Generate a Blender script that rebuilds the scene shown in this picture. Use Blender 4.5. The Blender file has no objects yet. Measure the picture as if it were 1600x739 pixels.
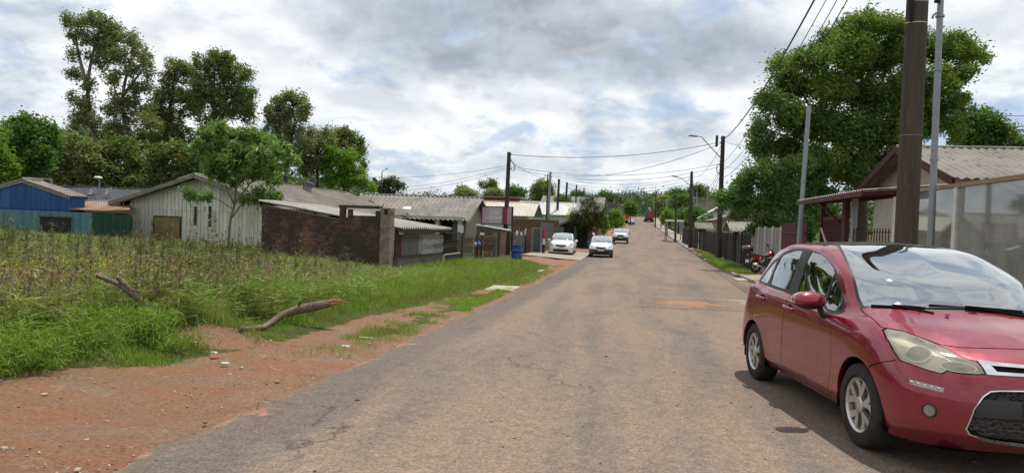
import bpy, bmesh, math, random
import numpy as np
from mathutils import Vector, Matrix, noise
from mathutils.bvhtree import BVHTree

R = math.radians
rng = np.random.default_rng(7)
random.seed(7)
scene = bpy.context.scene
COL = scene.collection

# ------------------------------------------------------------------ camera
F_PX = 1067.0
CAM = Vector((0, 0, 1.474))
PITCH, ROLL = math.atan(20 / 1067), R(2.2)
CAM_ROT = (Matrix.Rotation(R(90) - PITCH, 3, 'X') @ Matrix.Rotation(ROLL, 3, 'Z'))
cd = bpy.data.cameras.new('camera')
cam = bpy.data.objects.new('camera', cd)
COL.objects.link(cam)
cam.matrix_world = Matrix.Translation(CAM) @ CAM_ROT.to_4x4()
cd.sensor_width = 36.0
cd.lens = 36.0 * F_PX / 1600.0
cd.clip_start, cd.clip_end = 0.05, 6000
scene.camera = cam


def at(px, py, Y):
    """the place Y metres ahead that the photo shows at pixel (px, py)"""
    d = CAM_ROT @ Vector((px - 800.0, 369.5 - py, -F_PX))
    return CAM + d * (Y / d.y)


def atx(px, py, Y):
    p = at(px, py, Y)
    return p.x


# ------------------------------------------------------------------ terrain maths
_py = np.array([-30, -10, 0, 10, 20, 30, 45, 60, 76, 100, 140, 176, 215, 260, 320, 420, 700, 1500, 4000.])
_pz = np.array([.6, .22, 0, -.225, -.40, -.50, -.555, -.49, -.335, .2, 1.25, 2.35, 4.1, 5.7, 7.0, 9.5, 17, 24, 30.])
_m = np.gradient(_pz, _py)


def prof(y):
    y = np.asarray(y, float)
    k = np.clip(np.searchsorted(_py, y) - 1, 0, len(_py) - 2)
    h = _py[k + 1] - _py[k]
    t = np.clip((y - _py[k]) / h, 0, 1)
    return ((2 * t**3 - 3 * t**2 + 1) * _pz[k] + (t**3 - 2 * t**2 + t) * h * _m[k]
            + (-2 * t**3 + 3 * t**2) * _pz[k + 1] + (t**3 - t**2) * h * _m[k + 1])


def XL0(y):
    return -3.13 + .174 * np.asarray(y, float)


def XL(y):
    return XL0(y) + np.interp(y, [0, 40, 75, 150, 190, 320, 500], [0, 0, .4, 1.7, 2.4, 4.5, 9])


def XR(y):
    return XL0(y) + np.interp(y, [0, 31, 75, 190, 320, 500], [7.5, 7.8, 9.0, 9.3, 11, 15])


def sm(t):
    t = np.clip(t, 0, 1)
    return t * t * (3 - 2 * t)


def ground(x, y):
    x = np.asarray(x, float); y = np.asarray(y, float)
    z = prof(y)
    ul = XL(y) - x
    ur = x - XR(y)
    near = 1 - sm((y - 120) / 100)
    z = z + near * (.10 * sm((ul - 1.2) / 1.2) + .22 * sm((ul - 3) / 6) + .35 * sm((ul - 12) / 20))
    z = z + near * (.20 * sm((ur - 2.2) / 4))
    z = z - .10 * sm((.0 - np.maximum(ul, ur)) / .35)          # bed under the asphalt
    # eroded little bank by the dirt track
    z = z + .15 * np.exp(-(((x + 3.85) / .70)**2 + ((y - 8.8) / .34)**2))
    for u_ in (1.35, 1.75, 2.9, 3.3):
        z = z - .028 * np.exp(-((ul - u_ - .12 * (y - 5)) / .11)**2) * sm((9.5 - y) / 3)
    z = z - .05 * np.exp(-(((x + 3.3) / .9)**2 + ((y - 5.2) / .6)**2))
    z = z + 6 * sm((np.abs(x - 40) - 120) / 400) * sm((y - 100) / 300)
    return z


def gz(x, y):
    return float(ground(x, y))


YAW = -math.atan(.174)          # local +Y runs along the road


# ------------------------------------------------------------------ objects, names
def tag(o, label=None, cat=None, group=None, kind=None):
    if label: o['label'] = label
    if cat: o['category'] = cat
    if group: o['group'] = group
    if kind: o['kind'] = kind
    return o


def thing(name, label, cat, loc=(0, 0, 0), rz=0.0, group=None):
    o = bpy.data.objects.new(name, None)
    COL.objects.link(o)
    o.location = loc
    o.rotation_euler = (0, 0, rz)
    o.empty_display_size = .2
    return tag(o, label, cat, group)


def dup(root, loc, rz, label=None, scale=None):
    def rec(o, parent):
        c = o.copy(); COL.objects.link(c); c.parent = parent
        for ch in list(o.children):
            rec(ch, c)
        return c
    r = rec(root, None)
    r.location = loc
    r.rotation_euler = (0, 0, rz)
    if label: r['label'] = label
    if scale: r.scale = scale
    return r


class MB:
    """collects simple shapes into one mesh"""
    def __init__(s):
        s.v = []; s.f = []

    def add(s, vs, fs):
        n = len(s.v)
        s.v += [tuple(v) for v in vs]
        s.f += [tuple(i + n for i in f) for f in fs]
        return s

    def box(s, x0, x1, y0, y1, z0, z1):
        return s.add([(x0, y0, z0), (x1, y0, z0), (x1, y1, z0), (x0, y1, z0), (x0, y0, z1), (x1, y0, z1), (x1, y1, z1), (x0, y1, z1)],
                     [(0, 3, 2, 1), (4, 5, 6, 7), (0, 1, 5, 4), (1, 2, 6, 5), (2, 3, 7, 6), (3, 0, 4, 7)])

    def bar(s, a, b, w, h=None, up=(0, 0, 1)):
        """a rectangular bar from a to b"""
        a = Vector(a); b = Vector(b); h = h or w
        d = (b - a).normalized(); up = Vector(up)
        if abs(d.dot(up)) > .98: up = Vector((0, 1, 0))
        r = d.cross(up).normalized() * (w / 2); u = r.cross(d).normalized() * (h / 2)
        vs = [p + q for p in (a, b) for q in (-r - u, r - u, r + u, -r + u)]
        return s.add(vs, [(0, 1, 2, 3)[::-1], (4, 5, 6, 7), (0, 1, 5, 4), (1, 2, 6, 5), (2, 3, 7, 6), (3, 0, 4, 7)])

    def tube(s, pts, rad, n=8, cap=True):
        pts = [Vector(p) for p in pts]
        rad = rad if hasattr(rad, '__len__') else [rad] * len(pts)
        base = len(s.v); prev = None
        for i, p in enumerate(pts):
            d = (pts[min(i + 1, len(pts) - 1)] - pts[max(i - 1, 0)]).normalized()
            if prev is None:
                a = d.orthogonal().normalized()
            else:
                a = (prev - d * prev.dot(d))
                a = a.normalized() if a.length > 1e-6 else d.orthogonal().normalized()
            prev = a; b = d.cross(a)
            for k in range(n):
                t = 2 * math.pi * k / n
                s.v.append(tuple(p + (a * math.cos(t) + b * math.sin(t)) * rad[i]))
        for i in range(len(pts) - 1):
            for k in range(n):
                k2 = (k + 1) % n
                s.f.append((base + i * n + k, base + i * n + k2, base + (i + 1) * n + k2, base + (i + 1) * n + k))
        if cap:
            s.f.append(tuple(base + k for k in range(n))[::-1])
            s.f.append(tuple(base + (len(pts) - 1) * n + k for k in range(n)))
        return s

    def lathe(s, prof_, n=32, axis='Z', c=(0, 0, 0), closed=False):
        base = len(s.v); m = len(prof_)
        for k in range(n):
            t = 2 * math.pi * k / n
            for (r, h) in prof_:
                p = (r * math.cos(t), r * math.sin(t), h)
                if axis == 'Y': p = (p[0], p[2], p[1])
                if axis == 'X': p = (p[2], p[0], p[1])
                s.v.append((p[0] + c[0], p[1] + c[1], p[2] + c[2]))
        for k in range(n):
            k2 = (k + 1) % n
            for i in range(m if closed else m - 1):
                i2 = (i + 1) % m
                s.f.append((base + k * m + i, base + k2 * m + i, base + k2 * m + i2, base + k * m + i2))
        return s

    def prism(s, poly, d):
        """a flat outline of 3D points pushed out by vector d"""
        d = Vector(d); n = len(poly); P = [Vector(p) for p in poly]
        return s.add(P + [p + d for p in P], [tuple(range(n))[::-1], tuple(range(n, 2 * n))] + [(i, (i + 1) % n, n + (i + 1) % n, n + i) for i in range(n)])

    def sheet(s, a, b, c, d, nu, nv, amp=0, waves=0, phase=0, thick=0.0, sag=0.0):
        """corrugated sheet: a->b is the ridge side (waves run across it), d->c the lower edge"""
        a, b, c, d = map(Vector, (a, b, c, d))
        nrm = (b - a).cross(d - a).normalized()
        if nrm.z < 0: nrm = -nrm
        base = len(s.v)
        for j in range(nv + 1):
            t = j / nv
            for i in range(nu + 1):
                q = i / nu
                p = (a * (1 - q) + b * q) * (1 - t) + (d * (1 - q) + c * q) * t
                o = amp * math.sin(2 * math.pi * waves * q + phase) + sag * (noise.noise(p * .6))
                s.v.append(tuple(p + nrm * o))
        for j in range(nv):
            for i in range(nu):
                k = base + j * (nu + 1) + i
                s.f.append((k, k + 1, k + nu + 2, k + nu + 1))
        if thick:
            m = len(s.v) - base
            s.v += [tuple(Vector(v) - nrm * thick) for v in s.v[base:base + m]]
            for j in range(nv):
                for i in range(nu):
                    k = base + m + j * (nu + 1) + i
                    s.f.append((k, k + nu + 1, k + nu + 2, k + 1))
            rim = [base + i for i in range(nu + 1)]
            for row in (rim, [base + nv * (nu + 1) + i for i in range(nu + 1)]):
                for i in range(nu):
                    s.f.append((row[i], row[i] + m, row[i + 1] + m, row[i + 1]))
        return s

    def build(s, name, mat, parent=None, smooth=False, bevel=0.0, auto=None):
        me = bpy.data.meshes.new(name)
        me.from_pydata(s.v, [], s.f)
        me.update()
        bm = bmesh.new(); bm.from_mesh(me)
        bmesh.ops.recalc_face_normals(bm, faces=bm.faces)
        bm.to_mesh(me); bm.free()
        return link(name, me, mat, parent, smooth, bevel, auto)


def link(name, me, mat, parent=None, smooth=False, bevel=0.0, auto=None):
    o = bpy.data.objects.new(name, me)
    COL.objects.link(o)
    if mat is not None:
        for m_ in (mat if isinstance(mat, (list, tuple)) else [mat]):
            me.materials.append(m_)
    if parent is not None: o.parent = parent
    if smooth:
        me.polygons.foreach_set('use_smooth', [True] * len(me.polygons))
        if auto is not None:
            try: me.set_sharp_from_angle(angle=R(auto))
            except Exception: pass
    if bevel:
        b = o.modifiers.new('bevel', 'BEVEL'); b.width = bevel; b.segments = 2; b.limit_method = 'ANGLE'
    return o


def np_mesh(name, V, F, mat, parent=None, smooth=False):
    """V (n,3) floats, F (m,k) ints"""
    me = bpy.data.meshes.new(name)
    k = F.shape[1]
    me.vertices.add(len(V)); me.vertices.foreach_set('co', np.ascontiguousarray(V, dtype=np.float32).ravel())
    me.loops.add(F.size); me.loops.foreach_set('vertex_index', np.ascontiguousarray(F, dtype=np.int32).ravel())
    me.polygons.add(len(F))
    me.polygons.foreach_set('loop_start', np.arange(0, F.size, k, dtype=np.int32))
    me.polygons.foreach_set('loop_total', np.full(len(F), k, dtype=np.int32))
    if smooth: me.polygons.foreach_set('use_smooth', np.ones(len(F), dtype=bool))
    me.update(calc_edges=True)
    return link(name, me, mat, parent)


# ------------------------------------------------------------------ materials
MATS = {}


class NT:
    """a short hand for node trees"""
    def __init__(s, name):
        s.m = bpy.data.materials.new(name); s.m.use_nodes = True
        s.t = s.m.node_tree; s.t.nodes.clear()
        s.out = s.n('ShaderNodeOutputMaterial')
        s.co = None

    def n(s, typ, **kw):
        nd = s.t.nodes.new(typ)
        for k, v in kw.items():
            if k.startswith('_'): setattr(nd, k[1:], v)
            else:
                key = k.replace('_', ' ')
                nd.inputs[key].default_value = v
        return nd

    def l(s, a, b): s.t.links.new(a, b)

    def coords(s, kind='Object'):
        if s.co is None: s.co = s.n('ShaderNodeTexCoord')
        return s.co.outputs[kind]

    def noise(s, scale, detail=6, rough=.6, vec=None, stretch=None, kind='Object', dist=0):
        nd = s.n('ShaderNodeTexNoise'); nd.inputs['Scale'].default_value = scale
        nd.inputs['Detail'].default_value = detail; nd.inputs['Roughness'].default_value = rough
        nd.inputs['Distortion'].default_value = dist
        v = vec or s.coords(kind)
        if stretch:
            mp = s.n('ShaderNodeMapping'); mp.inputs['Scale'].default_value = stretch
            s.l(v, mp.inputs['Vector']); v = mp.outputs['Vector']
        s.l(v, nd.inputs['Vector'])
        return nd.outputs['Fac']

    def ramp(s, fac, *stops, interp='LINEAR'):
        nd = s.n('ShaderNodeValToRGB'); nd.color_ramp.interpolation = interp
        e = nd.color_ramp.elements
        while len(e) > 1: e.remove(e[-1])
        for i, (p, c) in enumerate(stops):
            el = e[0] if i == 0 else e.new(p)
            el.position = p
            c = (c, c, c) if not hasattr(c, '__len__') else c
            el.color = (*c, 1)
        s.l(fac, nd.inputs['Fac'])
        return nd.outputs['Color']

    def mix(s, fac, a, b, blend='MIX'):
        nd = s.n('ShaderNodeMix'); nd.data_type = 'RGBA'; nd.blend_type = blend
        for k, v in ((0, fac), (6, a), (7, b)):
            if isinstance(v, bpy.types.NodeSocket): s.l(v, nd.inputs[k])
            elif k == 0: nd.inputs[0].default_value = v
            elif hasattr(v, '__len__'): nd.inputs[k].default_value = (*v, 1)
            else: nd.inputs[k].default_value = (v, v, v, 1)
        return nd.outputs[2]

    def math(s, op, a, b=None, c=None, clamp=False):
        nd = s.n('ShaderNodeMath'); nd.operation = op; nd.use_clamp = clamp
        for i, v in enumerate((a, b, c)):
            if v is None: continue
            if isinstance(v, bpy.types.NodeSocket): s.l(v, nd.inputs[i])
            else: nd.inputs[i].default_value = v
        return nd.outputs[0]

    def bump(s, h, strength=.3, dist=.01):
        nd = s.n('ShaderNodeBump'); nd.inputs['Strength'].default_value = strength
        nd.inputs['Distance'].default_value = dist
        s.l(h, nd.inputs['Height'])
        return nd.outputs['Normal']

    def island(s):
        return s.n('ShaderNodeNewGeometry').outputs['Random Per Island']

    def attr(s, name):
        nd = s.n('ShaderNodeAttribute'); nd.attribute_name = name
        return nd.outputs['Fac']

    def principled(s, col, rough=.8, normal=None, metal=0, spec=.5, coat=0, coat_rough=.03, **kw):
        p = s.n('ShaderNodeBsdfPrincipled')
        for sock, v in (('Base Color', col), ('Roughness', rough), ('Metallic', metal)):
            if isinstance(v, bpy.types.NodeSocket): s.l(v, p.inputs[sock])
            elif hasattr(v, '__len__'): p.inputs[sock].default_value = (*v, 1)
            else: p.inputs[sock].default_value = v
        p.inputs['Specular IOR Level'].default_value = spec
        p.inputs['Coat Weight'].default_value = coat
        p.inputs['Coat Roughness'].default_value = coat_rough
        for k, v in kw.items(): p.inputs[k.replace('_', ' ')].default_value = v
        if normal is not None: s.l(normal, p.inputs['Normal'])
        s.l(p.outputs[0], s.out.inputs['Surface'])
        return p


def worn(name, c1, c2=None, scale=3.0, rough=.85, c3=None, fine=40, bump=.25, stretch=None, island=0.0, metal=0, spec=.3, lo=.35, hi=.65, bdist=.004):
    """a weathered surface: two colours in uneven patches, a third in small flecks, fine relief"""
    if name in MATS: return MATS[name]
    t = NT(name)
    c2 = c2 or tuple(x * .7 for x in c1)
    n1 = t.noise(scale, 8, .65, stretch=stretch)
    col = t.ramp(n1, (lo, c1), (hi, c2))
    nf = t.noise(fine, 4, .6, stretch=stretch)
    if c3:
        n2 = t.noise(scale * 2.7, 8, .7, stretch=stretch)
        col = t.mix(t.ramp(n2, (.56, 0), (.66, 1)), col, c3)
    col = t.mix(.35, col, t.ramp(nf, (.25, .55), (.75, 1.0)), 'MULTIPLY')
    if island:
        r = t.ramp(t.island(), (0, 1 - island), (1, 1.0))
        col = t.mix(1.0, col, r, 'MULTIPLY')
    t.principled(col, rough, t.bump(nf, bump, bdist), metal=metal, spec=spec)
    MATS[name] = t.m
    return t.m


def plain(name, c, rough=.5, metal=0, spec=.5, coat=0, var=.12, scale=6):
    if name in MATS: return MATS[name]
    t = NT(name)
    n1 = t.noise(scale, 6, .6)
    col = t.mix(t.ramp(n1, (.3, 0), (.7, 1)), tuple(x * (1 - var) for x in c), tuple(min(1, x * (1 + var)) for x in c))
    t.principled(col, rough, metal=metal, spec=spec, coat=coat)
    MATS[name] = t.m
    return t.m


def leaf_mat(name, a, b, c=None, trans=.35, tint=None, clump=.6):
    """foliage: every leaf its own tone between a and b, patches of c"""
    if name in MATS: return MATS[name]
    t = NT(name)
    col = t.ramp(t.island(), (0, a), (1, b))
    if c:
        n1 = t.noise(clump, 4, .6)
        col = t.mix(t.ramp(n1, (.45, 0), (.62, 1)), col, t.mix(t.island(), c, tuple(x * .75 for x in c)))
    p = t.n('ShaderNodeBsdfPrincipled'); t.l(col, p.inputs['Base Color'])
    p.inputs['Roughness'].default_value = .55; p.inputs['Specular IOR Level'].default_value = .25
    tr = t.n('ShaderNodeBsdfTranslucent')
    t.l(t.mix(1, col, tint or (1.25, 1.3, .6), 'MULTIPLY'), tr.inputs['Color'])
    mx = t.n('ShaderNodeMixShader'); mx.inputs[0].default_value = trans
    t.l(p.outputs[0], mx.inputs[1]); t.l(tr.outputs[0], mx.inputs[2])
    t.l(mx.outputs[0], t.out.inputs['Surface'])
    MATS[name] = t.m
    return t.m
# ------------------------------------------------------------------ daylight
SUN_DIR = Vector((.21, .27, 1)).normalized()
elev = math.asin(SUN_DIR.z)
azim = math.atan2(SUN_DIR.x, SUN_DIR.y)
sd = bpy.data.lights.new('sun', 'SUN'); sd.energy = 3.7; sd.angle = R(.9); sd.color = (1, .95, .87)
sun = bpy.data.objects.new('sun', sd); COL.objects.link(sun)
sun.rotation_euler = (-SUN_DIR).to_track_quat('-Z', 'Y').to_euler()

w = bpy.data.worlds.new('World'); scene.world = w; w.use_nodes = True
wt = w.node_tree; wt.nodes.clear()


class WT(NT):
    def __init__(s):
        s.t = wt; s.co = None
        s.out = s.n('ShaderNodeOutputWorld')


t = WT()
sky = t.n('ShaderNodeTexSky'); sky.sky_type = 'NISHITA'; sky.sun_disc = False
sky.sun_elevation = elev; sky.sun_rotation = azim
sky.air_density = 1.0; sky.dust_density = 1.5; sky.altitude = 900
gen = t.coords('Generated')
sep = t.n('ShaderNodeSeparateXYZ'); t.l(gen, sep.inputs[0])
zz = t.math('ADD', t.math('MAXIMUM', sep.outputs[2], 0.0), .42)
cx_ = t.math('DIVIDE', sep.outputs[0], zz); cy_ = t.math('DIVIDE', sep.outputs[1], zz)
cmb = t.n('ShaderNodeCombineXYZ'); t.l(cx_, cmb.inputs[0]); t.l(cy_, cmb.inputs[1])
cp = cmb.outputs[0]
# the cloud deck: large masses, then ripples of altocumulus, seen on a flat layer
big = t.noise(2.3, 10, .54, vec=cp, dist=.15)
up_ = t.n('ShaderNodeVectorMath'); up_.operation = 'MULTIPLY'; up_.inputs[1].default_value = (.965, .955, 1); t.l(cp, up_.inputs[0])
big2 = t.noise(2.3, 10, .54, vec=up_.outputs[0], dist=.15)
relief = t.math('SUBTRACT', big, big2)          # tops of the heaps against their undersides
rip = t.noise(7.5, 8, .60, vec=cp, stretch=(1, 1.1, 1), dist=.35)
fine = t.noise(20, 6, .6, vec=cp)
mass = t.math('ADD', t.math('MULTIPLY', big, .62), t.math('ADD', t.math('MULTIPLY', rip, .30), t.math('MULTIPLY', fine, .08)))
# the heavy grey cloud overhead, ahead
def blob(az, el, sx, sy):
    d = Vector((math.sin(R(az)) * math.cos(R(el)), math.cos(R(az)) * math.cos(R(el)), math.sin(R(el))))
    z_ = d.z + .42
    mp = t.n('ShaderNodeMapping'); mp.vector_type = 'POINT'
    mp.inputs['Location'].default_value = (-d.x / z_ / sx, -d.y / z_ / sy, 0)
    mp.inputs['Scale'].default_value = (1 / sx, 1 / sy, 1)
    t.l(cp, mp.inputs[0])
    ln = t.n('ShaderNodeVectorMath'); ln.operation = 'LENGTH'; t.l(mp.outputs[0], ln.inputs[0])
    return t.math('SUBTRACT', 1.0, t.math('MULTIPLY', ln.outputs['Value'], 1.0), clamp=True)
heavy = t.math('MAXIMUM', blob(-3, 17.5, .42, .30), t.math('MULTIPLY', blob(6, 15.2, .50, .20), .85))
heavy = t.math('MULTIPLY', t.ramp(heavy, (0, 0), (.55, 1)), t.ramp(t.math('ADD', t.math('MULTIPLY', big, .6), t.math('MULTIPLY', rip, .4)), (.40, 0), (.56, 1)))
white = t.ramp(mass, (.36, (.42, .54, .71)), (.43, (.58, .66, .77)), (.465, (.74, .785, .83)), (.50, (.90, .92, .94)), (.57, (.97, .975, .985)), (.64, (.78, .80, .84)), (.75, (.58, .61, .66)))
shade = t.ramp(heavy, (.04, 1.0), (.35, (.64, .67, .72)), (1, (.42, .45, .50)))
rl = t.ramp(t.math('ADD', t.math('MULTIPLY', relief, 3.4), .5), (.22, (1.10, 1.10, 1.10)), (.5, (.95, .96, .97)), (.80, (.74, .77, .815)))
cl = t.mix(1.0, t.mix(1.0, white, shade, 'MULTIPLY'), rl, 'MULTIPLY')
skyc = t.n('ShaderNodeVectorMath'); skyc.operation = 'SCALE'; skyc.inputs['Scale'].default_value = 1.0
t.l(sky.outputs[0], skyc.inputs[0])
bg1 = t.n('ShaderNodeBackground'); t.l(sky.outputs[0], bg1.inputs[0]); bg1.inputs[1].default_value = .09
bg2 = t.n('ShaderNodeBackground'); t.l(cl, bg2.inputs[0]); bg2.inputs[1].default_value = .89
cover = t.ramp(mass, (.34, .55), (.47, .97))
mxs = t.n('ShaderNodeMixShader'); t.l(cover, mxs.inputs[0]); t.l(bg1.outputs[0], mxs.inputs[1]); t.l(bg2.outputs[0], mxs.inputs[2])
t.l(mxs.outputs[0], t.out.inputs['Surface'])

scene.view_settings.view_transform = 'Standard'
scene.view_settings.look = 'None'
scene.view_settings.exposure = 0.28
scene.view_settings.gamma = 1.0
scene.cycles.use_denoising = True
scene.cycles.max_bounces = 8
scene.cycles.transparent_max_bounces = 12
scene.cycles.caustics_reflective = False
scene.cycles.caustics_refractive = False

# ------------------------------------------------------------------ the ground sheet
def graded(dense0, dense1, step, lo, hi, grow=1.13):
    xs = list(np.arange(dense0, dense1 + 1e-6, step))
    s = step; x = dense1
    while x < hi: s *= grow; x += s; xs.append(min(x, hi))
    s = step; x = dense0; left = []
    while x > lo: s *= grow; x -= s; left.append(max(x, lo))
    return np.array(left[::-1] + xs)


gx = graded(-9, 14, .16, -2500, 2500)
gy = graded(2.5, 36, .16, -120, 4000)
GX, GY = np.meshgrid(gx, gy)
GZ = ground(GX, GY)
ul = XL(GY) - GX; ur = GX - XR(GY)
nearm = (np.abs(GX) < 40) & (GY < 70) & (GY > -5)
for j, i in zip(*np.nonzero(nearm)):
    p = Vector((GX[j, i], GY[j, i], 0))
    GZ[j, i] += .035 * noise.noise(p * 1.7) + .018 * noise.noise(p * 5.1) + (.055 * noise.noise(p * 3.3) + .03 * noise.noise(p * 8)) * math.exp(-(((p.x + 3.8) / 1.2)**2 + ((p.y - 8.6) / .7)**2))
# how much of the ground is bare red soil (ul = metres left of the asphalt)
edge = np.interp(GY, [-5, 3, 6, 7.1, 8.5, 11.6, 15.6, 22, 30, 34, 38, 60, 90], [5, 4.2, 2.5, 1.75, 1.35, 1.45, 1.1, .75, .6, .8, 3.2, 3.0, 2.5])
bare = sm((edge - ul) / .5 + .5) * (ul > -1)
bare = np.maximum(bare, np.exp(-(((GX + 3.75) / .8)**2 + ((GY - 8.5) / .5)**2)) * 1.2)
strip = np.exp(-((ul - .45) / .28)**2) * sm((GY - 8.5) / 2) * (1 - sm((GY - 22) / 3)) * .62        # grass strip beside the asphalt
bare = bare - strip
bare = np.maximum(bare, (ur > -1) * (1 - sm((ur - 3) / .6)) * .75)
n_v = GX.size
V = np.stack([GX.ravel(), GY.ravel(), GZ.ravel()], 1)
ny, nx = GX.shape
idx = np.arange(n_v).reshape(ny, nx)
Fq = np.stack([idx[:-1, :-1].ravel(), idx[:-1, 1:].ravel(), idx[1:, 1:].ravel(), idx[1:, :-1].ravel()], 1)

t = NT('soil_and_turf')
dirtn = t.noise(1.1, 8, .65); fine_n = t.noise(26, 8, .7); peb = t.noise(95, 3, .5)
soil = t.ramp(dirtn, (.30, (.29, .148, .088)), (.48, (.255, .148, .095)), (.62, (.27, .185, .13)), (.75, (.17, .10, .068)))
mpr = t.n('ShaderNodeMapping'); mpr.inputs['Rotation'].default_value = (0, 0, .35); t.l(t.coords('Object'), mpr.inputs[0])
tracks = t.noise(1.5, 6, .65, vec=mpr.outputs[0], stretch=(.40, 2.4, 1))
soil = t.mix(t.ramp(tracks, (.46, 0), (.64, .62)), soil, (.31, .130, .070))
soil = t.mix(t.ramp(t.noise(7, 6, .7), (.60, 0), (.70, .8)), soil, (.40, .32, .25))
soil = t.mix(.75, soil, t.ramp(fine_n, (.28, .42), (.55, .95), (.8, 1.25)), 'MULTIPLY')
soil = t.mix(t.ramp(peb, (.64, 0), (.70, .6)), soil, (.46, .40, .34))
turf = t.ramp(t.noise(2.5, 8, .7), (.3, (.045, .06, .018)), (.55, (.085, .085, .03)), (.75, (.13, .10, .045)))
turf = t.mix(.6, turf, t.ramp(fine_n, (.3, .45), (.7, 1.1)), 'MULTIPLY')
msk = t.math('ADD', t.attr('bare'), t.math('MULTIPLY', t.math('SUBTRACT', t.noise(3.5, 7, .7), .5), 1.5))
col = t.mix(t.ramp(msk, (.42, 0), (.58, 1)), turf, soil)
h = t.math('ADD', t.math('MULTIPLY', fine_n, 1.0), t.math('MULTIPLY', peb, .35))
t.principled(col, .95, t.bump(h, .9, .05), spec=.15)
SOIL = t.m
terrain = np_mesh('ground', V, Fq, SOIL, smooth=True)
tag(terrain, kind='structure')
a = terrain.data.attributes.new('bare', 'FLOAT', 'POINT'); a.data.foreach_set('value', bare.ravel().astype(np.float32))

# ------------------------------------------------------------------ the road
ry = np.concatenate([np.arange(-20, 2, .5), np.arange(2, 16, .07), np.arange(16, 40, .4), np.arange(40, 330, 2.5)])
NU = 40
rx = []; V = []
for y in ry:
    l = float(XL(y)); r = float(XR(y))
    jl = .16 * noise.noise(Vector((y * .55, 3, 0))) + .08 * noise.noise(Vector((y * 2.1, 9, 0))) + .05 * noise.noise(Vector((y * 6.5, 5, 0)))
    jr = .14 * noise.noise(Vector((y * .5, 13, 0)))
    for k in range(NU + 1):
        q = k / NU
        x = (l + jl) * (1 - q) + (r + jr + .15) * q
        crown = .05 * (1 - (2 * q - 1)**2)
        z = float(prof(y)) + .006 + crown * .6 - (.035 if k in (0,) else 0)
        V.append((x, y, z))
V = np.array(V)
n1 = len(ry)
idx = np.arange(n1 * (NU + 1)).reshape(n1, NU + 1)
Fr = np.stack([idx[:-1, :-1].ravel(), idx[:-1, 1:].ravel(), idx[1:, 1:].ravel(), idx[1:, :-1].ravel()], 1)
ROADV = V

def asphalt(name, dark=1.0, dust=1.0):
    t = NT(name)
    mpv = t.n('ShaderNodeMapping'); mpv.inputs['Rotation'].default_value = (0, 0, -YAW * 0 + math.atan(.174))
    t.l(t.coords('Object'), mpv.inputs[0]); vr = mpv.outputs[0]        # x across, y along the road
    base = t.ramp(t.noise(.55, 8, .6, vec=vr, stretch=(1, .45, 1)), (.30, (.128 * dark, .106 * dark, .090 * dark)), (.7, (.170 * dark, .143 * dark, .122 * dark)))
    wheel = t.noise(.9, 6, .6, vec=vr, stretch=(1.3, .16, 1))
    dustm = t.ramp(t.math('ADD', t.math('MULTIPLY', wheel, .75), t.math('MULTIPLY', t.noise(4, 8, .7, vec=vr), .3)), (.38, 0), (.58, .78 * dust))
    col = t.mix(dustm, base, (.250, .178, .128))
    col = t.mix(t.ramp(t.noise(2.3, 8, .75, vec=vr, stretch=(1, .4, 1)), (.60, 0), (.72, .5 * dust)), col, (.33, .19, .12))
    if True:
        e = t.attr('edge')
        em = t.math('ADD', e, t.math('MULTIPLY', t.math('SUBTRACT', t.noise(1.6, 6, .65, vec=vr, stretch=(1, .4, 1)), .5), .9))
        col = t.mix(t.ramp(em, (.40, 0), (.75, .60)), col, (.105, .090, .080))
        so = t.math('ADD', t.attr('soil'), t.math('MULTIPLY', t.math('SUBTRACT', t.noise(2.8, 8, .75), .5), 2.1))
        col = t.mix(t.ramp(so, (.45, 0), (.62, .9)), col, (.33, .165, .095))
        pa = t.math('ADD', t.attr('pale'), t.math('MULTIPLY', t.math('SUBTRACT', t.noise(6, 7, .7), .5), 1.2))
        col = t.mix(t.ramp(pa, (.45, 0), (.7, .75)), col, (.38, .34, .29))
    ck = t.n('ShaderNodeTexVoronoi'); ck.feature = 'DISTANCE_TO_EDGE'; ck.inputs['Scale'].default_value = .42
    wob = t.n('ShaderNodeTexNoise'); wob.inputs['Scale'].default_value = 2.2; wob.inputs['Detail'].default_value = 6; t.l(vr, wob.inputs['Vector'])
    wv = t.n('ShaderNodeVectorMath'); wv.operation = 'MULTIPLY_ADD'; wv.inputs[1].default_value = (.8, .8, .8); t.l(wob.outputs['Color'], wv.inputs[0]); t.l(vr, wv.inputs[2]); t.l(wv.outputs[0], ck.inputs['Vector'])
    ckm = t.math('MULTIPLY', t.ramp(ck.outputs['Distance'], (0, 1), (.009, 0)), t.ramp(t.noise(.5, 4, .6, vec=vr), (.48, 0), (.58, .75)))
    col = t.mix(ckm, col, (.045, .038, .034))
    col = t.mix(t.ramp(t.noise(.8, 5, .55, vec=vr, stretch=(1.2, .6, 1)), (.60, 0), (.70, .42)), col, (.085, .075, .068))
    agg = t.n('ShaderNodeTexVoronoi'); agg.inputs['Scale'].default_value = 75; t.l(t.coords('Object'), agg.inputs['Vector'])
    gr = t.n('ShaderNodeSeparateColor'); t.l(agg.outputs['Color'], gr.inputs[0])
    col = t.mix(.9, col, t.ramp(gr.outputs[0], (0, .62), (.5, .94), (.9, 1.10), (1, 1.5)), 'MULTIPLY')
    col = t.mix(.65, col, t.ramp(t.noise(9, 9, .78), (.28, .58), (.7, 1.25)), 'MULTIPLY')
    hh = t.math('ADD', t.math('MULTIPLY', agg.outputs['Distance'], -.8), t.math('MULTIPLY', t.noise(22, 6, .7), .7))
    t.principled(col, .9, t.bump(hh, .55, .012), spec=.2)
    return t.m

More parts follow.
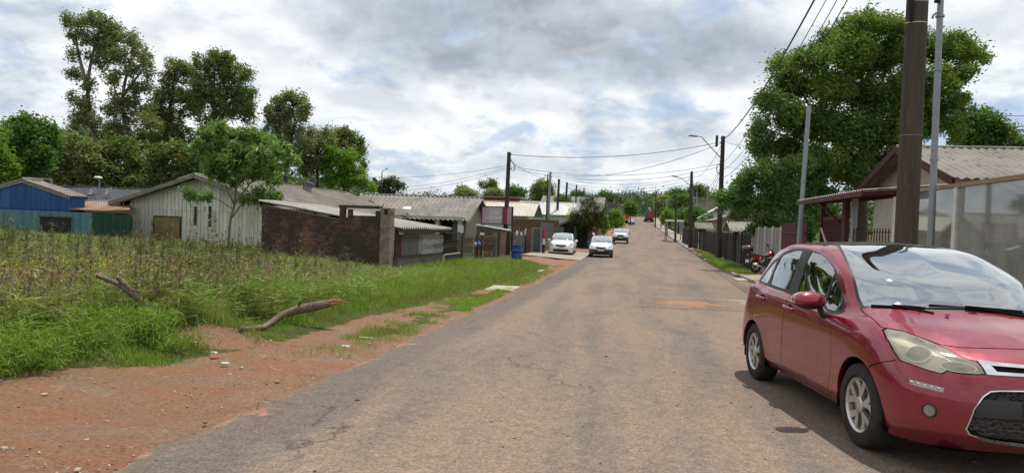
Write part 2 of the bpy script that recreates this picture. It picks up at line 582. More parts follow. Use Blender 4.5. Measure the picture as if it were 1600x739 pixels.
ASPH = asphalt('asphalt')
road = np_mesh('road', V, Fr, ASPH, smooth=True)
tag(road, kind='structure')
ulr = V[:, 0] - XL(V[:, 1])
def fattr(o, name, vals):
    a = o.data.attributes.new(name, 'FLOAT', 'POINT'); a.data.foreach_set('value', np.asarray(vals, dtype=np.float32))
fattr(road, 'edge', np.exp(-((ulr - .25) / .75)**2) * (1 - sm((V[:, 1] - 30) / 25)) + .45 * sm((V[:, 1] - 20) / 30))
sp = at(1078, 478, 16.7)
soilv = 1.15 * np.exp(-(((V[:, 0] - sp.x) / .95)**2 + ((V[:, 1] - sp.y) / .42)**2)) \
    + .75 * np.exp(-(((V[:, 0] - sp.x - 1.7) / .8)**2 + ((V[:, 1] - sp.y + 1.6) / .7)**2)) + .56 * np.exp(-((ulr + .05) / .38)**2)
fattr(road, 'soil', soilv)
fattr(road, 'pale', .50 * np.exp(-((V[:, 1] - 18.6 + .25 * (V[:, 0] - 3)) / .22)**2) * sm((V[:, 0] - .4) / 1.2) + .9 * np.exp(-(((V[:, 0] - 5.9) / .9)**2 + ((V[:, 1] - 16.8) / .9)**2)))

# a newer rectangle of asphalt let into the carriageway
def road_z(x, y):
    l = float(XL(y)); r = float(XR(y)); q = (x - l) / (r - l)
    return float(prof(y)) + .006 + .03 * (1 - (2 * min(max(q, 0), 1) - 1)**2)
mb = MB()
ys = np.linspace(15.3, 24, 90); VV = []
for y in ys:
    x0 = 2.95 + .174 * (y - 15.3) + .03 * noise.noise(Vector((y * 2, 0, 0))); x1 = float(XR(y)) - .05
    for k in range(41):
        x = x0 + (x1 - x0) * k / 40
        VV.append((x, y + .12 * noise.noise(Vector((x, y, 2))), road_z(x, y) + .005))
ii = np.arange(len(VV)).reshape(90, 41)
FF = np.stack([ii[:-1, :-1].ravel(), ii[:-1, 1:].ravel(), ii[1:, 1:].ravel(), ii[1:, :-1].ravel()], 1)
patch = np_mesh('road_patch', np.array(VV), FF, asphalt('patch_asphalt', .86, .8), smooth=True)
tag(patch, kind='structure')
VVn = np.array(VV); PV = VVn
fattr(patch, 'soil', 1.0 * np.exp(-(((PV[:, 0] - sp.x) / .9)**2 + ((PV[:, 1] - sp.y) / .75)**2)) + .75 * np.exp(-(((PV[:, 0] - sp.x - 1.7) / .8)**2 + ((PV[:, 1] - sp.y + 1.2) / .7)**2)))
fattr(patch, 'pale', .52 * np.exp(-((PV[:, 1] - 18.6 + .1 * (PV[:, 0] - 3)) / .3)**2) + .95 * np.exp(-(((PV[:, 0] - 6.6) / 1.0)**2 + ((PV[:, 1] - 17.2) / .8)**2)))

# ------------------------------------------------------------------ pavement and kerb on the right
PAVE = worn('pavement_concrete', (.36, .31, .25), (.25, .21, .17), 1.6, .9, c3=(.17, .15, .10), fine=30, bump=.4)
KERB = worn('kerb_concrete', (.30, .28, .25), (.19, .18, .16), 2.5, .9, c3=(.12, .11, .08), fine=30, bump=.4)
def strip_mesh(name, y0, y1, a, b, za, zb, mat, step=1.0, thick=.25):
    ys = np.arange(y0, y1 + .01, step); m = MB()
    for i in range(len(ys)):
        y = ys[i]; xa = float(XR(y)) + a; xb = float(XR(y)) + b; z = float(prof(y))
        m.v += [(xa, y, z + za), (xb, y, z + zb), (xb, y, z - thick), (xa, y, z - thick)]
        if i:
            p = 4 * (i - 1); q = 4 * i
            for k in range(4): m.f.append((p + k, q + k, q + (k + 1) % 4, p + (k + 1) % 4))
    m.f += [(0, 1, 2, 3), tuple(len(m.v) - 4 + k for k in range(4))]
    return m.build(name, mat, bevel=.012)
tag(strip_mesh('kerb', 29.8, 60.5, -.02, .13, .135, .14, KERB), kind='structure')
tag(strip_mesh('kerb', 66, 240, -.02, .13, .135, .14, KERB, 4), kind='structure')
tag(strip_mesh('pavement', -6, 26.4, .12, 2.2, .12, .15, PAVE), kind='structure')
tag(strip_mesh('pavement', 26.4, 31.2, .134, 2.9, .128, .19, PAVE), kind='structure')
tag(strip_mesh('pavement', 39.5, 62, .9, 2.6, .15, .17, PAVE), kind='structure')
tag(strip_mesh('pavement', 66, 240, .134, 2.2, .128, .15, PAVE, 4), kind='structure')
# concrete apron slab and driveway on the left for the parked saloon
m = MB()
for (px, py, Y) in ((855, 402, 43.4), (905, 402, 43.4), (935, 393, 52), (880, 391, 52)):
    pass
dl = [(.6, 41.2), (4.1, 40.2), (5.8, 50), (2.5, 50.6)]
m.prism([(x, y, gz(x, y) + .05) for x, y in dl], (0, 0, .05))
tag(m.build('driveway', PAVE), kind='structure')
# ------------------------------------------------------------------ cars
def crv(P, n):
    """Catmull-Rom through the rows of P (m, ..., 3), n samples per span"""
    P = np.asarray(P, float); m = len(P)
    E = np.concatenate([(2 * P[0] - P[1])[None], P, (2 * P[-1] - P[-2])[None]])
    out = []
    for i in range(m - 1):
        p0, p1, p2, p3 = E[i], E[i + 1], E[i + 2], E[i + 3]
        for k in range(n):
            t = k / n
            out.append(.5 * ((2 * p1) + (-p0 + p2) * t + (2 * p0 - 5 * p1 + 4 * p2 - p3) * t * t + (-p0 + 3 * p1 - 3 * p2 + p3) * t**3))
    out.append(P[-1])
    return np.array(out)


HATCH_NET = [
    # rows from the sill up to the roof; columns from the middle of the nose round the side to the middle of the tail
    [(0.66, 0, 0.2), (0.64, 0.35, 0.2), (0.57, 0.57, 0.2), (0.45, 0.71, 0.2), (0.3, 0.775, 0.2), (0, 0.79, 0.2), (-0.6, 0.765, 0.205), (-1.35, 0.765, 0.21), (-2, 0.77, 0.215), (-2.47, 0.79, 0.23), (-2.88, 0.775, 0.25), (-3.005, 0.57, 0.26), (-3.03, 0, 0.26)],
    [(0.765, 0, 0.3), (0.745, 0.35, 0.3), (0.665, 0.6, 0.3), (0.515, 0.755, 0.3), (0.33, 0.815, 0.3), (0, 0.835, 0.3), (-0.6, 0.815, 0.3), (-1.35, 0.815, 0.3), (-2, 0.82, 0.3), (-2.47, 0.842, 0.31), (-2.96, 0.825, 0.33), (-3.125, 0.62, 0.33), (-3.15, 0, 0.33)],
    [(0.8, 0, 0.43), (0.78, 0.35, 0.43), (0.695, 0.6, 0.43), (0.535, 0.765, 0.43), (0.335, 0.83, 0.43), (0, 0.85, 0.43), (-0.6, 0.835, 0.43), (-1.35, 0.838, 0.43), (-2, 0.843, 0.43), (-2.47, 0.857, 0.43), (-2.98, 0.835, 0.46), (-3.145, 0.63, 0.46), (-3.17, 0, 0.46)],
    [(0.795, 0, 0.57), (0.775, 0.35, 0.57), (0.69, 0.6, 0.57), (0.525, 0.77, 0.57), (0.32, 0.838, 0.57), (0, 0.857, 0.57), (-0.6, 0.842, 0.57), (-1.35, 0.845, 0.57), (-2, 0.852, 0.57), (-2.47, 0.862, 0.57), (-2.97, 0.835, 0.6), (-3.135, 0.63, 0.6), (-3.16, 0, 0.6)],
    [(0.765, 0, 0.69), (0.74, 0.35, 0.69), (0.645, 0.6, 0.69), (0.465, 0.765, 0.695), (0.275, 0.83, 0.7), (-0.02, 0.853, 0.7), (-0.6, 0.85, 0.7), (-1.35, 0.854, 0.7), (-2, 0.858, 0.71), (-2.47, 0.857, 0.72), (-2.95, 0.83, 0.74), (-3.115, 0.62, 0.73), (-3.15, 0, 0.73)],
    [(0.66, 0, 0.8), (0.63, 0.35, 0.8), (0.525, 0.585, 0.81), (0.335, 0.745, 0.835), (0.15, 0.81, 0.835), (-0.08, 0.838, 0.83), (-0.6, 0.846, 0.82), (-1.35, 0.851, 0.83), (-2, 0.853, 0.845), (-2.47, 0.842, 0.86), (-2.91, 0.815, 0.88), (-3.085, 0.61, 0.86), (-3.13, 0, 0.86)],
    [(0.33, 0, 0.917), (0.3, 0.33, 0.917), (0.215, 0.56, 0.922), (0.06, 0.695, 0.942), (-0.09, 0.765, 0.947), (-0.26, 0.802, 0.92), (-0.65, 0.825, 0.915), (-1.35, 0.835, 0.945), (-2, 0.836, 0.975), (-2.42, 0.818, 1), (-2.84, 0.8, 1.03), (-3.005, 0.59, 0.98), (-3.05, 0, 0.97)],
    [(-0.1, 0, 1.03), (-0.13, 0.33, 1.03), (-0.23, 0.56, 1.04), (-0.36, 0.695, 1.045), (-0.45, 0.747, 0.99), (-0.58, 0.775, 0.968), (-0.8, 0.797, 0.968), (-1.35, 0.803, 0.99), (-2, 0.8, 1.015), (-2.4, 0.775, 1.045), (-2.77, 0.75, 1.06), (-2.93, 0.55, 1.05), (-2.99, 0, 1.05)],
    [(-0.37, 0, 1.225), (-0.4, 0.33, 1.24), (-0.49, 0.552, 1.245), (-0.6, 0.7, 1.25), (-0.71, 0.728, 1.225), (-0.87, 0.737, 1.21), (-1.08, 0.738, 1.19), (-1.4, 0.748, 1.2), (-2, 0.742, 1.22), (-2.39, 0.715, 1.22), (-2.71, 0.675, 1.23), (-2.89, 0.52, 1.23), (-2.95, 0, 1.23)],
    [(-0.73, 0, 1.4), (-0.76, 0.32, 1.395), (-0.84, 0.535, 1.415), (-0.93, 0.653, 1.4), (-1.01, 0.676, 1.39), (-1.13, 0.69, 1.365), (-1.3, 0.7, 1.375), (-1.5, 0.705, 1.385), (-2.03, 0.7, 1.41), (-2.3, 0.675, 1.37), (-2.57, 0.635, 1.37), (-2.75, 0.5, 1.38), (-2.81, 0, 1.39)],
    [(-1.04, 0, 1.495), (-1.06, 0.3, 1.49), (-1.12, 0.488, 1.495), (-1.19, 0.595, 1.485), (-1.24, 0.62, 1.485), (-1.31, 0.635, 1.475), (-1.44, 0.642, 1.48), (-1.61, 0.647, 1.485), (-2.02, 0.64, 1.495), (-2.22, 0.62, 1.465), (-2.45, 0.55, 1.47), (-2.61, 0.41, 1.475), (-2.67, 0, 1.485)],
    [(-1.32, 0, 1.543), (-1.33, 0.2, 1.54), (-1.36, 0.326, 1.535), (-1.4, 0.4, 1.53), (-1.43, 0.415, 1.53), (-1.47, 0.425, 1.53), (-1.54, 0.43, 1.53), (-1.65, 0.432, 1.532), (-1.95, 0.425, 1.532), (-2.08, 0.41, 1.528), (-2.22, 0.36, 1.525), (-2.34, 0.26, 1.527), (-2.39, 0, 1.53)],
    [(-1.55, 0, 1.558), (-1.56, 0, 1.558), (-1.58, 0, 1.558), (-1.6, 0, 1.558), (-1.62, 0, 1.558), (-1.65, 0, 1.558), (-1.68, 0, 1.558), (-1.74, 0, 1.558), (-1.92, 0, 1.557), (-2, 0, 1.555), (-2.08, 0, 1.552), (-2.15, 0, 1.55), (-2.2, 0, 1.548)],
]


class Shell:
    """half of a car body as a fine grid, cut along outlines and taken apart into panels"""
    def __init__(s, net, n=8, xf=None):
        P = np.array(net, float)
        if xf is not None: P = xf(P)
        A = crv(P, n)                                     # along rows (height)
        B = crv(np.swapaxes(A, 0, 1), n)                  # along columns
        s.G = B                                           # [u, v, 3]
        nu, nv, _ = B.shape
        B[:, :, 1] = np.maximum(B[:, :, 1], 0)
        B[0, :, 1] = 0; B[-1, :, 1] = 0; B[:, -1, 1] = 0
        s.n = n
        bm = bmesh.new()
        s.U = bm.faces.layers.float.new('u'); s.Vv = bm.faces.layers.float.new('v'); s.P = bm.faces.layers.int.new('part')
        vs = [[bm.verts.new(B[i, j]) for j in range(nv)] for i in range(nu)]
        for i in range(nu - 1):
            for j in range(nv - 1):
                try:
                    f = bm.faces.new((vs[i][j], vs[i + 1][j], vs[i + 1][j + 1], vs[i][j + 1]))
                except ValueError:
                    continue
                f[s.U] = (i + .5) / n; f[s.Vv] = (j + .5) / n; f[s.P] = 0
        bmesh.ops.remove_doubles(bm, verts=bm.verts, dist=1e-5)
        bm.normal_update()
        if sum(f.normal.y * f.calc_area() for f in bm.faces) < 0:
            bmesh.ops.reverse_faces(bm, faces=list(bm.faces))
        s.bm = bm; s.names = ['body']; s.post = None

    def region(s, name, test):
        """faces whose (u, v, centre) pass become part `name`"""
        k = s.id(name)
        for f in s.bm.faces:
            if test(f[s.U], f[s.Vv], f.calc_center_median()): f[s.P] = k

    def id(s, name):
        if name not in s.names: s.names.append(name)
        return s.names.index(name)

    def cut(s, name, poly, axes, keep=lambda f, c: True, only=None, smooth=0):
        """cut the outline `poly` (2D in the plane of `axes`: 'xz', 'yz', 'xy') through the faces `keep` allows"""
        ax = ['xyz'.index(a) for a in axes]; vax = 3 - ax[0] - ax[1]
        poly = [Vector(p).to_2d() if not isinstance(p, Vector) else p for p in poly]
        if smooth:
            q = np.array([(p[0], p[1]) for p in poly]); m = len(q); o = []
            for i in range(m):
                p0, p1, p2, p3 = q[i - 1], q[i], q[(i + 1) % m], q[(i + 2) % m]
                for k in range(smooth):
                    t_ = k / smooth
                    o.append(.5 * (2 * p1 + (p2 - p0) * t_ + (2 * p0 - 5 * p1 + 4 * p2 - p3) * t_**2 + (-p0 + 3 * p1 - 3 * p2 + p3) * t_**3))
            poly = [Vector(p) for p in o]
        okf = lambda f: (only is None or s.names[f[s.P]] in only) and keep(f, f.calc_center_median())
        m = len(poly)
        for i in range(m):
            a, b = poly[i], poly[(i + 1) % m]
            if (b - a).length < 1e-6: continue
            lo = [min(a[k], b[k]) - .004 for k in (0, 1)]; hi = [max(a[k], b[k]) + .004 for k in (0, 1)]
            sel = []
            for f in s.bm.faces:
                c = [v.co for v in f.verts]
                if all(max(p[ax[k]] for p in c) >= lo[k] and min(p[ax[k]] for p in c) <= hi[k] for k in (0, 1)) and okf(f):
                    sel.append(f)
            if not sel: continue
            no = Vector((0, 0, 0)); no[ax[0]] = b[1] - a[1]; no[ax[1]] = -(b[0] - a[0])
            co = Vector((0, 0, 0)); co[ax[0]] = a[0]; co[ax[1]] = a[1]
            es = {e for f in sel for e in f.edges}; vv = {v for f in sel for v in f.verts}
            bmesh.ops.bisect_plane(s.bm, geom=list(vv) + list(es) + sel, plane_co=co, plane_no=no, dist=1e-5)
        k = s.id(name); P2 = [(p[0], p[1]) for p in poly]
        for f in s.bm.faces:
            if not okf(f): continue
            c = f.calc_center_median(); x, y = c[ax[0]], c[ax[1]]; ins = False
            for i in range(m):
                x1, y1 = P2[i]; x2, y2 = P2[i - 1]
                if (y1 > y) != (y2 > y) and x < (x2 - x1) * (y - y1) / (y2 - y1) + x1: ins = not ins
            if ins: f[s.P] = k

    def part(s, part, mirror='both', offset=0.0, rim=0.0):
        """mesh data of one part: 'both' halves in one, 'left' (y > 0) or 'right' (y < 0); rim turns its edge inward"""
        k = s.id(part); me = bpy.data.meshes.new(part)
        bm = s.bm.copy()
        P = bm.faces.layers.int['part']
        bm.normal_update()
        nrm = {v.index: v.normal.copy() for v in bm.verts}
        bmesh.ops.delete(bm, geom=[f for f in bm.faces if f[P] != k], context='FACES')
        bm.normal_update()
        if offset:
            for v in bm.verts: v.co += v.normal * offset
        if rim:
            be = [e for e in bm.edges if e.is_boundary and not all(abs(v.co.y) < 1e-4 for v in e.verts)]
            vn = {v: v.normal.copy() for e in be for v in e.verts}
            for e in be: e.smooth = False
            r = bmesh.ops.extrude_edge_only(bm, edges=be)
            for v in [g for g in r['geom'] if isinstance(g, bmesh.types.BMVert)]:
                best = min(vn, key=lambda q: (q.co - v.co).length_squared)
                v.co -= vn[best] * rim
        if mirror in ('both', 'right'):
            if mirror == 'both':
                g = bmesh.ops.duplicate(bm, geom=list(bm.verts) + list(bm.edges) + list(bm.faces))['geom']
                for v in [q for q in g if isinstance(q, bmesh.types.BMVert)]: v.co.y *= -1
                fl = [q for q in g if isinstance(q, bmesh.types.BMFace)]
            else:
                for v in bm.verts: v.co.y *= -1
                fl = list(bm.faces)
            bmesh.ops.reverse_faces(bm, faces=fl)
            bmesh.ops.remove_doubles(bm, verts=[v for v in bm.verts if abs(v.co.y) < 1e-3], dist=1e-3)
        if s.post:
            for v in bm.verts: v.co = Vector(s.post(*v.co))
        bm.to_mesh(me); bm.free()
        return me

    def make(s, part, name, mat, parent, mirror='both', offset=0.0, rim=0.0, smooth=True):
        me = s.part(part, mirror, offset, rim)
        if not len(me.polygons): return None
        return link(name, me, mat, parent, smooth)


def paint(name, c, metal=.35, rough=.35, dirt=.25, dust=0.0):
    if name in MATS: return MATS[name]
    t = NT(name)
    d = t.noise(5, 8, .65)
    col = t.mix(t.ramp(d, (.45, 0), (.75, dirt)), c, tuple(x * .6 + .10 for x in c))
    if dust:                                              # road dust and splashes low on the panels
        sz = t.n('ShaderNodeSeparateXYZ'); t.l(t.coords('Object'), sz.inputs[0])
        low = t.math('ADD', t.math('MULTIPLY', t.math('SUBTRACT', .62, sz.outputs[2]), 1.5), t.math('MULTIPLY', t.math('SUBTRACT', t.noise(7, 9, .75), .5), 1.3))
        col = t.mix(t.ramp(low, (.05, 0), (.9, dust)), col, (.20, .125, .085))
    p = t.principled(col, t.ramp(d, (.4, rough * .8), (.7, rough * 1.3)), metal=metal, spec=.5, coat=1.0, coat_rough=.04)
    MATS[name] = t.m
    return t.m


def glass_mat(name, tint=(.75, .82, .80), dark=.35, refl=.06):
    """a thin pane: mirror by angle over a tinted see-through"""
    if name in MATS: return MATS[name]
    t = NT(name)
    lw = t.n('ShaderNodeFresnel', IOR=1.5)
    f = t.math('ADD', t.math('MULTIPLY', lw.outputs[0], 1.4), refl, clamp=True)
    g = t.n('ShaderNodeBsdfGlossy'); g.inputs['Roughness'].default_value = .02; g.inputs['Color'].default_value = (.95, .97, .97, 1)
    tr = t.n('ShaderNodeBsdfTransparent'); tr.inputs[0].default_value = (*[c * dark for c in tint], 1)
    mx = t.n('ShaderNodeMixShader'); t.l(f, mx.inputs[0]); t.l(tr.outputs[0], mx.inputs[1]); t.l(g.outputs[0], mx.inputs[2])
    t.l(mx.outputs[0], t.out.inputs['Surface'])
    MATS[name] = t.m
    return t.m


BLACK = plain('black_plastic', (.018, .018, .019), .45, spec=.4)
RUBBER = worn('tyre_rubber', (.022, .021, .020), (.045, .038, .032), 9, .9, fine=60, bump=.2)
CABIN = plain('cabin_cloth', (.03, .03, .032), .9)
SILVER = plain('wheel_alloy', (.55, .54, .52), .35, metal=.8)
CHROME = plain('chrome', (.78, .79, .80), .12, metal=1.0)
DARKM = plain('dark_metal', (.05, .05, .05), .6, metal=.3)
GLASS = glass_mat('car_glass')
MIRRORG = plain('mirror_glass', (.7, .72, .74), .03, metal=1.0)


def make_wheel(parent, loc, rad, wid, side, rim_mat, spokes=5, cover=False):
    """side +1: the outer face looks to +y"""
    w_ = bpy.data.objects.new('wheel', None); COL.objects.link(w_); w_.parent = parent; w_.location = loc
    m = MB(); rr = rad * .66; h = wid / 2
    m.lathe([(rr, -h * .8), (rr + .012, -h), (rad * .90, -h), (rad * .965, -h * .86), (rad, -h * .55), (rad, h * .55), (rad * .965, h * .86), (rad * .90, h), (rr + .012, h), (rr, h * .8), (rr - .02, 0)], 40, 'Y', closed=True)
    m.build('tyre', RUBBER, w_, smooth=True, auto=50)
    m = MB(); s = side
    m.lathe([(rr + .002, s * h * .80), (rr - .006, s * h * .92), (rr - .022, s * h * .80), (rr - .035, s * h * .1), (rr - .04, -s * h * .7)], 40, 'Y')
    if cover:
        m.lathe([(rr - .02, s * h * .72), (rr * .7, s * h * .82), (rr * .3, s * h * .86), (0.001, s * h * .86)], 32, 'Y')
    else:
        for k in range(spokes):
            a0 = 2 * math.pi * k / spokes + .3
            for q in (-1, 1):                             # each spoke splits into two curved blades
                pts = []
                for i in range(7):
                    t_ = i / 6; r_ = .04 + (rr - .055) * t_
                    a_ = a0 + q * (.06 + .27 * t_**1.3)
                    pts.append((r_, a_, s * h * (.80 - .28 * (1 - t_)**2 * 0 - .10 * math.sin(t_ * 3.1))))
                for i in range(6):
                    r0, A0, h0 = pts[i]; r1, A1, h1 = pts[i + 1]
                    w0 = .012 + .017 * (i / 6); w1 = .012 + .017 * ((i + 1) / 6)
                    p0 = Vector((r0 * math.cos(A0), h0, r0 * math.sin(A0))); p1 = Vector((r1 * math.cos(A1), h1, r1 * math.sin(A1)))
                    d = (p1 - p0).normalized(); nrm = Vector((-d.z, 0, d.x))
                    b = len(m.v); dy = Vector((0, -s * .035, 0))
                    for p, ww in ((p0, w0), (p1, w1)):
                        m.v += [tuple(p - nrm * ww), tuple(p + nrm * ww), tuple(p + nrm * ww + dy), tuple(p - nrm * ww + dy)]
                    for z in range(4): m.f.append((b + z, b + 4 + z, b + 4 + (z + 1) % 4, b + (z + 1) % 4))
        m.lathe([(.058, s * h * .55), (.058, s * h * .82), (.045, s * h * .9), (.001, s * h * .9)], 20, 'Y')
    m.build('rim', rim_mat, w_, smooth=True, auto=35)
    m = MB()
    m.lathe([(.14, s * h * .25), (.14, s * h * .35), (.02, s * h * .35)], 28, 'Y')
    m.lathe([(rr - .03, -s * h * .2), (.02, -s * h * .2)], 28, 'Y')
    m.build('brake_disc_and_shadow', plain('wheel_shadow', (.02, .018, .016), .8), w_)  # disc and backing coloured near black for the shade behind the spokes
    return w_
# ------------------------------------------------------------------ the red hatchback close by
RED = paint('red_paint', (.24, .002, .019), metal=.4, rough=.30, dirt=.06, dust=.30)
REDC = paint('red_paint_clean', (.24, .002, .019), metal=.4, rough=.30, dirt=.04)
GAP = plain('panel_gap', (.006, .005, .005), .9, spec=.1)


def inset(poly, d):
    q = [Vector(p) for p in poly]; m = len(q)
    A = sum(q[i].x * q[(i + 1) % m].y - q[(i + 1) % m].x * q[i].y for i in range(m))
    sgn = 1 if A > 0 else -1; out = []
    for i in range(m):
        e1 = (q[i] - q[i - 1]).normalized(); e2 = (q[(i + 1) % m] - q[i]).normalized()
        n1 = Vector((-e1.y, e1.x)) * sgn; n2 = Vector((-e2.y, e2.x)) * sgn
        nn = n1 + n2
        nn = nn.normalized() * min(d / max(.4, nn.normalized().dot(n1)), 2.5 * d) if nn.length > 1e-6 else n1 * d
        out.append(q[i] + nn)
    return out


def curve2(poly, n):
    q = np.array([(p[0], p[1]) for p in poly]); m = len(q); o = []
    for i in range(m):
        p0, p1, p2, p3 = q[i - 1], q[i], q[(i + 1) % m], q[(i + 2) % m]
        for k in range(n):
            t_ = k / n
            o.append(.5 * (2 * p1 + (p2 - p0) * t_ + (2 * p0 - 5 * p1 + 4 * p2 - p3) * t_**2 + (-p0 + 3 * p1 - 3 * p2 + p3) * t_**3))
    return [Vector(p) for p in o]


car = thing('parked_car', 'glossy red five-door hatchback parked close by with yellowed headlight and black roof panel', 'car')
fd = Vector((-.043, -.999, 0))
c0 = Vector((3.456, 4.986, 0)); c0.z = float(prof(4.986)) + .03
r0 = c0 - fd * 2.466; r0.z = float(prof(r0.y)) + .03
fx = (c0 - r0).normalized(); ly = Vector((0, 0, 1)).cross(fx).normalized(); uz = fx.cross(ly)
MW = Matrix(((fx.x, ly.x, uz.x, c0.x), (fx.y, ly.y, uz.y, c0.y), (fx.z, ly.z, uz.z, c0.z), (0, 0, 0, 1)))
car.matrix_world = MW
INV = MW.inverted()
sh = Shell(HATCH_NET, 10)
AX_F, AX_R, WR = -.045, -2.53, .312
side = lambda f, c: c.y > .45
front = lambda f, c: c.x > .05
circ = lambda cx, cy, r, n=40: [Vector((cx + r * math.cos(2 * math.pi * k / n), cy + r * math.sin(2 * math.pi * k / n))) for k in range(n)]
sh.cut('void', circ(AX_F, .305, .362), 'xz', side)
sh.cut('void', circ(AX_R, .295, .362), 'xz', side)
DLO = [(-2.69, 1.075), (-2.482, 1.058), (-2.26, 1.047), (-1.9, 1.038), (-1.48, 1.024), (-1.07, 1.006), (-.80, .965), (-.64, .925), (-.50, .945), (-.49, 1.0), (-.55, 1.06), (-.62, 1.14), (-.766, 1.273),
       (-.942, 1.345), (-1.128, 1.40), (-1.38, 1.447), (-1.61, 1.462), (-1.85, 1.456), (-2.02, 1.431), (-2.24, 1.387), (-2.46, 1.305), (-2.62, 1.19)]
sh.cut('window_trim', curve2(DLO, 3), 'xz', side)
FG = [(-.79, 1.265), (-.845, 1.303), (-1.0, 1.362), (-1.20, 1.412), (-1.39, 1.436), (-1.412, 1.39), (-1.432, 1.25), (-1.437, 1.08), (-1.42, 1.045), (-1.1, 1.028), (-.865, 1.0), (-.845, 1.07), (-.815, 1.18)]
QT = [(-.765, 1.245), (-.70, 1.20), (-.615, 1.12), (-.555, 1.045), (-.555, .975), (-.62, .955), (-.74, .962), (-.80, .985), (-.795, 1.04), (-.785, 1.16)]
RG = [(-1.61, 1.442), (-1.80, 1.438), (-1.985, 1.413), (-2.14, 1.375), (-2.235, 1.30), (-2.275, 1.20), (-2.25, 1.075), (-2.0, 1.062), (-1.70, 1.05), (-1.665, 1.06), (-1.655, 1.2), (-1.62, 1.38)]
QG = [(-2.30, 1.345), (-2.45, 1.285), (-2.58, 1.19), (-2.65, 1.09), (-2.48, 1.075), (-2.385, 1.075), (-2.36, 1.13), (-2.335, 1.245)]
for nm, pl in (('glass_front', FG), ('glass_small', QT), ('glass_rear', RG), ('glass_quarter', QG)):
    sh.cut(nm, pl, 'xz', side, only=('window_trim',))
# windscreen, black roof panel, bonnet
WS = [(-.15, -.02), (-.155, .27), (-.19, .48), (-.25, .655), (-.30, .712), (-.42, .700), (-.52, .688), (-.64, .668), (-.79, .637), (-1.02, .588), (-1.23, .535), (-1.265, .35), (-1.29, .15), (-1.29, -.02)]
sh.cut('screen_edge', WS, 'xy', lambda f, c: c.z > .95, only=('body',))
sh.cut('windscreen', [(-.165, -.02), (-.17, .27), (-.205, .47), (-.262, .645), (-.31, .690), (-.42, .680), (-.52, .668), (-.64, .648), (-.79, .617), (-1.02, .566), (-1.19, .515), (-1.215, .35), (-1.235, .15), (-1.235, -.02)], 'xy', lambda f, c: c.z > .95, only=('screen_edge',))
sh.cut('roof_panel', [(-1.29, -.02), (-1.29, .15), (-1.27, .35), (-1.24, .53), (-1.5, .52), (-2.0, .5), (-2.15, .45), (-2.2, -.02)], 'xy', lambda f, c: c.z > 1.38, only=('body',))
HOOD = [(-.105, -.03), (-.118, .3), (-.15, .46), (-.22, .63), (-.31, .722), (.09, .756), (.13, .745), (.226, .664), (.347, .603), (.455, .540), (.511, .444), (.528, .30), (.533, -.03)]
sh.cut('cowl', [(-.10, -.03), (-.115, .3), (-.145, .46), (-.215, .635), (-.30, .725), (-.32, .71), (-.25, .62), (-.18, .47), (-.155, .3), (-.152, -.03)], 'xy', lambda f, c: c.z > .93, only=('body',))
sh.cut('gap', HOOD, 'xy', lambda f, c: c.z > .76, only=('body', 'cowl'))
sh.cut('bonnet', inset(HOOD, .006), 'xy', lambda f, c: c.z > .76, only=('gap',))
# lamps and grilles of the nose
HL = [(.764, .895), (.735, .912), (.657, .905), (.598, .877), (.541, .847), (.490, .808), (.45, .786), (.419, .781), (.402, .74), (.40, .705), (.455, .698), (.544, .696), (.59, .703), (.622, .681), (.684, .692), (.741, .711), (.780, .724), (.790, .781), (.784, .85)]
sh.cut('lamp_seal', HL, 'yz', front, only=('body', 'gap', 'bonnet'))
sh.cut('lens', inset(HL, .006), 'yz', front, only=('lamp_seal',))
sh.cut('chrome_bar', [(-.02, .767), (.15, .772), (.30, .778), (.414, .783), (.394, .706), (.185, .707), (-.02, .700)], 'yz', front, only=('body',))
sh.cut('bar_slot', [(-.02, .752), (.2, .755), (.355, .758), (.335, .725), (.2, .724), (-.02, .72)], 'yz', front, only=('chrome_bar',))
LG = [(-.02, .632), (.204, .628), (.345, .620), (.395, .612), (.438, .577), (.486, .496), (.518, .361), (.493, .324), (.413, .297), (.332, .281), (.158, .265), (-.02, .26)]
sh.cut('grille_rim', LG, 'yz', front, only=('body',))
sh.cut('grille', inset(LG, .007), 'yz', front, only=('grille_rim',))
sh.cut('bumper_bar', [(-.02, .56), (.425, .558), (.468, .50), (.482, .44), (-.02, .45)], 'yz', front, only=('grille',))
sh.cut('drl', [(.771, .622), (.70, .613), (.623, .602), (.629, .573), (.70, .580), (.769, .590)], 'yz', front, only=('body',))
sh.cut('fog', circ(.688, .442, .036, 24), 'yz', front, only=('body',))
# doors, bumpers, tail
D1 = [(-.59, .935), (-.52, .80), (-.50, .67), (-.53, .45), (-.66, .237), (-1.712, .25), (-1.645, .55), (-1.605, .75), (-1.565, 1.03), (-1.48, 1.03), (-1.07, 1.01), (-.80, .97)]
D2 = [(-1.572, 1.03), (-1.612, .75), (-1.652, .55), (-1.719, .25), (-2.06, .235), (-2.15, .34), (-2.20, .46), (-2.29, .60), (-2.40, .685), (-2.47, .80), (-2.44, 1.055), (-2.0, 1.04)]
for nm, pl in (('door_front', D1), ('door_rear', D2)):
    sh.cut('gap', pl, 'xz', side, only=('body',))
    sh.cut(nm, inset(pl, .0055), 'xz', side, only=('gap',))
sh.cut('gap', [(.13, .60), (.16, .643), (.30, .695), (.39, .7235), (.39, .7165), (.30, .688), (.168, .636), (.138, .60)], 'xz', lambda f, c: c.y > .5, only=('body',))
sh.cut('front_bumper', [(.06, .10), (.12, .60), (.16, .643), (.385, .722), (.50, .86), (.52, 1.0), (1, 1), (1, .1)], 'xz', lambda f, c: c.x > .05, only=('body',))
sh.cut('tail_lamp', [(-2.83, 1.045), (-2.95, 1.02), (-3.13, .82), (-2.98, .80), (-2.88, .9)], 'xz', lambda f, c: c.y > .5, only=('body',))
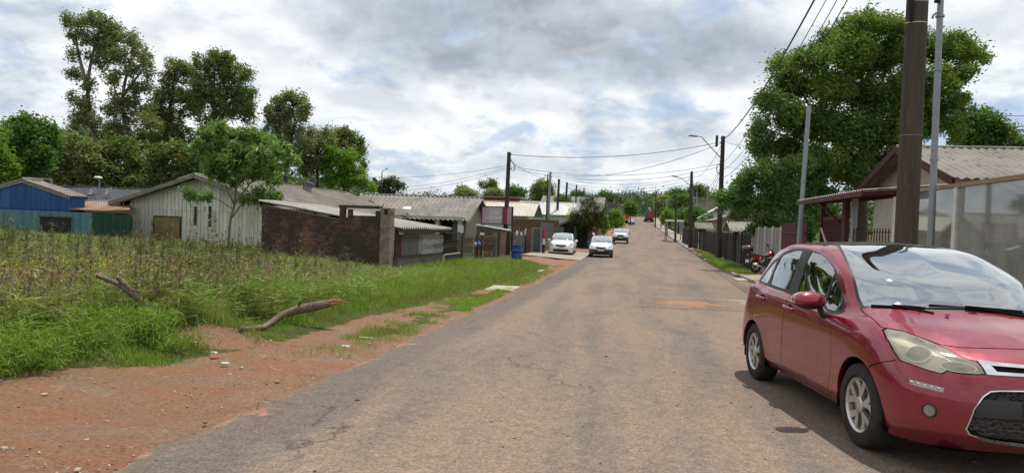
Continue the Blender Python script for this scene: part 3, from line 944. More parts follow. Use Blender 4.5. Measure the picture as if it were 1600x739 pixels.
sh.cut('rear_screen', [(-.02, 1.10), (.45, 1.11), (.54, 1.16), (.50, 1.34), (.3, 1.37), (-.02, 1.38)], 'yz', lambda f, c: c.x < -2.45, only=('body',))
sh.cut('rear_bumper', [(-3.5, .1), (-3.5, .62), (-2.93, .64), (-2.88, .5), (-2.86, .1)], 'xz', lambda f, c: c.x < -2.6, only=('body',))

sh.make('body', 'body', RED, car, rim=.03)
sh.make('bonnet', 'bonnet', RED, car, offset=.0015, rim=.012)
sh.make('front_bumper', 'front_bumper', RED, car, offset=-.001, rim=.02)
sh.make('rear_bumper', 'rear_bumper', RED, car, rim=.02)
sh.make('gap', 'panel_gap', GAP, car, offset=-.006)
for s in ('left', 'right'): sh.make('window_trim', 'window_trim', BLACK, car, s, offset=.001)
sh.make('cowl', 'cowl', BLACK, car, offset=-.01)
sh.make('screen_edge', 'windscreen_edge', BLACK, car, offset=.0005)
WGL = glass_mat('windscreen_glass', (.80, .88, .86), .50, .40)
sh.make('windscreen', 'windscreen', WGL, car, offset=.001)
ROOFB = plain('roof_black', (.012, .014, .012), .3, spec=.3)
sh.make('roof_panel', 'roof_panel', ROOFB, car, offset=.001)
sh.make('rear_screen', 'rear_window', GLASS, car)
SGL = glass_mat('side_glass', (.70, .80, .78), .42, .20)
for s in ('left', 'right'):
    d1 = sh.make('door_front', 'front_door', RED, car, s, rim=.012)
    d2 = sh.make('door_rear', 'rear_door', RED, car, s, rim=.012)
    for nm in ('glass_front', 'glass_small', 'glass_rear', 'glass_quarter'):
        sh.make(nm, 'side_window', SGL, car, s, offset=-.003)
    sg = 1 if s == 'left' else -1
    for d_, hx, hz in ((d1, -1.475, .895), (d2, -2.30, .928)):
        m = MB()
        pts = [(hx + .115, sg * .838, hz - .012), (hx + .09, sg * .868, hz - .008), (hx, sg * .874, hz), (hx - .09, sg * .868, hz + .006), (hx - .115, sg * .838, hz + .01)]
        m.tube(pts, [.012, .016, .018, .016, .012], 8)
        m.build('handle', RED, d_, smooth=True)
        m = MB()
        m.lathe([(.001, .0), (.030, -.001), (.034, .006)], 20, 'Y', (0, 0, 0))
        q = m.build('handle_recess', GAP, d_, smooth=True); q.location = (hx + .01, sg * .8475, hz + .002); q.scale = (2.0, 1, .85)
    # headlamp: fogged lens over a pale housing with two dark bowls
LENS = NT('yellowed_lens')
nz = LENS.noise(9, 6, .6)
df = LENS.n('ShaderNodeBsdfDiffuse'); LENS.l(LENS.ramp(nz, (.3, (.80, .76, .60)), (.7, (.70, .66, .52))), df.inputs[0])
trn = LENS.n('ShaderNodeBsdfTransparent'); trn.inputs[0].default_value = (.95, .94, .84, 1)
m1 = LENS.n('ShaderNodeMixShader'); LENS.l(LENS.ramp(nz, (.3, .66), (.7, .82)), m1.inputs[0]); LENS.l(df.outputs[0], m1.inputs[1]); LENS.l(trn.outputs[0], m1.inputs[2])
gl = LENS.n('ShaderNodeBsdfGlossy'); gl.inputs['Roughness'].default_value = .08
fr = LENS.n('ShaderNodeFresnel', IOR=1.5); m2 = LENS.n('ShaderNodeMixShader')
LENS.l(fr.outputs[0], m2.inputs[0]); LENS.l(m1.outputs[0], m2.inputs[1]); LENS.l(gl.outputs[0], m2.inputs[2]); LENS.l(m2.outputs[0], LENS.out.inputs['Surface'])
HOUSE = plain('lamp_housing', (.66, .63, .50), .4, var=.15)
BOWL = plain('lamp_bowl', (.10, .10, .095), .3, metal=.3)
BULB = plain('lamp_projector', (.05, .05, .05), .08, metal=.3, coat=1)
for s in ('left', 'right'):
    sg = 1 if s == 'left' else -1
    hl = sh.make('lens', 'headlight', LENS.m, car, s, offset=.001)
    sh.make('lamp_seal', 'lamp_seal', GAP, hl, s, offset=-.003)
    sh.make('lens', 'lamp_housing', HOUSE, hl, s, offset=-.045)
    lb_ = bmesh.new(); lb_.from_mesh(hl.data); lb_.normal_update(); lt = BVHTree.FromBMesh(lb_)
    for (y, z, ry_, rz_) in ((.690, .800, .070, .062), (.525, .748, .092, .034)):
        hp, hn, _i, _d = lt.ray_cast(Vector((3, sg * y, z)), Vector((-1, 0, 0)))
        if hp is None: continue
        if hn.x < 0: hn = -hn
        bp = hp - hn * .030; rot = hn.to_track_quat('X', 'Z').to_euler()
        m = MB(); m.lathe([(1, 0), (.92, .06), (.8, 0), (.45, -.12), (.001, -.16)], 28, 'X')
        o = m.build('lamp_bowl', BOWL, hl, smooth=True); o.location = bp; o.scale = (.10, ry_, rz_); o.rotation_euler = rot
        m = MB(); m.lathe([(1.0, 0), (1.07, .05), (1.14, 0)], 32, 'X'); o = m.build('bowl_rim', CHROME, hl, smooth=True); o.location = bp; o.scale = (.10, ry_, rz_); o.rotation_euler = rot
        m = MB(); m.lathe([(.001, .9), (.35, .8), (.5, .4), (.55, 0)], 20, 'X')
        o = m.build('lamp_bulb', BULB, hl, smooth=True); o.location = bp - hn * .012; o.scale = (.035, ry_ * .9, rz_ * .9); o.rotation_euler = rot
    dr = sh.make('drl', 'running_light', plain('drl_lens', (.30, .29, .27), .15, metal=.5, coat=1), car, s, offset=-.008)
    for k in range(5):
        m = MB(); m.lathe([(.012, 0), (.009, .006), (.001, .008)], 12, 'X')
        t_ = k / 4; o = m.build('led', CHROME, dr, smooth=True)
        o.location = (.53 + .115 * t_ - .004 , sg * (.752 - .108 * t_), .605 - .014 * t_); o.rotation_euler = (0, 0, sg * R(50))
    fg = sh.make('fog', 'fog_light', plain('fog_lens', (.35, .35, .34), .1, metal=.6, coat=1), car, s, offset=-.006)
    m = MB(); m.lathe([(.036, 0), (.040, .006), (.045, .002), (.046, -.01)], 28, 'X')
    o = m.build('fog_rim', BLACK, fg, smooth=True); o.location = (.627, sg * .690, .442); o.rotation_euler = (0, 0, sg * R(52)); 
    sh.make('tail_lamp', 'tail_light', plain('tail_red', (.30, .01, .012), .12, coat=1), car, s)
    # door mirror on its stalk
    mc = INV @ at(1265, 469, 5.72); 
    if sg > 0: mc.y = -mc.y
    yy = abs(mc.y)
    m = MB(); P = []
    pod = []
    for k in range(9):
        t_ = k / 8; a_ = math.pi * (t_ - .5)
        pod.append((math.cos(a_), math.sin(a_)))
    m.lathe([(max(.001, .105 * c_**.75), .135 * s_) for c_, s_ in pod], 28, 'Y')
    o = m.build('mirror', REDC, car, smooth=True); o.location = mc; o.scale = (.85, 1.0, .72); o.rotation_euler = (0, R(4), sg * R(-12))
    m = MB(); m.lathe([(.001, 0), (.088, 0), (.095, .006)], 24, 'X')
    o2 = m.build('mirror_glass', MIRRORG, o, smooth=True); o2.location = (-.088, 0, 0); o2.scale = (-1, 1.25, .9)
    m = MB(); m.lathe([(max(.001, .107 * c_**.75), .137 * s_) for c_, s_ in pod], 28, 'Y')
    bm_ = bmesh.new(); me = m.build('mirror_base', BLACK, o, smooth=True)
    bm_.from_mesh(me.data); bmesh.ops.bisect_plane(bm_, geom=list(bm_.verts) + list(bm_.edges) + list(bm_.faces), plane_co=(0, 0, -.045), plane_no=(0, 0, 1), clear_outer=True)
    bm_.to_mesh(me.data); bm_.free()
    m = MB(); m.tube([(-.69, sg * .80, .905), (-.71, sg * .845, .915), (mc.x, sg * (yy - .08), mc.z - .055), (mc.x, sg * (yy - .02), mc.z - .03)], [.045, .03, .024, .03], 10)
    m.build('mirror_arm', BLACK, car, smooth=True)
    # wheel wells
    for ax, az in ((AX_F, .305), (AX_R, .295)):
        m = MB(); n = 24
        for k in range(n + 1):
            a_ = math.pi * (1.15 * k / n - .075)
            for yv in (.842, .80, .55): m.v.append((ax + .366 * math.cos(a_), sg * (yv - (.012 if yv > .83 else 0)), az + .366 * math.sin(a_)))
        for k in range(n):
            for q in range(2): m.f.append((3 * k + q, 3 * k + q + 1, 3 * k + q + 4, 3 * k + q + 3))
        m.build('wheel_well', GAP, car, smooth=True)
for ax in (AX_F, AX_R):
    for s in (1, -1):
        make_wheel(car, (ax, s * .742, WR), WR, .20, s, SILVER)
sh.make('chrome_bar', 'chrome_bar', CHROME, car, offset=.006, rim=.012)
sh.make('bar_slot', 'chrome_bar_slot', GAP, car, offset=-.004)
sh.make('grille_rim', 'grille_rim', CHROME, car, offset=.004, rim=.02)
GRM = NT('grille_mesh'); 
vo = GRM.n('ShaderNodeTexVoronoi'); vo.inputs['Scale'].default_value = 42; GRM.l(GRM.coords('Object'), vo.inputs['Vector'])
GRM.principled(GRM.ramp(vo.outputs['Distance'], (.25, (.004, .004, .004)), (.5, (.03, .03, .03))), .5, GRM.bump(vo.outputs['Distance'], 1, .02))
sh.make('grille', 'grille', GRM.m, car, offset=-.03)
sh.make('bumper_bar', 'bumper_bar', plain('bar_grey', (.03, .03, .032), .35), car, offset=-.012, rim=.02)
m = MB(); m.add([(.62, -.60, .19), (.62, .60, .19), (-2.95, .62, .24), (-2.95, -.62, .24)], [(0, 1, 2, 3)])
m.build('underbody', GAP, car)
# cabin: floor tub, dash, wheel, seats
m = MB(); m.box(-2.7, -.30, -.72, .72, .30, .62); m.build('cabin_floor', CABIN, car)
m = MB(); m.prism([(-.27, -.68, .90), (-.36, -.68, 1.0), (-.62, -.68, 1.01), (-.74, -.68, .94), (-.76, -.68, .70), (-.3, -.68, .62)], (0, 1.36, 0))
m.build('dashboard', plain('dash', (.045, .045, .048), .6), car, bevel=.02)
m = MB(); ring = [Vector((-.86 + .055 * math.sin(a_) , .36 + .185 * math.cos(a_), .98 + .165 * math.sin(a_))) for a_ in np.linspace(0, 2 * math.pi, 33)]
m.tube(ring, .016, 8); m.bar((-.86, .19, .98), (-.86, .53, .98), .03); m.bar((-.86, .36, .98), (-.74, .36, .93), .05)
m.build('steering_wheel', BLACK, car, smooth=True, auto=40)
for sx, ys in ((-1.30, (.36, -.36)), (-2.15, (.36, -.36))):
    for y in ys:
        st = bpy.data.objects.new('seat', None); COL.objects.link(st); st.parent = car; st.location = (sx, y, 0)
        m = MB(); m.box(-.05, .45, -.24, .24, .5, .68); m.build('seat_cushion', CABIN, st, bevel=.05)
        m = MB(); m.prism([(-.02, -.24, .62), (.10, -.24, .62), (-.10, -.24, 1.16), (-.20, -.24, 1.16)], (0, .48, 0)); m.build('seat_back', CABIN, st, bevel=.04)
        m = MB(); m.box(-.20, -.11, -.13, .13, 1.19, 1.36); m.build('headrest', CABIN, st, bevel=.03)
m = MB(); m.lathe([(.001, .018), (.35, .015), (.9, .005), (1, -.01)], 20, 'X'); 
o = m.build('rear_view_mirror', CABIN, car, smooth=True); o.location = (-.80, 0, 1.33); o.scale = (1, .11, .035)
for a_, b_ in (((-.262, -.66, 1.035), (-.135, -.315, 1.043)), ((-.172, -.27, 1.063), (-.142, .40, 1.045))):
    m = MB(); A_ = Vector(a_); B_ = Vector(b_)
    m.bar(A_, B_, .012, .022); m.bar(A_.lerp(B_, .38) + Vector((.012, 0, .012)), A_.lerp(B_, .9) + Vector((.02, 0, .006)), .02, .018)
    m.bar(A_.lerp(B_, .5) + Vector((.012, 0, .01)), B_ + Vector((.06, .03, -.03)), .022, .018)
    m.build('wiper', plain('wiper_black', (.014, .014, .014), .9, spec=.1), car, bevel=.003)
m = MB(); m.lathe([(.001, .012), (.012, .010), (.014, 0)], 12, 'Z', (-.021, -.219, 1.006)); m.build('washer_jet', BLACK, car, smooth=True)
m = MB(); m.box(.792, .802, -.20, .20, .46, .55); m.build('number_plate', plain('plate_grey', (.55, .55, .54), .5), car)
# ------------------------------------------------------------------ surfaces of the houses
BOARD_W = worn('white_boards', (.73, .72, .60), (.63, .62, .51), 1.2, .85, c3=(.22, .21, .17), fine=24, bump=.3, stretch=(3, 3, .35), island=.22)
BOARD_B = worn('blue_boards', (.030, .115, .33), (.022, .085, .25), 1.3, .7, c3=(.10, .18, .30), fine=24, bump=.3, stretch=(3, 3, .35), island=.3)
TEAL = worn('teal_sheet', (.10, .23, .25), (.07, .17, .19), 1.4, .6, c3=(.20, .30, .30), fine=20, bump=.2, stretch=(2.5, 2.5, .4))
GREENS = worn('green_sheet', (.012, .07, .032), (.010, .05, .026), 1.4, .55, c3=(.02, .08, .06), fine=20, bump=.2, stretch=(2.5, 2.5, .4))
FIBRE = worn('fibre_cement_roof', (.21, .19, .17), (.13, .115, .10), .8, .95, c3=(.075, .068, .06), fine=14, bump=.5, bdist=.01)
FIBRE2 = worn('fibre_cement_pale', (.35, .335, .31), (.235, .22, .20), .9, .95, c3=(.14, .13, .115), fine=14, bump=.4, bdist=.01)
FIBRE3 = worn('fibre_cement_mid', (.25, .235, .21), (.165, .15, .135), .8, .95, c3=(.10, .09, .08), fine=14, bump=.4, bdist=.01)
SLATE = worn('dark_sheet_roof', (.062, .066, .078), (.048, .05, .06), .8, .7, fine=14)
CREAMR = worn('cream_sheet_roof', (.52, .49, .40), (.42, .39, .32), .7, .75, c3=(.30, .28, .22), fine=14)
WHITER = worn('white_sheet_roof', (.55, .55, .53), (.42, .42, .40), .7, .75, c3=(.30, .29, .27), fine=14)
RUSTR = worn('rusty_roof', (.30, .12, .065), (.38, .30, .23), 1.4, .9, c3=(.45, .42, .38), fine=12, lo=.42, hi=.58)
FASCIA = worn('grey_fascia', (.26, .24, .21), (.15, .14, .12), 2, .9, c3=(.09, .08, .07), fine=20, stretch=(1, 1, 3))
CREAM = worn('cream_plaster', (.50, .46, .37), (.42, .385, .31), .8, .9, c3=(.32, .29, .24), fine=20, bump=.15)
BEIGE = worn('beige_plaster', (.34, .31, .25), (.28, .25, .20), .8, .9, c3=(.20, .18, .15), fine=20, bump=.15)
GREYP = worn('grey_plaster', (.19, .18, .165), (.12, .115, .105), 1.2, .95, c3=(.06, .058, .052), fine=20, bump=.3)
BROWNW = worn('brown_wall', (.155, .105, .065), (.105, .07, .045), 1.4, .9, c3=(.065, .045, .03), fine=20, bump=.25, stretch=(1, 1, .5))
OCHRE = worn('ochre_boards', (.17, .105, .045), (.125, .08, .036), 1.4, .9, c3=(.09, .06, .03), fine=20, bump=.2)
WHITEW = worn('white_wall', (.60, .60, .57), (.48, .48, .45), .8, .85, fine=20, bump=.1)
MAROON = worn('maroon_paint', (.085, .014, .016), (.055, .010, .012), 2, .6, c3=(.12, .035, .03), fine=20, bump=.1)
WOOD = worn('weathered_wood', (.12, .095, .075), (.065, .05, .04), 3, .9, c3=(.17, .15, .13), fine=30, stretch=(4, 4, .5))
BLACKI = worn('dark_iron', (.030, .028, .027), (.045, .038, .034), 3, .7, c3=(.07, .045, .03), fine=30)
RUSTI = worn('rusty_iron', (.10, .042, .028), (.065, .03, .022), 3, .8, c3=(.16, .07, .04), fine=30)
GALV = worn('galvanised', (.30, .32, .34), (.24, .26, .28), 2, .45, fine=20, metal=.35, bump=.05)
SHUT = worn('yellow_shutter', (.30, .22, .085), (.22, .155, .06), 2, .8, c3=(.12, .085, .04), fine=24, stretch=(.4, .4, 3))
DKWOOD = worn('dark_trim', (.065, .055, .045), (.04, .034, .028), 3, .9, fine=24)
PANE = plain('window_pane', (.025, .03, .034), .08, spec=.6)
DARKIN = plain('dark_opening', (.018, .016, .015), .9)
LIGHTP = plain('pale_paint', (.55, .54, .50), .6)

BR = NT('mouldy_brick')
bt = BR.n('ShaderNodeTexBrick'); bt.inputs['Scale'].default_value = 1.0
bt.inputs['Brick Width'].default_value = .30; bt.inputs['Row Height'].default_value = .13; bt.inputs['Mortar Size'].default_value = .012
bt.inputs['Color1'].default_value = (.20, .082, .048, 1); bt.inputs['Color2'].default_value = (.13, .06, .04, 1); bt.inputs['Mortar'].default_value = (.16, .14, .12, 1)
cmb = BR.n('ShaderNodeCombineXYZ'); sp_ = BR.n('ShaderNodeSeparateXYZ'); BR.l(BR.coords('Object'), sp_.inputs[0])
BR.l(BR.math('ADD', sp_.outputs[0], sp_.outputs[1]), cmb.inputs[0]); BR.l(sp_.outputs[2], cmb.inputs[1]); BR.l(cmb.outputs[0], bt.inputs['Vector'])
mould = BR.math('ADD', BR.math('MULTIPLY', BR.noise(1.0, 6, .6), .55), BR.math('MULTIPLY', BR.noise(5.5, 6, .7, stretch=(.7, .7, 2.0)), .45))
ccol = BR.mix(BR.ramp(mould, (.49, 1), (.575, .12)), bt.outputs['Color'], BR.ramp(BR.noise(14, 6, .7), (.3, (.028, .022, .018)), (.75, (.085, .066, .052))))
BR.principled(ccol, .95, BR.bump(bt.outputs['Fac'], -.6, .02), spec=.15)
BRICK = BR.m
BR2 = NT('pale_small_brick')
b2 = BR2.n('ShaderNodeTexBrick'); b2.inputs['Scale'].default_value = 1.0
b2.inputs['Brick Width'].default_value = .2; b2.inputs['Row Height'].default_value = .055; b2.inputs['Mortar Size'].default_value = .008
b2.inputs['Color1'].default_value = (.30, .24, .18, 1); b2.inputs['Color2'].default_value = (.22, .17, .125, 1); b2.inputs['Mortar'].default_value = (.14, .125, .11, 1)
c2_ = BR2.n('ShaderNodeCombineXYZ'); s2_ = BR2.n('ShaderNodeSeparateXYZ'); BR2.l(BR2.coords('Object'), s2_.inputs[0])
BR2.l(BR2.math('ADD', s2_.outputs[0], s2_.outputs[1]), c2_.inputs[0]); BR2.l(s2_.outputs[2], c2_.inputs[1]); BR2.l(c2_.outputs[0], b2.inputs['Vector'])
BR2.principled(BR2.mix(BR2.ramp(BR2.noise(3, 7, .7), (.45, 0), (.7, .75)), b2.outputs['Color'], (.07, .06, .05)), .95, BR2.bump(b2.outputs['Fac'], -.8, .02), spec=.15)
BRICK2 = BR2.m
ORANGEB = worn('orange_brick', (.26, .085, .045), (.20, .07, .04), 6, .9, fine=20)


def opening(parent, name, face, u, z, w, h, dims, frame=DKWOOD, pane=PANE, bars=0, depth=.05):
    """a framed window or door on a wall face: 's' front, 'n' back, 'e' right, 'w' left"""
    hx, l = dims
    def P(a, b, o):                                   # a along the wall, b up, o outwards
        return {'s': (a, -o, b), 'n': (a, l + o, b), 'e': (hx + o, a, b), 'w': (-hx - o, a, b)}[face]
    def bx(m, a0, a1, b0, b1, o0, o1):
        p = P(a0, b0, o0); q = P(a1, b1, o1)
        m.box(*[f_(p[i], q[i]) for i in range(3) for f_ in (min, max)])
    t_ = .06; m = MB()
    bx(m, u - w / 2, u - w / 2 + t_, z, z + h, -.01, depth); bx(m, u + w / 2 - t_, u + w / 2, z, z + h, -.01, depth)
    bx(m, u - w / 2 + t_, u + w / 2 - t_, z + h - t_, z + h, -.01, depth); bx(m, u - w / 2 + t_, u + w / 2 - t_, z, z + t_ * .8, -.01, depth + .015)
    for k in range(bars):
        a = u - w / 2 + w * (k + 1) / (bars + 1); bx(m, a - .02, a + .02, z + t_, z + h - t_, .012, depth - .01)
    f_o = m.build(name, frame, parent)
    m = MB(); bx(m, u - w / 2 + t_, u + w / 2 - t_, z + t_, z + h - t_, -.01, .012)
    m.build('pane' if name == 'window' else 'leaf', pane, f_o)
    return f_o


def house(name, label, cat, loc, w, l, wall_h, rise, ridge, wall, roof, yaw=YAW, over=.5, over_g=.4, pitch=.18, wins=(), doors=(), group=None, fascia=FASCIA, amp=.028, nv=5, base=.6, sag=.03, only_roof=None):
    """origin: middle of the front wall at floor level; l runs back along local y; ridge 'y' gables face front and back, 'x' they face the sides"""
    h = thing(name, label, cat, loc, yaw, group)
    hx = w / 2; m = MB(); zr = wall_h + rise
    if ridge == 'y':
        m.prism([(-hx, 0, -base), (hx, 0, -base), (hx, 0, wall_h), (0, 0, zr), (-hx, 0, wall_h)], (0, l, 0))
    else:
        m.prism([(-hx, 0, -base), (-hx, l, -base), (-hx, l, wall_h), (-hx, l / 2, zr), (-hx, 0, wall_h)], (w, 0, 0))
    m.build('wall', wall, h)
    k = rise / (hx if ridge == 'y' else l / 2)
    th = .02; e = .05; drop = k * over
    for sgn in (-1, 1):
        m = MB()
        if ridge == 'y':
            a = (0, -over_g, zr + e); b = (0, l + over_g, zr + e); c_ = (sgn * (hx + over), l + over_g, wall_h - drop + e); d = (sgn * (hx + over), -over_g, wall_h - drop + e)
            ln = l + 2 * over_g
        else:
            yy = -over if sgn < 0 else l + over
            a = (-hx - over_g, l / 2, zr + e); b = (hx + over_g, l / 2, zr + e); c_ = (hx + over_g, yy, wall_h - drop + e); d = (-hx - over_g, yy, wall_h - drop + e)
            ln = w + 2 * over_g
        wv = max(4, round(ln / pitch))
        m.sheet(a, b, c_, d, min(wv * 6, 900), nv, amp, wv, thick=th, sag=sag)
        m.build('roof', roof, h, smooth=True, auto=50)
    m = MB()
    if ridge == 'y':
        m.tube([(0, -over_g, zr + e + .02), (0, l / 2, zr + e + .03), (0, l + over_g, zr + e + .02)], .07, 8)
    else:
        m.tube([(-hx - over_g, l / 2, zr + e + .02), (hx + over_g, l / 2, zr + e + .02)], .07, 8)
    m.build('ridge_cap', roof, h, smooth=True, auto=50)
    f0 = .16
    for e_ in (0, 1):
        m = MB()
        for q_ in (-1, 1):
            if ridge == 'y':
                y = l + over_g - .05 if e_ else -over_g + .02; m.bar((0, y, zr - .06), (q_ * (hx + over - .02), y, wall_h - drop - .06), .03, f0)
            else:
                x = (hx + over_g - .02) * (1 if e_ else -1); m.bar((x, l / 2, zr - .06), (x, l + over - .02 if q_ > 0 else -over + .02, wall_h - drop - .06), .03, f0)
        m.build('fascia', fascia, h)
    for (face, u, z, ww, hh, *rest) in wins:
        opening(h, 'window', face, u, z, ww, hh, (hx, l), *rest)
    for (face, u, z, ww, hh, *rest) in doors:
        opening(h, 'door', face, u, z, ww, hh, (hx, l), *rest)
    return h


# ------------------------------------------------------------------ the beige boarded house across the weeds
pr = at(425, 383, 35.0); pl = at(203, 381, 36.3)
hw = (pr - pl).xy.length; mid = (pr + pl) / 2; FL = -.28
beige = house('wooden_house', 'long pale boarded house with yellow shutter and wavy grey roof behind the weeds', 'house', (mid.x, mid.y, FL), hw - .06, 18.2, 2.28, 1.32, 'y', DKWOOD, FIBRE, over=.85, over_g=.65, base=.5, nv=12, sag=.07, pitch=.30, amp=.05)
hx = hw / 2 + .01
m = MB(); x = -hx; r_ = random.Random(3)
while x < hx - .01:                                     # upright boards, lapped at the gable foot
    wd = min(.215 + r_.uniform(-.02, .02), hx - x); o = r_.uniform(0, .012)
    ztop = 2.2 + 1.30 * (1 - abs(x + wd / 2) / hx) + .04
    m.box(x + .010, x + wd - .010, -.055 - o, -.004, -.02 + r_.uniform(-.02, .02), 1.83 + r_.uniform(-.01, .01))
    zz_ = [2.22 + 1.30 * (1 - abs(q) / hx) for q in (x + .006, x + wd - .006)]
    m.prism([(x + .010, -.085 - o, 1.80), (x + wd - .010, -.085 - o, 1.80), (x + wd - .010, -.085 - o, zz_[1]), (x + .010, -.085 - o, zz_[0])], (0, .06, 0))
    x += wd
m.build('front_boards', BOARD_W, beige)
m = MB(); y = .02
while y < 18.1:
    m.box(hx - .05, hx + .02 + r_.uniform(0, .012), y, y + .205, 0, 2.2); y += .215
m.build('side_boards', BOARD_W, beige)
m = MB(); m.box(-hx - .05, hx + .05, -.10, 18.2, -.14, -.03); m.build('floor_beam', DKWOOD, beige)
ws = (at(262, 356, 35.9).x - mid.x) / math.cos(YAW)
f_o = opening(beige, 'window', 's', ws, .02 + .02, 1.62, 1.42, (hx, 18.2), DKWOOD, SHUT, 0, .13)
m = MB()
for s0, s1 in ((-.76, .28), (.34, .76)):
    m.box(ws + s0, ws + s1, -.105, -.03, .12, 1.40)
    z = .17
    while z < 1.34: m.prism([(ws + s0 + .03, -.105, z), (ws + s0 + .03, -.13, z - .01), (ws + s0 + .03, -.108, z + .055)], (s1 - s0 - .06, 0, 0)); z += .085
m.build('shutter', SHUT, f_o)
for u, z0, z1 in ((ws + 1.62, 1.05, 2.0), (ws + 2.45, 1.0, 2.05)):
    m = MB(); m.box(u - .06, u + .06, -.12, -.085, z0, z1); m.build('loose_board', DKWOOD, beige)
for sgn in (-1, 1):
    m = MB(); m.bar((0, -.66, 2.28 + 1.32 - .02), (sgn * (hx + .84), -.66, 2.28 - .3 + .01), .04, .20); m.build('barge_board', FASCIA, beige)
# satellite dish standing behind its ridge
def dish(label, loc, r, rz, tilt, mat, mesh=False):
    d = thing('satellite_dish', label, 'satellite dish', loc, rz, 'satellite dishes on the roofs')
    m = MB(); m.lathe([(r * k / 6, r * .28 * (k / 6)**2) for k in range(7)] + [(r * k / 6, r * .28 * (k / 6)**2 - .012) for k in range(6, -1, -1)], 28)
    o = m.build('reflector', mat, d, smooth=True); o.rotation_euler = (tilt, 0, 0); o.location = (0, 0, r * .95)
    m = MB(); m.tube([(0, 0, -.5), (0, 0, r * .95)], .03); m.build('mast', GALV, d)
    m = MB(); q = Matrix.Rotation(tilt, 3, 'X'); f = q @ Vector((0, 0, r * .85))
    for k in range(3):
        a_ = k * 2.1; e_ = q @ Vector((r * .8 * math.cos(a_), r * .8 * math.sin(a_), r * .2)); m.tube([e_ + Vector((0, 0, r * .95)), f + Vector((0, 0, r * .95))], .012, 5)
    m.build('feed_arm', GALV, d)
    return d
p_ = at(486, 292, 45.5); dish('large grey mesh satellite dish behind the ridge of the boarded house', (p_.x, p_.y, p_.z - .42), .55, R(-30), R(60), DARKM)

# ------------------------------------------------------------------ blue house and sheet fence at far left
p0 = at(-46, 374, 35); p1 = at(104, 374, 34.2)
bw = (p1 - p0).xy.length; mid = (p0 + p1) / 2; zb = at(50, 374, 34.6).z
zE = at(104, 306, 34.2).z; zR = at(33, 281, 34.5).z
blue = house('wooden_house', 'small bright blue boarded house above a teal sheet fence', 'house', (mid.x, mid.y + .3, zb), bw - .1, 1.0, zE - zb, zR - zE, 'y', BOARD_B, FASCIA, over=.12, over_g=.12, base=.6)
m = MB(); x = -bw / 2; 
while x < bw / 2 - .02:
    wd = min(.30 + r_.uniform(-.02, .02), bw / 2 - x)
    zz_ = [(zE - zb) + (zR - zE) * (1 - abs(q) / (bw / 2)) - .02 for q in (x + .008, x + wd - .008)]
    m.prism([(x + .008, -.05 - r_.uniform(0, .012), (zE - zb) * .68), (x + wd - .008, -.05, (zE - zb) * .68), (x + wd - .008, -.05, zz_[1]), (x + .008, -.05, zz_[0])], (0, .045, 0)); x += wd
m.build('front_boards', BOARD_B, blue)
ch = thing('chimney', 'square grey concrete chimney block with openings behind the blue gable', 'chimney', at(60, 291, 37.5), YAW)
m = MB()
for sx in (-.42, .42):
    for sy in (-.3, .3): m.box(sx - .1, sx + .1, sy - .1, sy + .1, -.9, .36)
m.box(-.52, .52, -.4, .4, .36, .46); m.box(-.52, .52, -.4, .4, -.9, .05); m.build('block', GREYP, ch)
def fence_sheet(name, label, cat, a, b, z0, z1, mat, pitch=.2, amp=.03, th=.015, group=None, top_mat=None):
    a = Vector(a); b = Vector(b); L = (b.xy - a.xy).length; f = thing(name, label, cat, (a.x, a.y, a.z), math.atan2(b.y - a.y, b.x - a.x), group)
    m = MB(); wv = max(2, round(L / pitch))
    base = 0; n = min(wv * 6, 800)
    for k in range(n + 1):
        x = L * k / n; o = amp * math.sin(2 * math.pi * wv * k / n)
        m.v += [(x, o, z0), (x, o, z1), (x, o + th, z1), (x, o + th, z0)]
    for k in range(n):
        for q in range(4): m.f.append((4 * k + q, 4 * k + 4 + q, 4 * k + 4 + (q + 1) % 4, 4 * k + (q + 1) % 4))
    m.build('sheet', mat, f, smooth=True, auto=50)
    m = MB()
    for k in range(int(L / 2.4) + 2):
        x = min(L, k * 2.4); m.box(x - .04, x + .04, .05, .13, z0 - .3, z1 - .03)
    m.build('post', DKWOOD, f)
    return f
za = at(50, 372, 33.6).z; zt = at(50, 329, 33.6).z
A_ = at(-40, 372, 33.6); B_ = at(143, 372, 33.4); C_ = at(203, 374, 33.3)
ft = fence_sheet('sheet_fence', 'weathered teal corrugated fence with a dark opening under the blue house', 'fence', (A_.x, A_.y, 0), (B_.x, B_.y, 0), za - .5, zt, TEAL, .34, .05)
fg_ = fence_sheet('sheet_fence', 'dark green corrugated fence between the teal fence and the boarded house', 'fence', (B_.x + .03, B_.y, 0), (C_.x, C_.y, 0), za - .5, zt - .06, GREENS, .36, .05)
m = MB(); d0 = (at(64, 350, 33.5).x - A_.x); d1 = (at(113, 350, 33.5).x - A_.x); m.box(d0, d1, -.06, -.035, za + .18, za + 1.05); m.build('opening', DARKIN, ft)
m = MB(); m.bar((d0 - .05, -.07, za + 1.08), (d1 + .05, -.07, za + 1.08), .06); m.bar((d0 - .05, -.07, za + .15), (d1 + .05, -.07, za + .15), .06); m.build('opening_frame', RUSTI, ft)
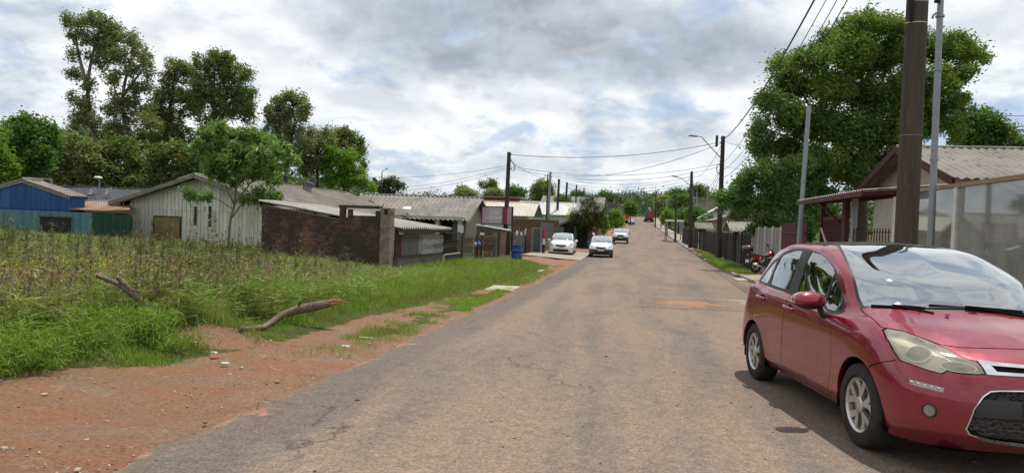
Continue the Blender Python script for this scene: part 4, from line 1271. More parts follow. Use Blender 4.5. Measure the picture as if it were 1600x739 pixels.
# rusty lean-to roof and long dark roof between them
shed = thing('shed', 'low shed with a rusty patched roof behind the green fence', 'shed', (at(150, 325, 34.6).x, 34.6, 0), YAW)
q0 = at(105, 328, 34.4); q1 = at(203, 327, 34.4); q2 = at(203, 315, 37.5); q3 = at(105, 316, 37.5)
iv = Matrix.Translation(shed.location) @ Matrix.Rotation(YAW, 4, 'Z'); iv = iv.inverted()
m = MB(); m.sheet(iv @ q3, iv @ q2, iv @ q1, iv @ q0, 240, 6, .03, 40, thick=.02, sag=.12); m.build('roof', RUSTR, shed, smooth=True, auto=50)
m = MB(); P = [iv @ q for q in (q0, q1, q2, q3)]; m.box(P[0].x + .1, P[1].x - .9, .1, 1.1, -.5, P[0].z - .08); m.build('wall', WOOD, shed)
pp = at(150, 318, 47); zt = at(150, 294, 50).z
dk = house('house', 'long low house with a dark slate-grey roof between the blue and boarded houses', 'house', (pp.x, pp.y, 0), 14, 8, pp.z, zt - pp.z, 'x', GREYP, SLATE, over=.5, pitch=.5, amp=.01)
for px, lb in ((145, 'small grey satellite dish left of the lamp on the dark roof'), (170, 'small grey satellite dish right of the lamp on the dark roof')):
    q = at(px, 300, 48.5); dish(lb, (q.x, q.y, q.z - .3), .32, R(-25), R(55), GALV)
q = at(155, 297, 49.5); q2 = at(154, 278, 49.5)
lp = thing('roof_lamp', 'white flood lamp on a short pole above the dark roof', 'lamp', q)
m = MB(); m.tube([(0, 0, -.4), (0, 0, q2.z - q.z)], .05); m.build('pole', GALV, lp)
m = MB(); m.lathe([(.001, .12), (.2, .1), (.3, 0), (.28, -.06), (.001, -.05)], 16, 'Z', (-.1, 0, q2.z - q.z)); m.build('lamp_head', LIGHTP, lp, smooth=True)

# ------------------------------------------------------------------ mouldy brick wall with a pale brick pier
bx_, by_ = -4.2, 23.5; zg = gz(bx_, by_) - .15
wall = thing('brick_wall', 'mould-blackened brick wall with patches of orange brick rising from the weeds', 'wall', (bx_ - .34, by_ + .06, 0), YAW)
m = MB(); Lw = 4.45
outline = [(0, 1.56), (-1.05, 1.55), (-1.12, 1.42), (-1.55, 1.40), (-2.6, 1.54), (-3.6, 1.68), (-Lw, 1.80)]
m.prism([(0, 0, zg - .3)] + [(u, 0, z) for u, z in outline] + [(-Lw, 0, zg - .3)], (0, .16, 0))
for u0, u1, zt in ((-.20, -.0, 1.74), (-1.22, -1.09, 1.76), (-1.52, -1.34, 1.80)): m.box(u0, u1, -.02, .18, 1.3, zt)
m.build('wall', BRICK, wall, bevel=.006)
m = MB(); m.box(-1.56, -.0, -.0, .16, 1.80, 1.90); m.build('lintel', DKWOOD, wall)
pier = thing('brick_pier', 'pale narrow-brick gate pier at the street end of the mouldy wall', 'pier', (bx_, by_, 0), YAW)
m = MB(); m.box(-.33, .02, -.10, .35, zg - .3, 1.62); m.box(-.33, -.20, -.10, .35, 1.62, 1.78); m.box(-.08, .02, -.10, .35, 1.62, 1.76); m.box(-.36, .05, -.13, .38, 1.78, 1.84)
m.build('pier', BRICK2, pier, bevel=.008)
# carport with the barred front
def Fx(y): return -4.24 + .2206 * (y - 23.5)
cp_ = thing('carport', 'low carport with pale corrugated roof and barred grilles beside the brick pier', 'carport', (0, 0, 0))
e0 = Vector((Fx(24.0) + .25, 24.0, 1.17)); e1 = Vector((Fx(29.6) + .3, 29.6, 1.15))
u0 = Vector((-9.3, 24.95, 1.98)); u1 = Vector((-9.0, 31.2, 1.98))
m = MB(); m.sheet(u0, u1, e1, e0, 300, 8, .04, 26, thick=.022, sag=.03); m.build('roof', FIBRE2, cp_, smooth=True, auto=50)
m = MB(); m.bar(e0 - Vector((.12, 0, .10)), e1 - Vector((.12, 0, .10)), .07, .12); m.bar(u0 - Vector((0, 0, .1)), u1 - Vector((0, 0, .1)), .07, .12); m.bar(e0.lerp(u0, .5) - Vector((0, 0, .1)), e1.lerp(u1, .5) - Vector((0, 0, .1)), .07, .12)
for y in (24.25, 29.2): m.bar((Fx(y) - .02, y, -.5), (Fx(y) - .02, y, 1.08), .09)
for y in (25.2, 30.8): m.bar((-8.9, y, -.4), (-8.9, y, 1.9), .09)
m.build('timber', WOOD, cp_)
th_ = math.atan(.2206)
def along(y, o=0): return Vector((Fx(y) + o * math.cos(th_), y - o * math.sin(th_), 0))
def wallrun(m, y0, y1, z0, z1, t_=.14, o=0, n=1, zf=None):
    for k in range(n):
        a = along(y0 + (y1 - y0) * k / n, o); b = along(y0 + (y1 - y0) * (k + 1) / n, o); d = (along(1, 1) - along(1, 0)) * t_
        m.prism([(a.x, a.y, z0), (b.x, b.y, z0), (b.x, b.y, z1), (a.x, a.y, z1)], -d)
m = MB(); wallrun(m, 24.1, 29.25, -.8, .06); m.build('low_wall', GREYP, cp_)
m = MB(); wallrun(m, 24.1, 29.25, .06, .11, .2, .03); m.build('sill', worn('sill_red', (.17, .085, .065), None, 3), cp_)
def bars(name, y0, y1, z0, z1, step, mat, o=.0, zig=False, rails=(), r=.011):
    m = MB(); L = (along(y1) - along(y0)).length; n = int(L / step)
    for k in range(n + 1):
        a = along(y0 + (y1 - y0) * k / n, o); 
        if zig:
            b = along(y0 + (y1 - y0) * (k + 1) / n, o); zs = np.linspace(z0, z1, 5)
            for q in range(4):
                s0, s1 = (a, b) if q % 2 == 0 else (b, a)
                m.bar((s0.x, s0.y, zs[q]), (s1.x, s1.y, zs[q + 1]), r * 2, r)
        else: m.bar((a.x, a.y, z0), (a.x, a.y, z1), r * 2)
    for z in rails:
        a = along(y0, o); b = along(y1, o); m.bar((a.x, a.y, z), (b.x, b.y, z), r * 2.4, .03)
    return m
bars('g', 24.25, 29.2, .11, .93, .16, RUSTI, .02, rails=(.14, .80), r=.006).build('bar_grille', RUSTI, cp_)
bars('g', 26.7, 29.1, .14, .90, .13, LIGHTP, .04, zig=True, r=.013).build('folding_grille', LIGHTP, cp_)
m = MB(); wallrun(m, 24.3, 24.95, .11, .92, .03, -.10); m.build('wooden_shutter', worn('shutter_red', (.16, .05, .03), (.11, .035, .022), 3), cp_)
m = MB(); wallrun(m, 24.9, 26.75, .11, .92, .03, -.12); m.build('grey_sheet', worn('curtain_grey', (.16, .16, .16), (.30, .30, .29), 2, stretch=(5, 5, .2)), cp_)
m = MB(); wallrun(m, 26.7, 29.1, .11, .92, .03, -.10); m.build('white_curtain', worn('curtain_white', (.62, .60, .58), (.45, .44, .43), 2, stretch=(6, 6, .2)), cp_)
m = MB(); wallrun(m, 28.35, 29.0, .14, .56, .02, -.03); m.build('dark_board', DARKIN, cp_)
# iron gate, wire fence, posts along the frontage
gt = thing('iron_gate', 'dark iron gate with a sheet foot between carport and wire fence', 'gate', (0, 0, 0))
bars('g', 29.4, 31.7, .0, 1.0, .13, BLACKI, 0, rails=(.02, .45, .95)).build('bars', BLACKI, gt)
m = MB(); wallrun(m, 29.45, 31.6, .03, .34, .02, -.05); wallrun(m, 29.45, 31.6, .37, .62, .02, -.055); m.build('boards', DKWOOD, gt)
m = MB(); wallrun(m, 29.45, 31.6, -.65, .0, .03, .04); m.build('sheet_foot', plain('gate_sheet', (.02, .02, .021), .6), gt)
m = MB(); a = along(29.4, .06); b = along(31.65, .06); m.bar((a.x, a.y, -.6), (a.x, a.y, .05), .035); m.bar((a.x, a.y, .03), (b.x, b.y, .03), .035); m.build('gate_frame', LIGHTP, gt)
pp_ = thing('service_pipe', 'bent grey electric service pipe beside the iron gate', 'pipe', along(31.75))
m = MB(); m.tube([(0, .1, -.6), (0, .1, 1.5), (.02, .1, 1.62), (.09, .1, 1.69), (.16, .1, 1.65), (.18, .1, 1.52)], .035); m.build('pipe', GALV, pp_, smooth=True)
m = MB(); m.box(-.12, .14, -.02, .12, .95, 1.3); m.build('meter_box', LIGHTP, pp_)
fw = thing('plank_fence', 'sagging brown plank and wire fence with leaning posts behind the verge grass', 'fence', (0, 0, 0))
m = MB(); 
for k in range(46):
    y = 32.1 + 7.7 * k / 45; a = along(y, -.12); z1 = .78 + .10 * math.sin(k * 1.7) - .004 * k; wv_ = .083
    if k % 11 != 3: m.box(a.x - .01, a.x + .02, a.y - wv_, a.y + wv_, -.7, z1)
m.build('planks', BROWNW, fw)
m = MB()
for z in (-.1, .35, .72):
    pts = [along(32 + 8.2 * k / 10, .03) + Vector((0, 0, z + .05 * math.sin(k * 2.3 + z * 7))) for k in range(11)]; m.tube(pts, .014, 5)
m.build('rails', WOOD, fw)
m = MB(); wallrun(m, 32.2, 34.4, -.8, -.05, .12, -.02); m.build('low_wall', GREYP, fw)
for y, r2, zt, mt, lean in ((31.95, .075, .98, WOOD, .02), (34.6, .06, .92, MAROON, -.03), (35.4, .055, .82, WOOD, .02), (38.35, .13, .92, GREYP, -.05), (39.0, .1, .95, WOOD, .03)):
    a = along(y, .06); m = MB(); m.tube([(a.x, a.y, -.9), (a.x + lean, a.y, zt)], [r2, r2 * .9], 8); m.build('post', mt, fw, smooth=True, auto=40)
bg = thing('plastic_bag', 'knotted blue and white plastic bag hanging on the plank fence', 'bag', along(34.4, .17) + Vector((0, 0, .42)))
m = MB(); m.lathe([(.001, -.13), (.08, -.12), (.13, -.05), (.10, .03), (.035, .12), (.06, .17)], 9); o = m.build('bag', plain('bag_blue', (.06, .17, .42), .4), bg, smooth=True)
m = MB(); m.lathe([(.001, -.10), (.06, -.09), (.09, -.02), (.05, .05), (.03, .10)], 8, 'Z', (-.16, -.03, -.04)); m.build('white_corner', plain('bag_white', (.62, .60, .60), .5), bg, smooth=True)
cn = thing('tin_can', 'white tin can upside down on a fence stake', 'can', along(35.4, .06) + Vector((0, 0, .82)))
m = MB(); m.lathe([(.001, .12), (.11, .12), (.12, .0), (.10, .0)], 14); m.build('can', LIGHTP, cn, smooth=True, auto=40)

# ------------------------------------------------------------------ grey-roofed house with the porch, its sign and brown wall
pe = at(735, 328, 58); pk = at(755, 304, 62)
h3 = house('plaster_house', 'beige plastered house with grey corrugated roof and porch behind the plank fence', 'house', (pe.x - 5.4, pe.y + 2.0, -.35), 10.2, 6.0, 2.75, 1.25, 'x', BEIGE, FIBRE3, yaw=YAW, over=2.1, over_g=.7, pitch=.42, amp=.06, fascia=CREAM, nv=6,
           wins=(('s', 1.7, .9, 1.1, 1.15, LIGHTP), ('s', -1.6, .9, 1.2, 1.15, LIGHTP)), doors=(('s', 3.4, .0, .95, 2.1, DKWOOD, DARKIN),))
for x in (5.0, 3.05, -.1):
    m = MB(); m.box(x - .16, x + .16, -1.95, -1.63, -.6, 2.05); m.build('porch_column', CREAM, h3, bevel=.01)
m = MB(); m.box(-5.1, 5.2, -1.9, -1.68, 1.95, 2.2); m.build('porch_beam', CREAM, h3)
m = MB(); m.box(-5.1, 5.2, -1.95, 0, -.6, .0); m.build('porch_floor', PAVE, h3)
m = MB(); q_ = Vector((.6, -1.0, 2.6)); m.sheet((-.25, -.9, 2.94), (.35, -.9, 2.94), (.5, -1.35, 2.74), (-.3, -1.3, 2.76), 6, 2, .004, 3, thick=.01); m.build('roof_patch', plain('white_patch', (.7, .7, .7), .6), h3)
bw_ = thing('brown_wall', 'mottled brown boundary wall with a pale coping below the pink sign', 'wall', (0, 0, 0))
m = MB(); A_ = at(745, 352, 47.5); B_ = Vector((Fx(41.7) + .02, 41.7, 0)); zc = A_.z
m.prism([(A_.x, A_.y, -.8), (B_.x, B_.y, -.8), (B_.x, B_.y, zc - .25), (A_.x, A_.y, zc)], (.1, .13, 0)); m.build('wall', BROWNW, bw_)
m = MB(); m.bar((A_.x, A_.y + .06, zc + .03), (B_.x + .05, B_.y + .06, zc - .21), .24, .07); m.build('coping', LIGHTP, bw_)
m = MB(); m.box(B_.x - .22, B_.x + .12, B_.y - .2, B_.y + .2, -.9, zc - .3); m.build('end_post', DKWOOD, bw_)
m = MB()
wallrun(m, 39.2, 41.6, -.8, .92, .06, -.05); m.build('planks', BROWNW, bw_)
# the faded pink sign
sa = at(752, 350, 47.0); sb = at(800, 350, 45.6); st_ = at(752, 322, 47.0)
sw = (sb - sa).xy.length; sg_ = thing('sign_board', 'faded pink sign board with a crimson stripe in a black frame', 'sign', (sa.x, sa.y, sa.z), math.atan2(sb.y - sa.y, sb.x - sa.x))
shh = st_.z - sa.z
m = MB(); m.box(.05, sw - .05, 0, .06, .05, shh - .05); m.build('board', worn('sign_pink', (.42, .30, .34), (.36, .25, .29), 2.5, .6, c3=(.5, .42, .44), fine=10, bump=.02), sg_)
m = MB(); m.box(sw * .68, sw * .84, -.012, 0, .06, shh - .06); m.build('stripe', worn('sign_crimson', (.28, .03, .06), (.22, .03, .055), 3, .6), sg_)
m = MB(); m.box(sw * .24, sw * .67, -.012, 0, .10, shh - .08); m.build('pale_panel', worn('sign_pale', (.46, .42, .43), (.40, .36, .37), 3, .6), sg_)
m = MB(); m.box(0, sw, -.03, .08, 0, .05); m.box(0, sw, -.03, .08, shh - .05, shh); m.box(0, .05, -.03, .08, .05, shh - .05); m.box(sw - .05, sw, -.03, .08, .05, shh - .05); m.build('frame', BLACKI, sg_)
m = MB(); 
for x, l_ in ((.12, -.4), (sw - .06, -1.9)): m.box(x - .04, x + .04, .08, .15, l_, shh)
m.build('sign_post', BLACKI, sg_)
# washed-out lettering, illegible even in the photograph
m = MB(); rr = random.Random(5)
for row, z, hgt in ((0, .58, .17), (1, .30, .20)):
    x = .12 * sw if row else .27 * sw
    while x < sw * (.66 if row else .60):
        wd = rr.uniform(.05, .12); 
        m.box(x, x + .025, -.02, -.0125, z * shh, z * shh + hgt)
        if rr.random() < .6: m.box(x + .03, x + wd, -.02, -.0125, z * shh + hgt * rr.choice((0, .42, .8)), z * shh + hgt * rr.choice((.2, .55, 1.0)) + .02)
        x += wd + .03
m.build('faded_lettering', plain('sign_letter', (.58, .55, .55), .6), sg_)

# ------------------------------------------------------------------ yard fronts beyond the sign
yd = thing('yard_wall', 'dark grey yard wall topped with bottles beside the blue barrel', 'wall', (0, 0, 0))
a = at(801, 395, 43.0); b = at(822, 395, 44.4)
zt = at(812, 368, 43.6).z
m = MB(); m.prism([(a.x, a.y, -.9), (b.x, b.y, -.9), (b.x, b.y, zt), (a.x, a.y, zt)], (-.05, .18, 0)); m.build('wall', GREYP, yd)
for k in range(6):
    t_ = (k + .5) / 6; p = a.lerp(b, t_); m = MB(); hh_ = .22 + .12 * ((k * 7) % 3)
    m.lathe([(.07, 0), (.075, hh_ * .6), (.03, hh_ * .8), (.03, hh_), (.001, hh_)], 10, 'Z', (p.x, p.y + .08, zt))
    o = m.build('bottle', LIGHTP if k % 2 else GREYP, None, smooth=True); tag(o, 'small bottle standing on the dark yard wall beside the blue barrel', 'bottle', 'bottles on the yard wall')
gp = thing('gate_pier', 'brown plastered gate pier left of the narrow metal gate', 'pier', (at(826, 395, 44.3).x, 44.3, 0), YAW)
m = MB(); m.box(-.17, .15, -.15, .15, -.9, at(826, 357, 44.3).z); m.build('pier', BROWNW, gp)
a = at(831, 400, 44.6); b = at(843, 398, 45.3); zt = at(838, 357, 45).z
mg = thing('metal_gate', 'narrow dark metal gate with a pale frame behind the white saloon', 'gate', (a.x, a.y, 0), math.atan2(b.y - a.y, b.x - a.x)); L = (b - a).xy.length
m = MB(); m.box(0, L, 0, .03, -.5, zt); m.build('panel', plain('gate_green', (.045, .055, .05), .6), mg)
m = MB(); m.box(-.03, .02, -.03, .04, -.6, zt + .03); m.box(L - .02, L + .03, -.03, .04, -.6, zt + .03); m.box(0.02, L - .02, -.03, .04, zt, zt + .05); m.build('frame', GALV, mg)
lw = thing('low_wall', 'low grey rendered wall with dark railings behind the white saloon', 'wall', (at(844, 399, 45.6).x, 45.6, 0), math.atan2(6.2, 1.25)); zt = at(844, 379, 45.6).z
m = MB(); m.box(0, 6.3, 0, .14, -.9, zt); m.build('wall', worn('wall_grey', (.27, .25, .22), (.20, .19, .17), 2), lw)
m = MB(); m.box(0, 6.3, .05, .08, zt, zt + 1.35); m.build('railing', plain('railing_dark', (.035, .037, .036), .7), lw)
# red and white marker post
mp_ = thing('marker_post', 'red and white banded post with a dark foot behind the white saloon', 'post', (at(849, 392, 45.0).x, 45.0, gz(at(849, 392, 45).x, 45)))
zz_ = [at(849, y_, 45.0).z - mp_.location.z for y_ in (392, 382, 373, 357)]
for nm, z0, z1, mt in (('foot', 0, zz_[1], BLACKI), ('white_band', zz_[1], zz_[2], LIGHTP), ('red_band', zz_[2], zz_[3], plain('post_red', (.32, .04, .04), .6))):
    m = MB(); m.tube([(0, 0, z0), (0, 0, z1)], .10, 10); m.build(nm, mt, mp_, smooth=True, auto=40)
# blue barrel
br_ = thing('barrel', 'scuffed blue plastic barrel standing in the verge grass', 'barrel', (at(807, 408, 36.0).x, 36.0, -.52))
m = MB(); m.lathe([(.001, 0), (.25, 0), (.275, .03), (.28, .25), (.292, .27), (.292, .30), (.28, .32), (.282, .55), (.294, .57), (.294, .60), (.28, .62), (.275, .84), (.29, .86), (.285, .88), (.26, .88), (.255, .6), (.001, .6)], 28)
m.build('barrel', worn('barrel_blue', (.022, .075, .24), (.016, .055, .18), 4, .45, c3=(.40, .42, .46), fine=20, bump=.05, lo=.4, hi=.6), br_, smooth=True, auto=50)
# ochre boarded wall, dark shed, teal gate
def flat_wall(name, label, cat, a, b, z0, z1, t_, mat, part='wall', group=None):
    o = thing(name, label, cat, (a.x, a.y, 0), math.atan2(b.y - a.y, b.x - a.x), group); L = (b - a).xy.length
    m = MB(); m.box(0, L, 0, t_, z0, z1); m.build(part, mat, o); return o, L
a = at(800, 357, 58); b = at(873, 357, 57); flat_wall('board_wall', 'tall ochre-brown boarded wall beyond the pink sign', 'wall', a, b, -.6, at(835, 343, 57.5).z, .1, OCHRE, 'boards')
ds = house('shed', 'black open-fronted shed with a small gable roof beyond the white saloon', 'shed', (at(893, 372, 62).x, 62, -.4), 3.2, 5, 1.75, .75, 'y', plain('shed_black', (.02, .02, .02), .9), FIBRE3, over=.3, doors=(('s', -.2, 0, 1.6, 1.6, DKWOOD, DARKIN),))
a = at(859, 372, 53); b = at(880, 371, 56.5); flat_wall('mesh_fence', 'black mesh fence panel beyond the low grey wall', 'fence', a, b, -.9, at(870, 354, 55).z, .04, plain('railing_dark', (.03, .03, .03), .7), 'panel')
a = at(898, 370, 60); b = at(912, 369, 66); flat_wall('teal_gate', 'dark teal metal gate beside the black shed', 'gate', a, b, -.9, at(905, 354, 63).z, .06, plain('gate_teal', (.02, .10, .08), .6), 'panel')
# houses further down on the left
house('house', 'small house with a cream sheet roof and a dark green gable', 'house', (at(835, 345, 74).x - 5.3, 72, -.2), 9.0, 6.2, at(822, 335, 72).z + .2, at(822, 318, 75).z - at(822, 335, 72).z, 'x', plain('pale_blue_wall', (.45, .50, .52), .8), CREAMR, over=.6, over_g=.8, amp=.02, pitch=.4, fascia=plain('green_trim', (.025, .07, .05), .7), wins=(('e', 2.0, 1.0, 1.2, 1.0, LIGHTP), ('e', 4.2, 1.0, 1.2, 1.0, LIGHTP)))
bk = thing('brick_block', 'plain orange brick upper storey behind the cream-roofed house', 'building', (at(784, 320, 92).x, 92, 0), YAW)
zt = at(784, 309, 92).z; m = MB(); m.box(-2.4, 2.4, 0, 4, -.5, zt); m.build('wall', ORANGEB, bk); m = MB(); m.box(-2.7, 2.7, -.3, 4.3, zt, zt + .14); m.build('roof', FIBRE2, bk)
house('house', 'white-roofed low house beyond the green gable', 'house', (at(858, 345, 86).x, 86, .1), 8, 7, at(858, 334, 86).z - .1, 1.5, 'x', plain('pale_green_wall', (.38, .46, .42), .8), WHITER, over=.4, amp=.02, pitch=.4)
house('house', 'low house with pale roof over a band of orange brick', 'house', (at(882, 345, 100).x, 100, .4), 10, 8, at(882, 329, 100).z - .4, 1.2, 'x', ORANGEB, FIBRE2, over=.4, amp=.02, pitch=.4)
house('house', 'grey-roofed house among trees beyond the left poles', 'house', (at(893, 330, 135).x, 135, 1.2), 12, 9, at(893, 322, 135).z - 1.2, 2.0, 'x', WHITEW, FIBRE3, over=.4, amp=.02, pitch=.5)
wh = house('warehouse', 'large grey warehouse with a sloping roof by the bus', 'warehouse', (at(966, 340, 190).x - 6.5, 190, 2.2), 12.5, 40, at(966, 322, 190).z - 2.2, 2.2, 'y', GREYP, FIBRE3, over=.3, amp=.02, pitch=.9, over_g=.3, doors=(('s', 2, 0, 4, 3.2, DKWOOD, DARKIN),))

# ------------------------------------------------------------------ the right-hand frontage
def Rx(y): return 6.47 + .174 * y
def ra(y, o=0): return Vector((Rx(y) + o * .985, y - o * .171, 0))
GP = NT('dusty_glass')
fr = GP.n('ShaderNodeFresnel', IOR=1.5); g_ = GP.n('ShaderNodeBsdfGlossy'); g_.inputs['Roughness'].default_value = .03; g_.inputs['Color'].default_value = (.8, .82, .8, 1)
tr_ = GP.n('ShaderNodeBsdfTransparent'); tr_.inputs[0].default_value = (.55, .60, .57, 1)
di_ = GP.n('ShaderNodeBsdfDiffuse'); GP.l(GP.ramp(GP.noise(1.5, 7, .65), (.35, (.30, .31, .285)), (.7, (.46, .47, .44))), di_.inputs[0])
ma = GP.n('ShaderNodeMixShader'); ma.inputs[0].default_value = .66; GP.l(tr_.outputs[0], ma.inputs[1]); GP.l(di_.outputs[0], ma.inputs[2])
mb_ = GP.n('ShaderNodeMixShader'); GP.l(GP.math('MULTIPLY', fr.outputs[0], 2.0, clamp=True), mb_.inputs[0]); GP.l(ma.outputs[0], mb_.inputs[1]); GP.l(g_.outputs[0], mb_.inputs[2]); GP.l(mb_.outputs[0], GP.out.inputs['Surface'])
gf = thing('glass_fence', 'tall dusty glass fence in a tan and white frame beside the big pole', 'fence', (0, 0, 0))
zg_ = lambda y: float(prof(y)) + .17
top = 2.6
TAN = worn('tan_wood', (.34, .26, .17), (.26, .19, .12), 3, .8, fine=20, stretch=(3, .4, 3))
def rrun(m, y0, y1, z0, z1, t_, o=0):
    a = ra(y0, o); b = ra(y1, o); d = Vector((.985, -.171, 0)) * t_
    m.prism([(a.x, a.y, z0), (b.x, b.y, z0), (b.x, b.y, z1), (a.x, a.y, z1)], d)
for y0, y1 in ((6.5, 10.1), (10.2, 13.62), (13.78, 16.2)):
    m = MB(); rrun(m, y0, y1, .15, top - .06, .012, .03); m.build('glass_panel', GP.m, gf)
m = MB(); rrun(m, 6.5, 16.3, top - .06, top + .02, .12, -.03); m.build('top_rail', TAN, gf)
for y in (10.15, 13.7, 16.28):
    m = MB(); rrun(m, y - .075, y + .075, -.4, top - .06, .10, -.02); m.build('post', LIGHTP, gf)
m = MB(); rrun(m, 6.5, 16.2, -.5, .15, .16, -.03); m.build('low_wall', GREYP, gf)
# cream house behind
zE = 3.45; yR0, yR1 = 20.6, 28.9
gm = Vector((10.2 + .174 * 24.75, 24.75, 0))
rh = house('plaster_house', 'cream house with dark red barge boards and grey roof behind the glass fence', 'house', (gm.x, gm.y, -.25), 8.3, 13, zE + .25, 1.28, 'y', CREAM, FIBRE3, yaw=YAW - R(90), over=.55, over_g=.7, pitch=.27, amp=.032, fascia=MAROON, base=.5, nv=8, wins=(('e', 4.5, 1.0, 1.3, 1.2, LIGHTP), ('s', 1.2, 1.0, 1.3, 1.2, LIGHTP)))
for sgn in (-1, 1):
    m = MB(); m.bar((0, -.72, zE + .25 + 1.25), (sgn * 4.65, -.72, zE + .25 - .22), .045, .26); m.build('barge_board', MAROON, rh)
m = MB(); m.sheet((1.2, 3.1, 4.42), (1.4, 4.6, 4.36), (1.7, 4.6, 4.27), (1.5, 3.1, 4.33), 4, 2, 0, 1, thick=.01); m.build('roof_patch', plain('white_patch', (.7, .7, .7), .6), rh)
# maroon gate with its canopy
cg = thing('gate_canopy', 'maroon timber gate canopy with a flat sheet roof over the pavement gate', 'canopy', (0, 0, 0))
a0 = ra(16.9, -.75); a1 = ra(23.6, -.75); b0 = ra(16.9, 1.2); b1 = ra(23.6, 1.2); zc = 2.62
m = MB(); m.sheet((a0.x, a0.y, zc + .03), (a1.x, a1.y, zc + .03), (b1.x, b1.y, zc + .22), (b0.x, b0.y, zc + .22), 200, 3, .02, 34, thick=.02); m.build('roof', FIBRE2, cg, smooth=True, auto=50)
m = MB(); m.bar((a0.x, a0.y, zc - .07), (a1.x, a1.y, zc - .07), .06, .12); m.bar((b0.x, b0.y, zc + .1), (b1.x, b1.y, zc + .1), .06, .12)
for y in (17.1, 19.3, 21.4, 23.4): p = ra(y, -.72); q = ra(y, 1.15); m.bar((p.x, p.y, zc - .07), (q.x, q.y, zc + .1), .06, .1)
m.build('beam', MAROON, cg)
for y, t_, mt in ((20.9, .30, MAROON), (23.42, .14, MAROON), (20.1, .16, GALV), (16.9, .20, LIGHTP)):
    m = MB(); rrun(m, y - t_ / 2, y + t_ / 2, -.4, zc - .02 if y != 16.9 else 2.5, .14, .0); m.build('post', mt, cg, bevel=.008)
m = MB(); p = ra(20.9, .0); m.bar((p.x - .08, p.y + .1, 1.9), (ra(21.7, -.5).x, ra(21.7, -.5).y, zc - .1), .06); m.build('brace', MAROON, cg)
mgt = thing('maroon_gate', 'dark maroon mesh gate under the timber canopy', 'gate', (0, 0, 0))
m = MB()
for k in range(26):
    y = 21.2 + 2.1 * k / 25; p = ra(y, .07); m.bar((p.x, p.y, -.15), (p.x, p.y, 2.0), .02)
for k in range(18):
    z = -.15 + 2.15 * k / 17; p = ra(21.15, .07); q = ra(23.3, .07); m.bar((p.x, p.y, z), (q.x, q.y, z), .012)
m.build('mesh', MAROON, mgt)
m = MB(); rrun(m, 21.1, 21.2, -.3, 2.1, .05, .05); rrun(m, 23.25, 23.33, -.3, 2.1, .05, .05); rrun(m, 21.2, 23.25, 2.0, 2.1, .05, .05); rrun(m, 21.2, 23.25, -.3, .35, .03, .06); m.build('frame', MAROON, mgt)
ig = thing('iron_railing', 'brown iron railing on a white wall between the canopy posts', 'railing', (0, 0, 0))
m = MB()
for k in range(15):
    p = ra(17.1 + 2.9 * k / 14, .05); m.bar((p.x, p.y, .35), (p.x, p.y, 1.72), .022)
for z in (.5, 1.62): p = ra(17.05, .05); q = ra(20.0, .05); m.bar((p.x, p.y, z), (q.x, q.y, z), .03)
m.build('bars', RUSTI, ig)
m = MB(); rrun(m, 17.0, 20.0, -.5, .38, .16, 0); m.build('low_wall', WHITEW, ig)
yw = thing('yard_wall', 'pale inner yard wall seen through the brown railing', 'wall', (0, 0, 0)); m = MB(); rrun(m, 16.5, 22.5, -.4, 1.5, .12, 2.6); m.build('wall', BEIGE, yw)
st = thing('leaning_pole', 'thin pale pole leaning against the maroon gate', 'pole', ra(22.9, -.1)); m = MB(); m.tube([(0.0, 0, 1.72), (-.05, -1.7, -.2)], .03); m.build('pole', LIGHTP, st)
rf = thing('slat_fence', 'dark maroon slatted fence left of the timber canopy', 'fence', (0, 0, 0))
m = MB(); r_ = random.Random(8)
y = 25.3
while y < 29.2: rrun(m, y, y + .13, -.5, 1.95 + r_.uniform(-.02, .02), .03, r_.uniform(0, .02)); y += .15
m.build('slats', MAROON, rf); m = MB(); rrun(m, 25.3, 29.3, 1.5, 1.6, .04, -.05); rrun(m, 25.3, 29.3, .2, .3, .04, -.05); m.build('rail', MAROON, rf)
wg = thing('sheet_gate', 'pale grey vertical sheet gate behind the motorbike', 'gate', (0, 0, 0))
m = MB(); y = 29.5; k = 0
while y < 36.2: rrun(m, y, y + .24, -.4, 1.75, .03, .015 if k % 2 else 0); y += .245; k += 1
m.build('sheets', worn('gate_pale', (.34, .33, .31), (.24, .235, .22), 1.3, .8, c3=(.14, .135, .125), fine=20, stretch=(2, 2, .4)), wg)
m = MB()
for y in (29.4, 31.1, 32.8, 34.5, 36.25): rrun(m, y - .04, y + .04, -.5, 1.8, .05, -.06)
m.build('post', LIGHTP, wg)
def iron_fence(label, y0, y1, z1, group=None, step=.14):
    f = thing('iron_fence', label, 'fence', (0, 0, 0), 0, group); m = MB(); n = int((y1 - y0) / step)
    for k in range(n + 1):
        y = y0 + (y1 - y0) * k / n; p = ra(y, .03); z = float(prof(y)); m.box(p.x - .015, p.x + .015, p.y - .025, p.y + .025, z - .1, z + z1)
    for zz in (.25, z1 - .12):
        p = ra(y0, .03); q = ra(y1, .03); m.bar((p.x, p.y, float(prof(y0)) + zz), (q.x, q.y, float(prof(y1)) + zz), .04)
    m.build('bars', BLACKI, f)
    m = MB(); rrun(m, y0, y1, float(prof((y0 + y1) / 2)) - .3, float(prof((y0 + y1) / 2)) + z1 * .8, .02, .09); m.build('backing_sheet', plain('fence_dark', (.028, .027, .026), .8), f)
    for y in np.arange(y0, y1 + .1, 2.5):
        m = MB(); z = float(prof(y)); rrun(m, y - .05, y + .05, z - .3, z + z1 + .05, .1, -.02); m.build('post', BLACKI, f)
    return f
iron_fence('black iron fence between the pale sheet gate and the first gabled gate', 36.4, 39.6, 2.15)
iron_fence('black iron fence on a low wall between the two gabled gates', 43.3, 59.5, 1.95)
iron_fence('black iron fence past the second gabled gate', 66.5, 76, 2.0)
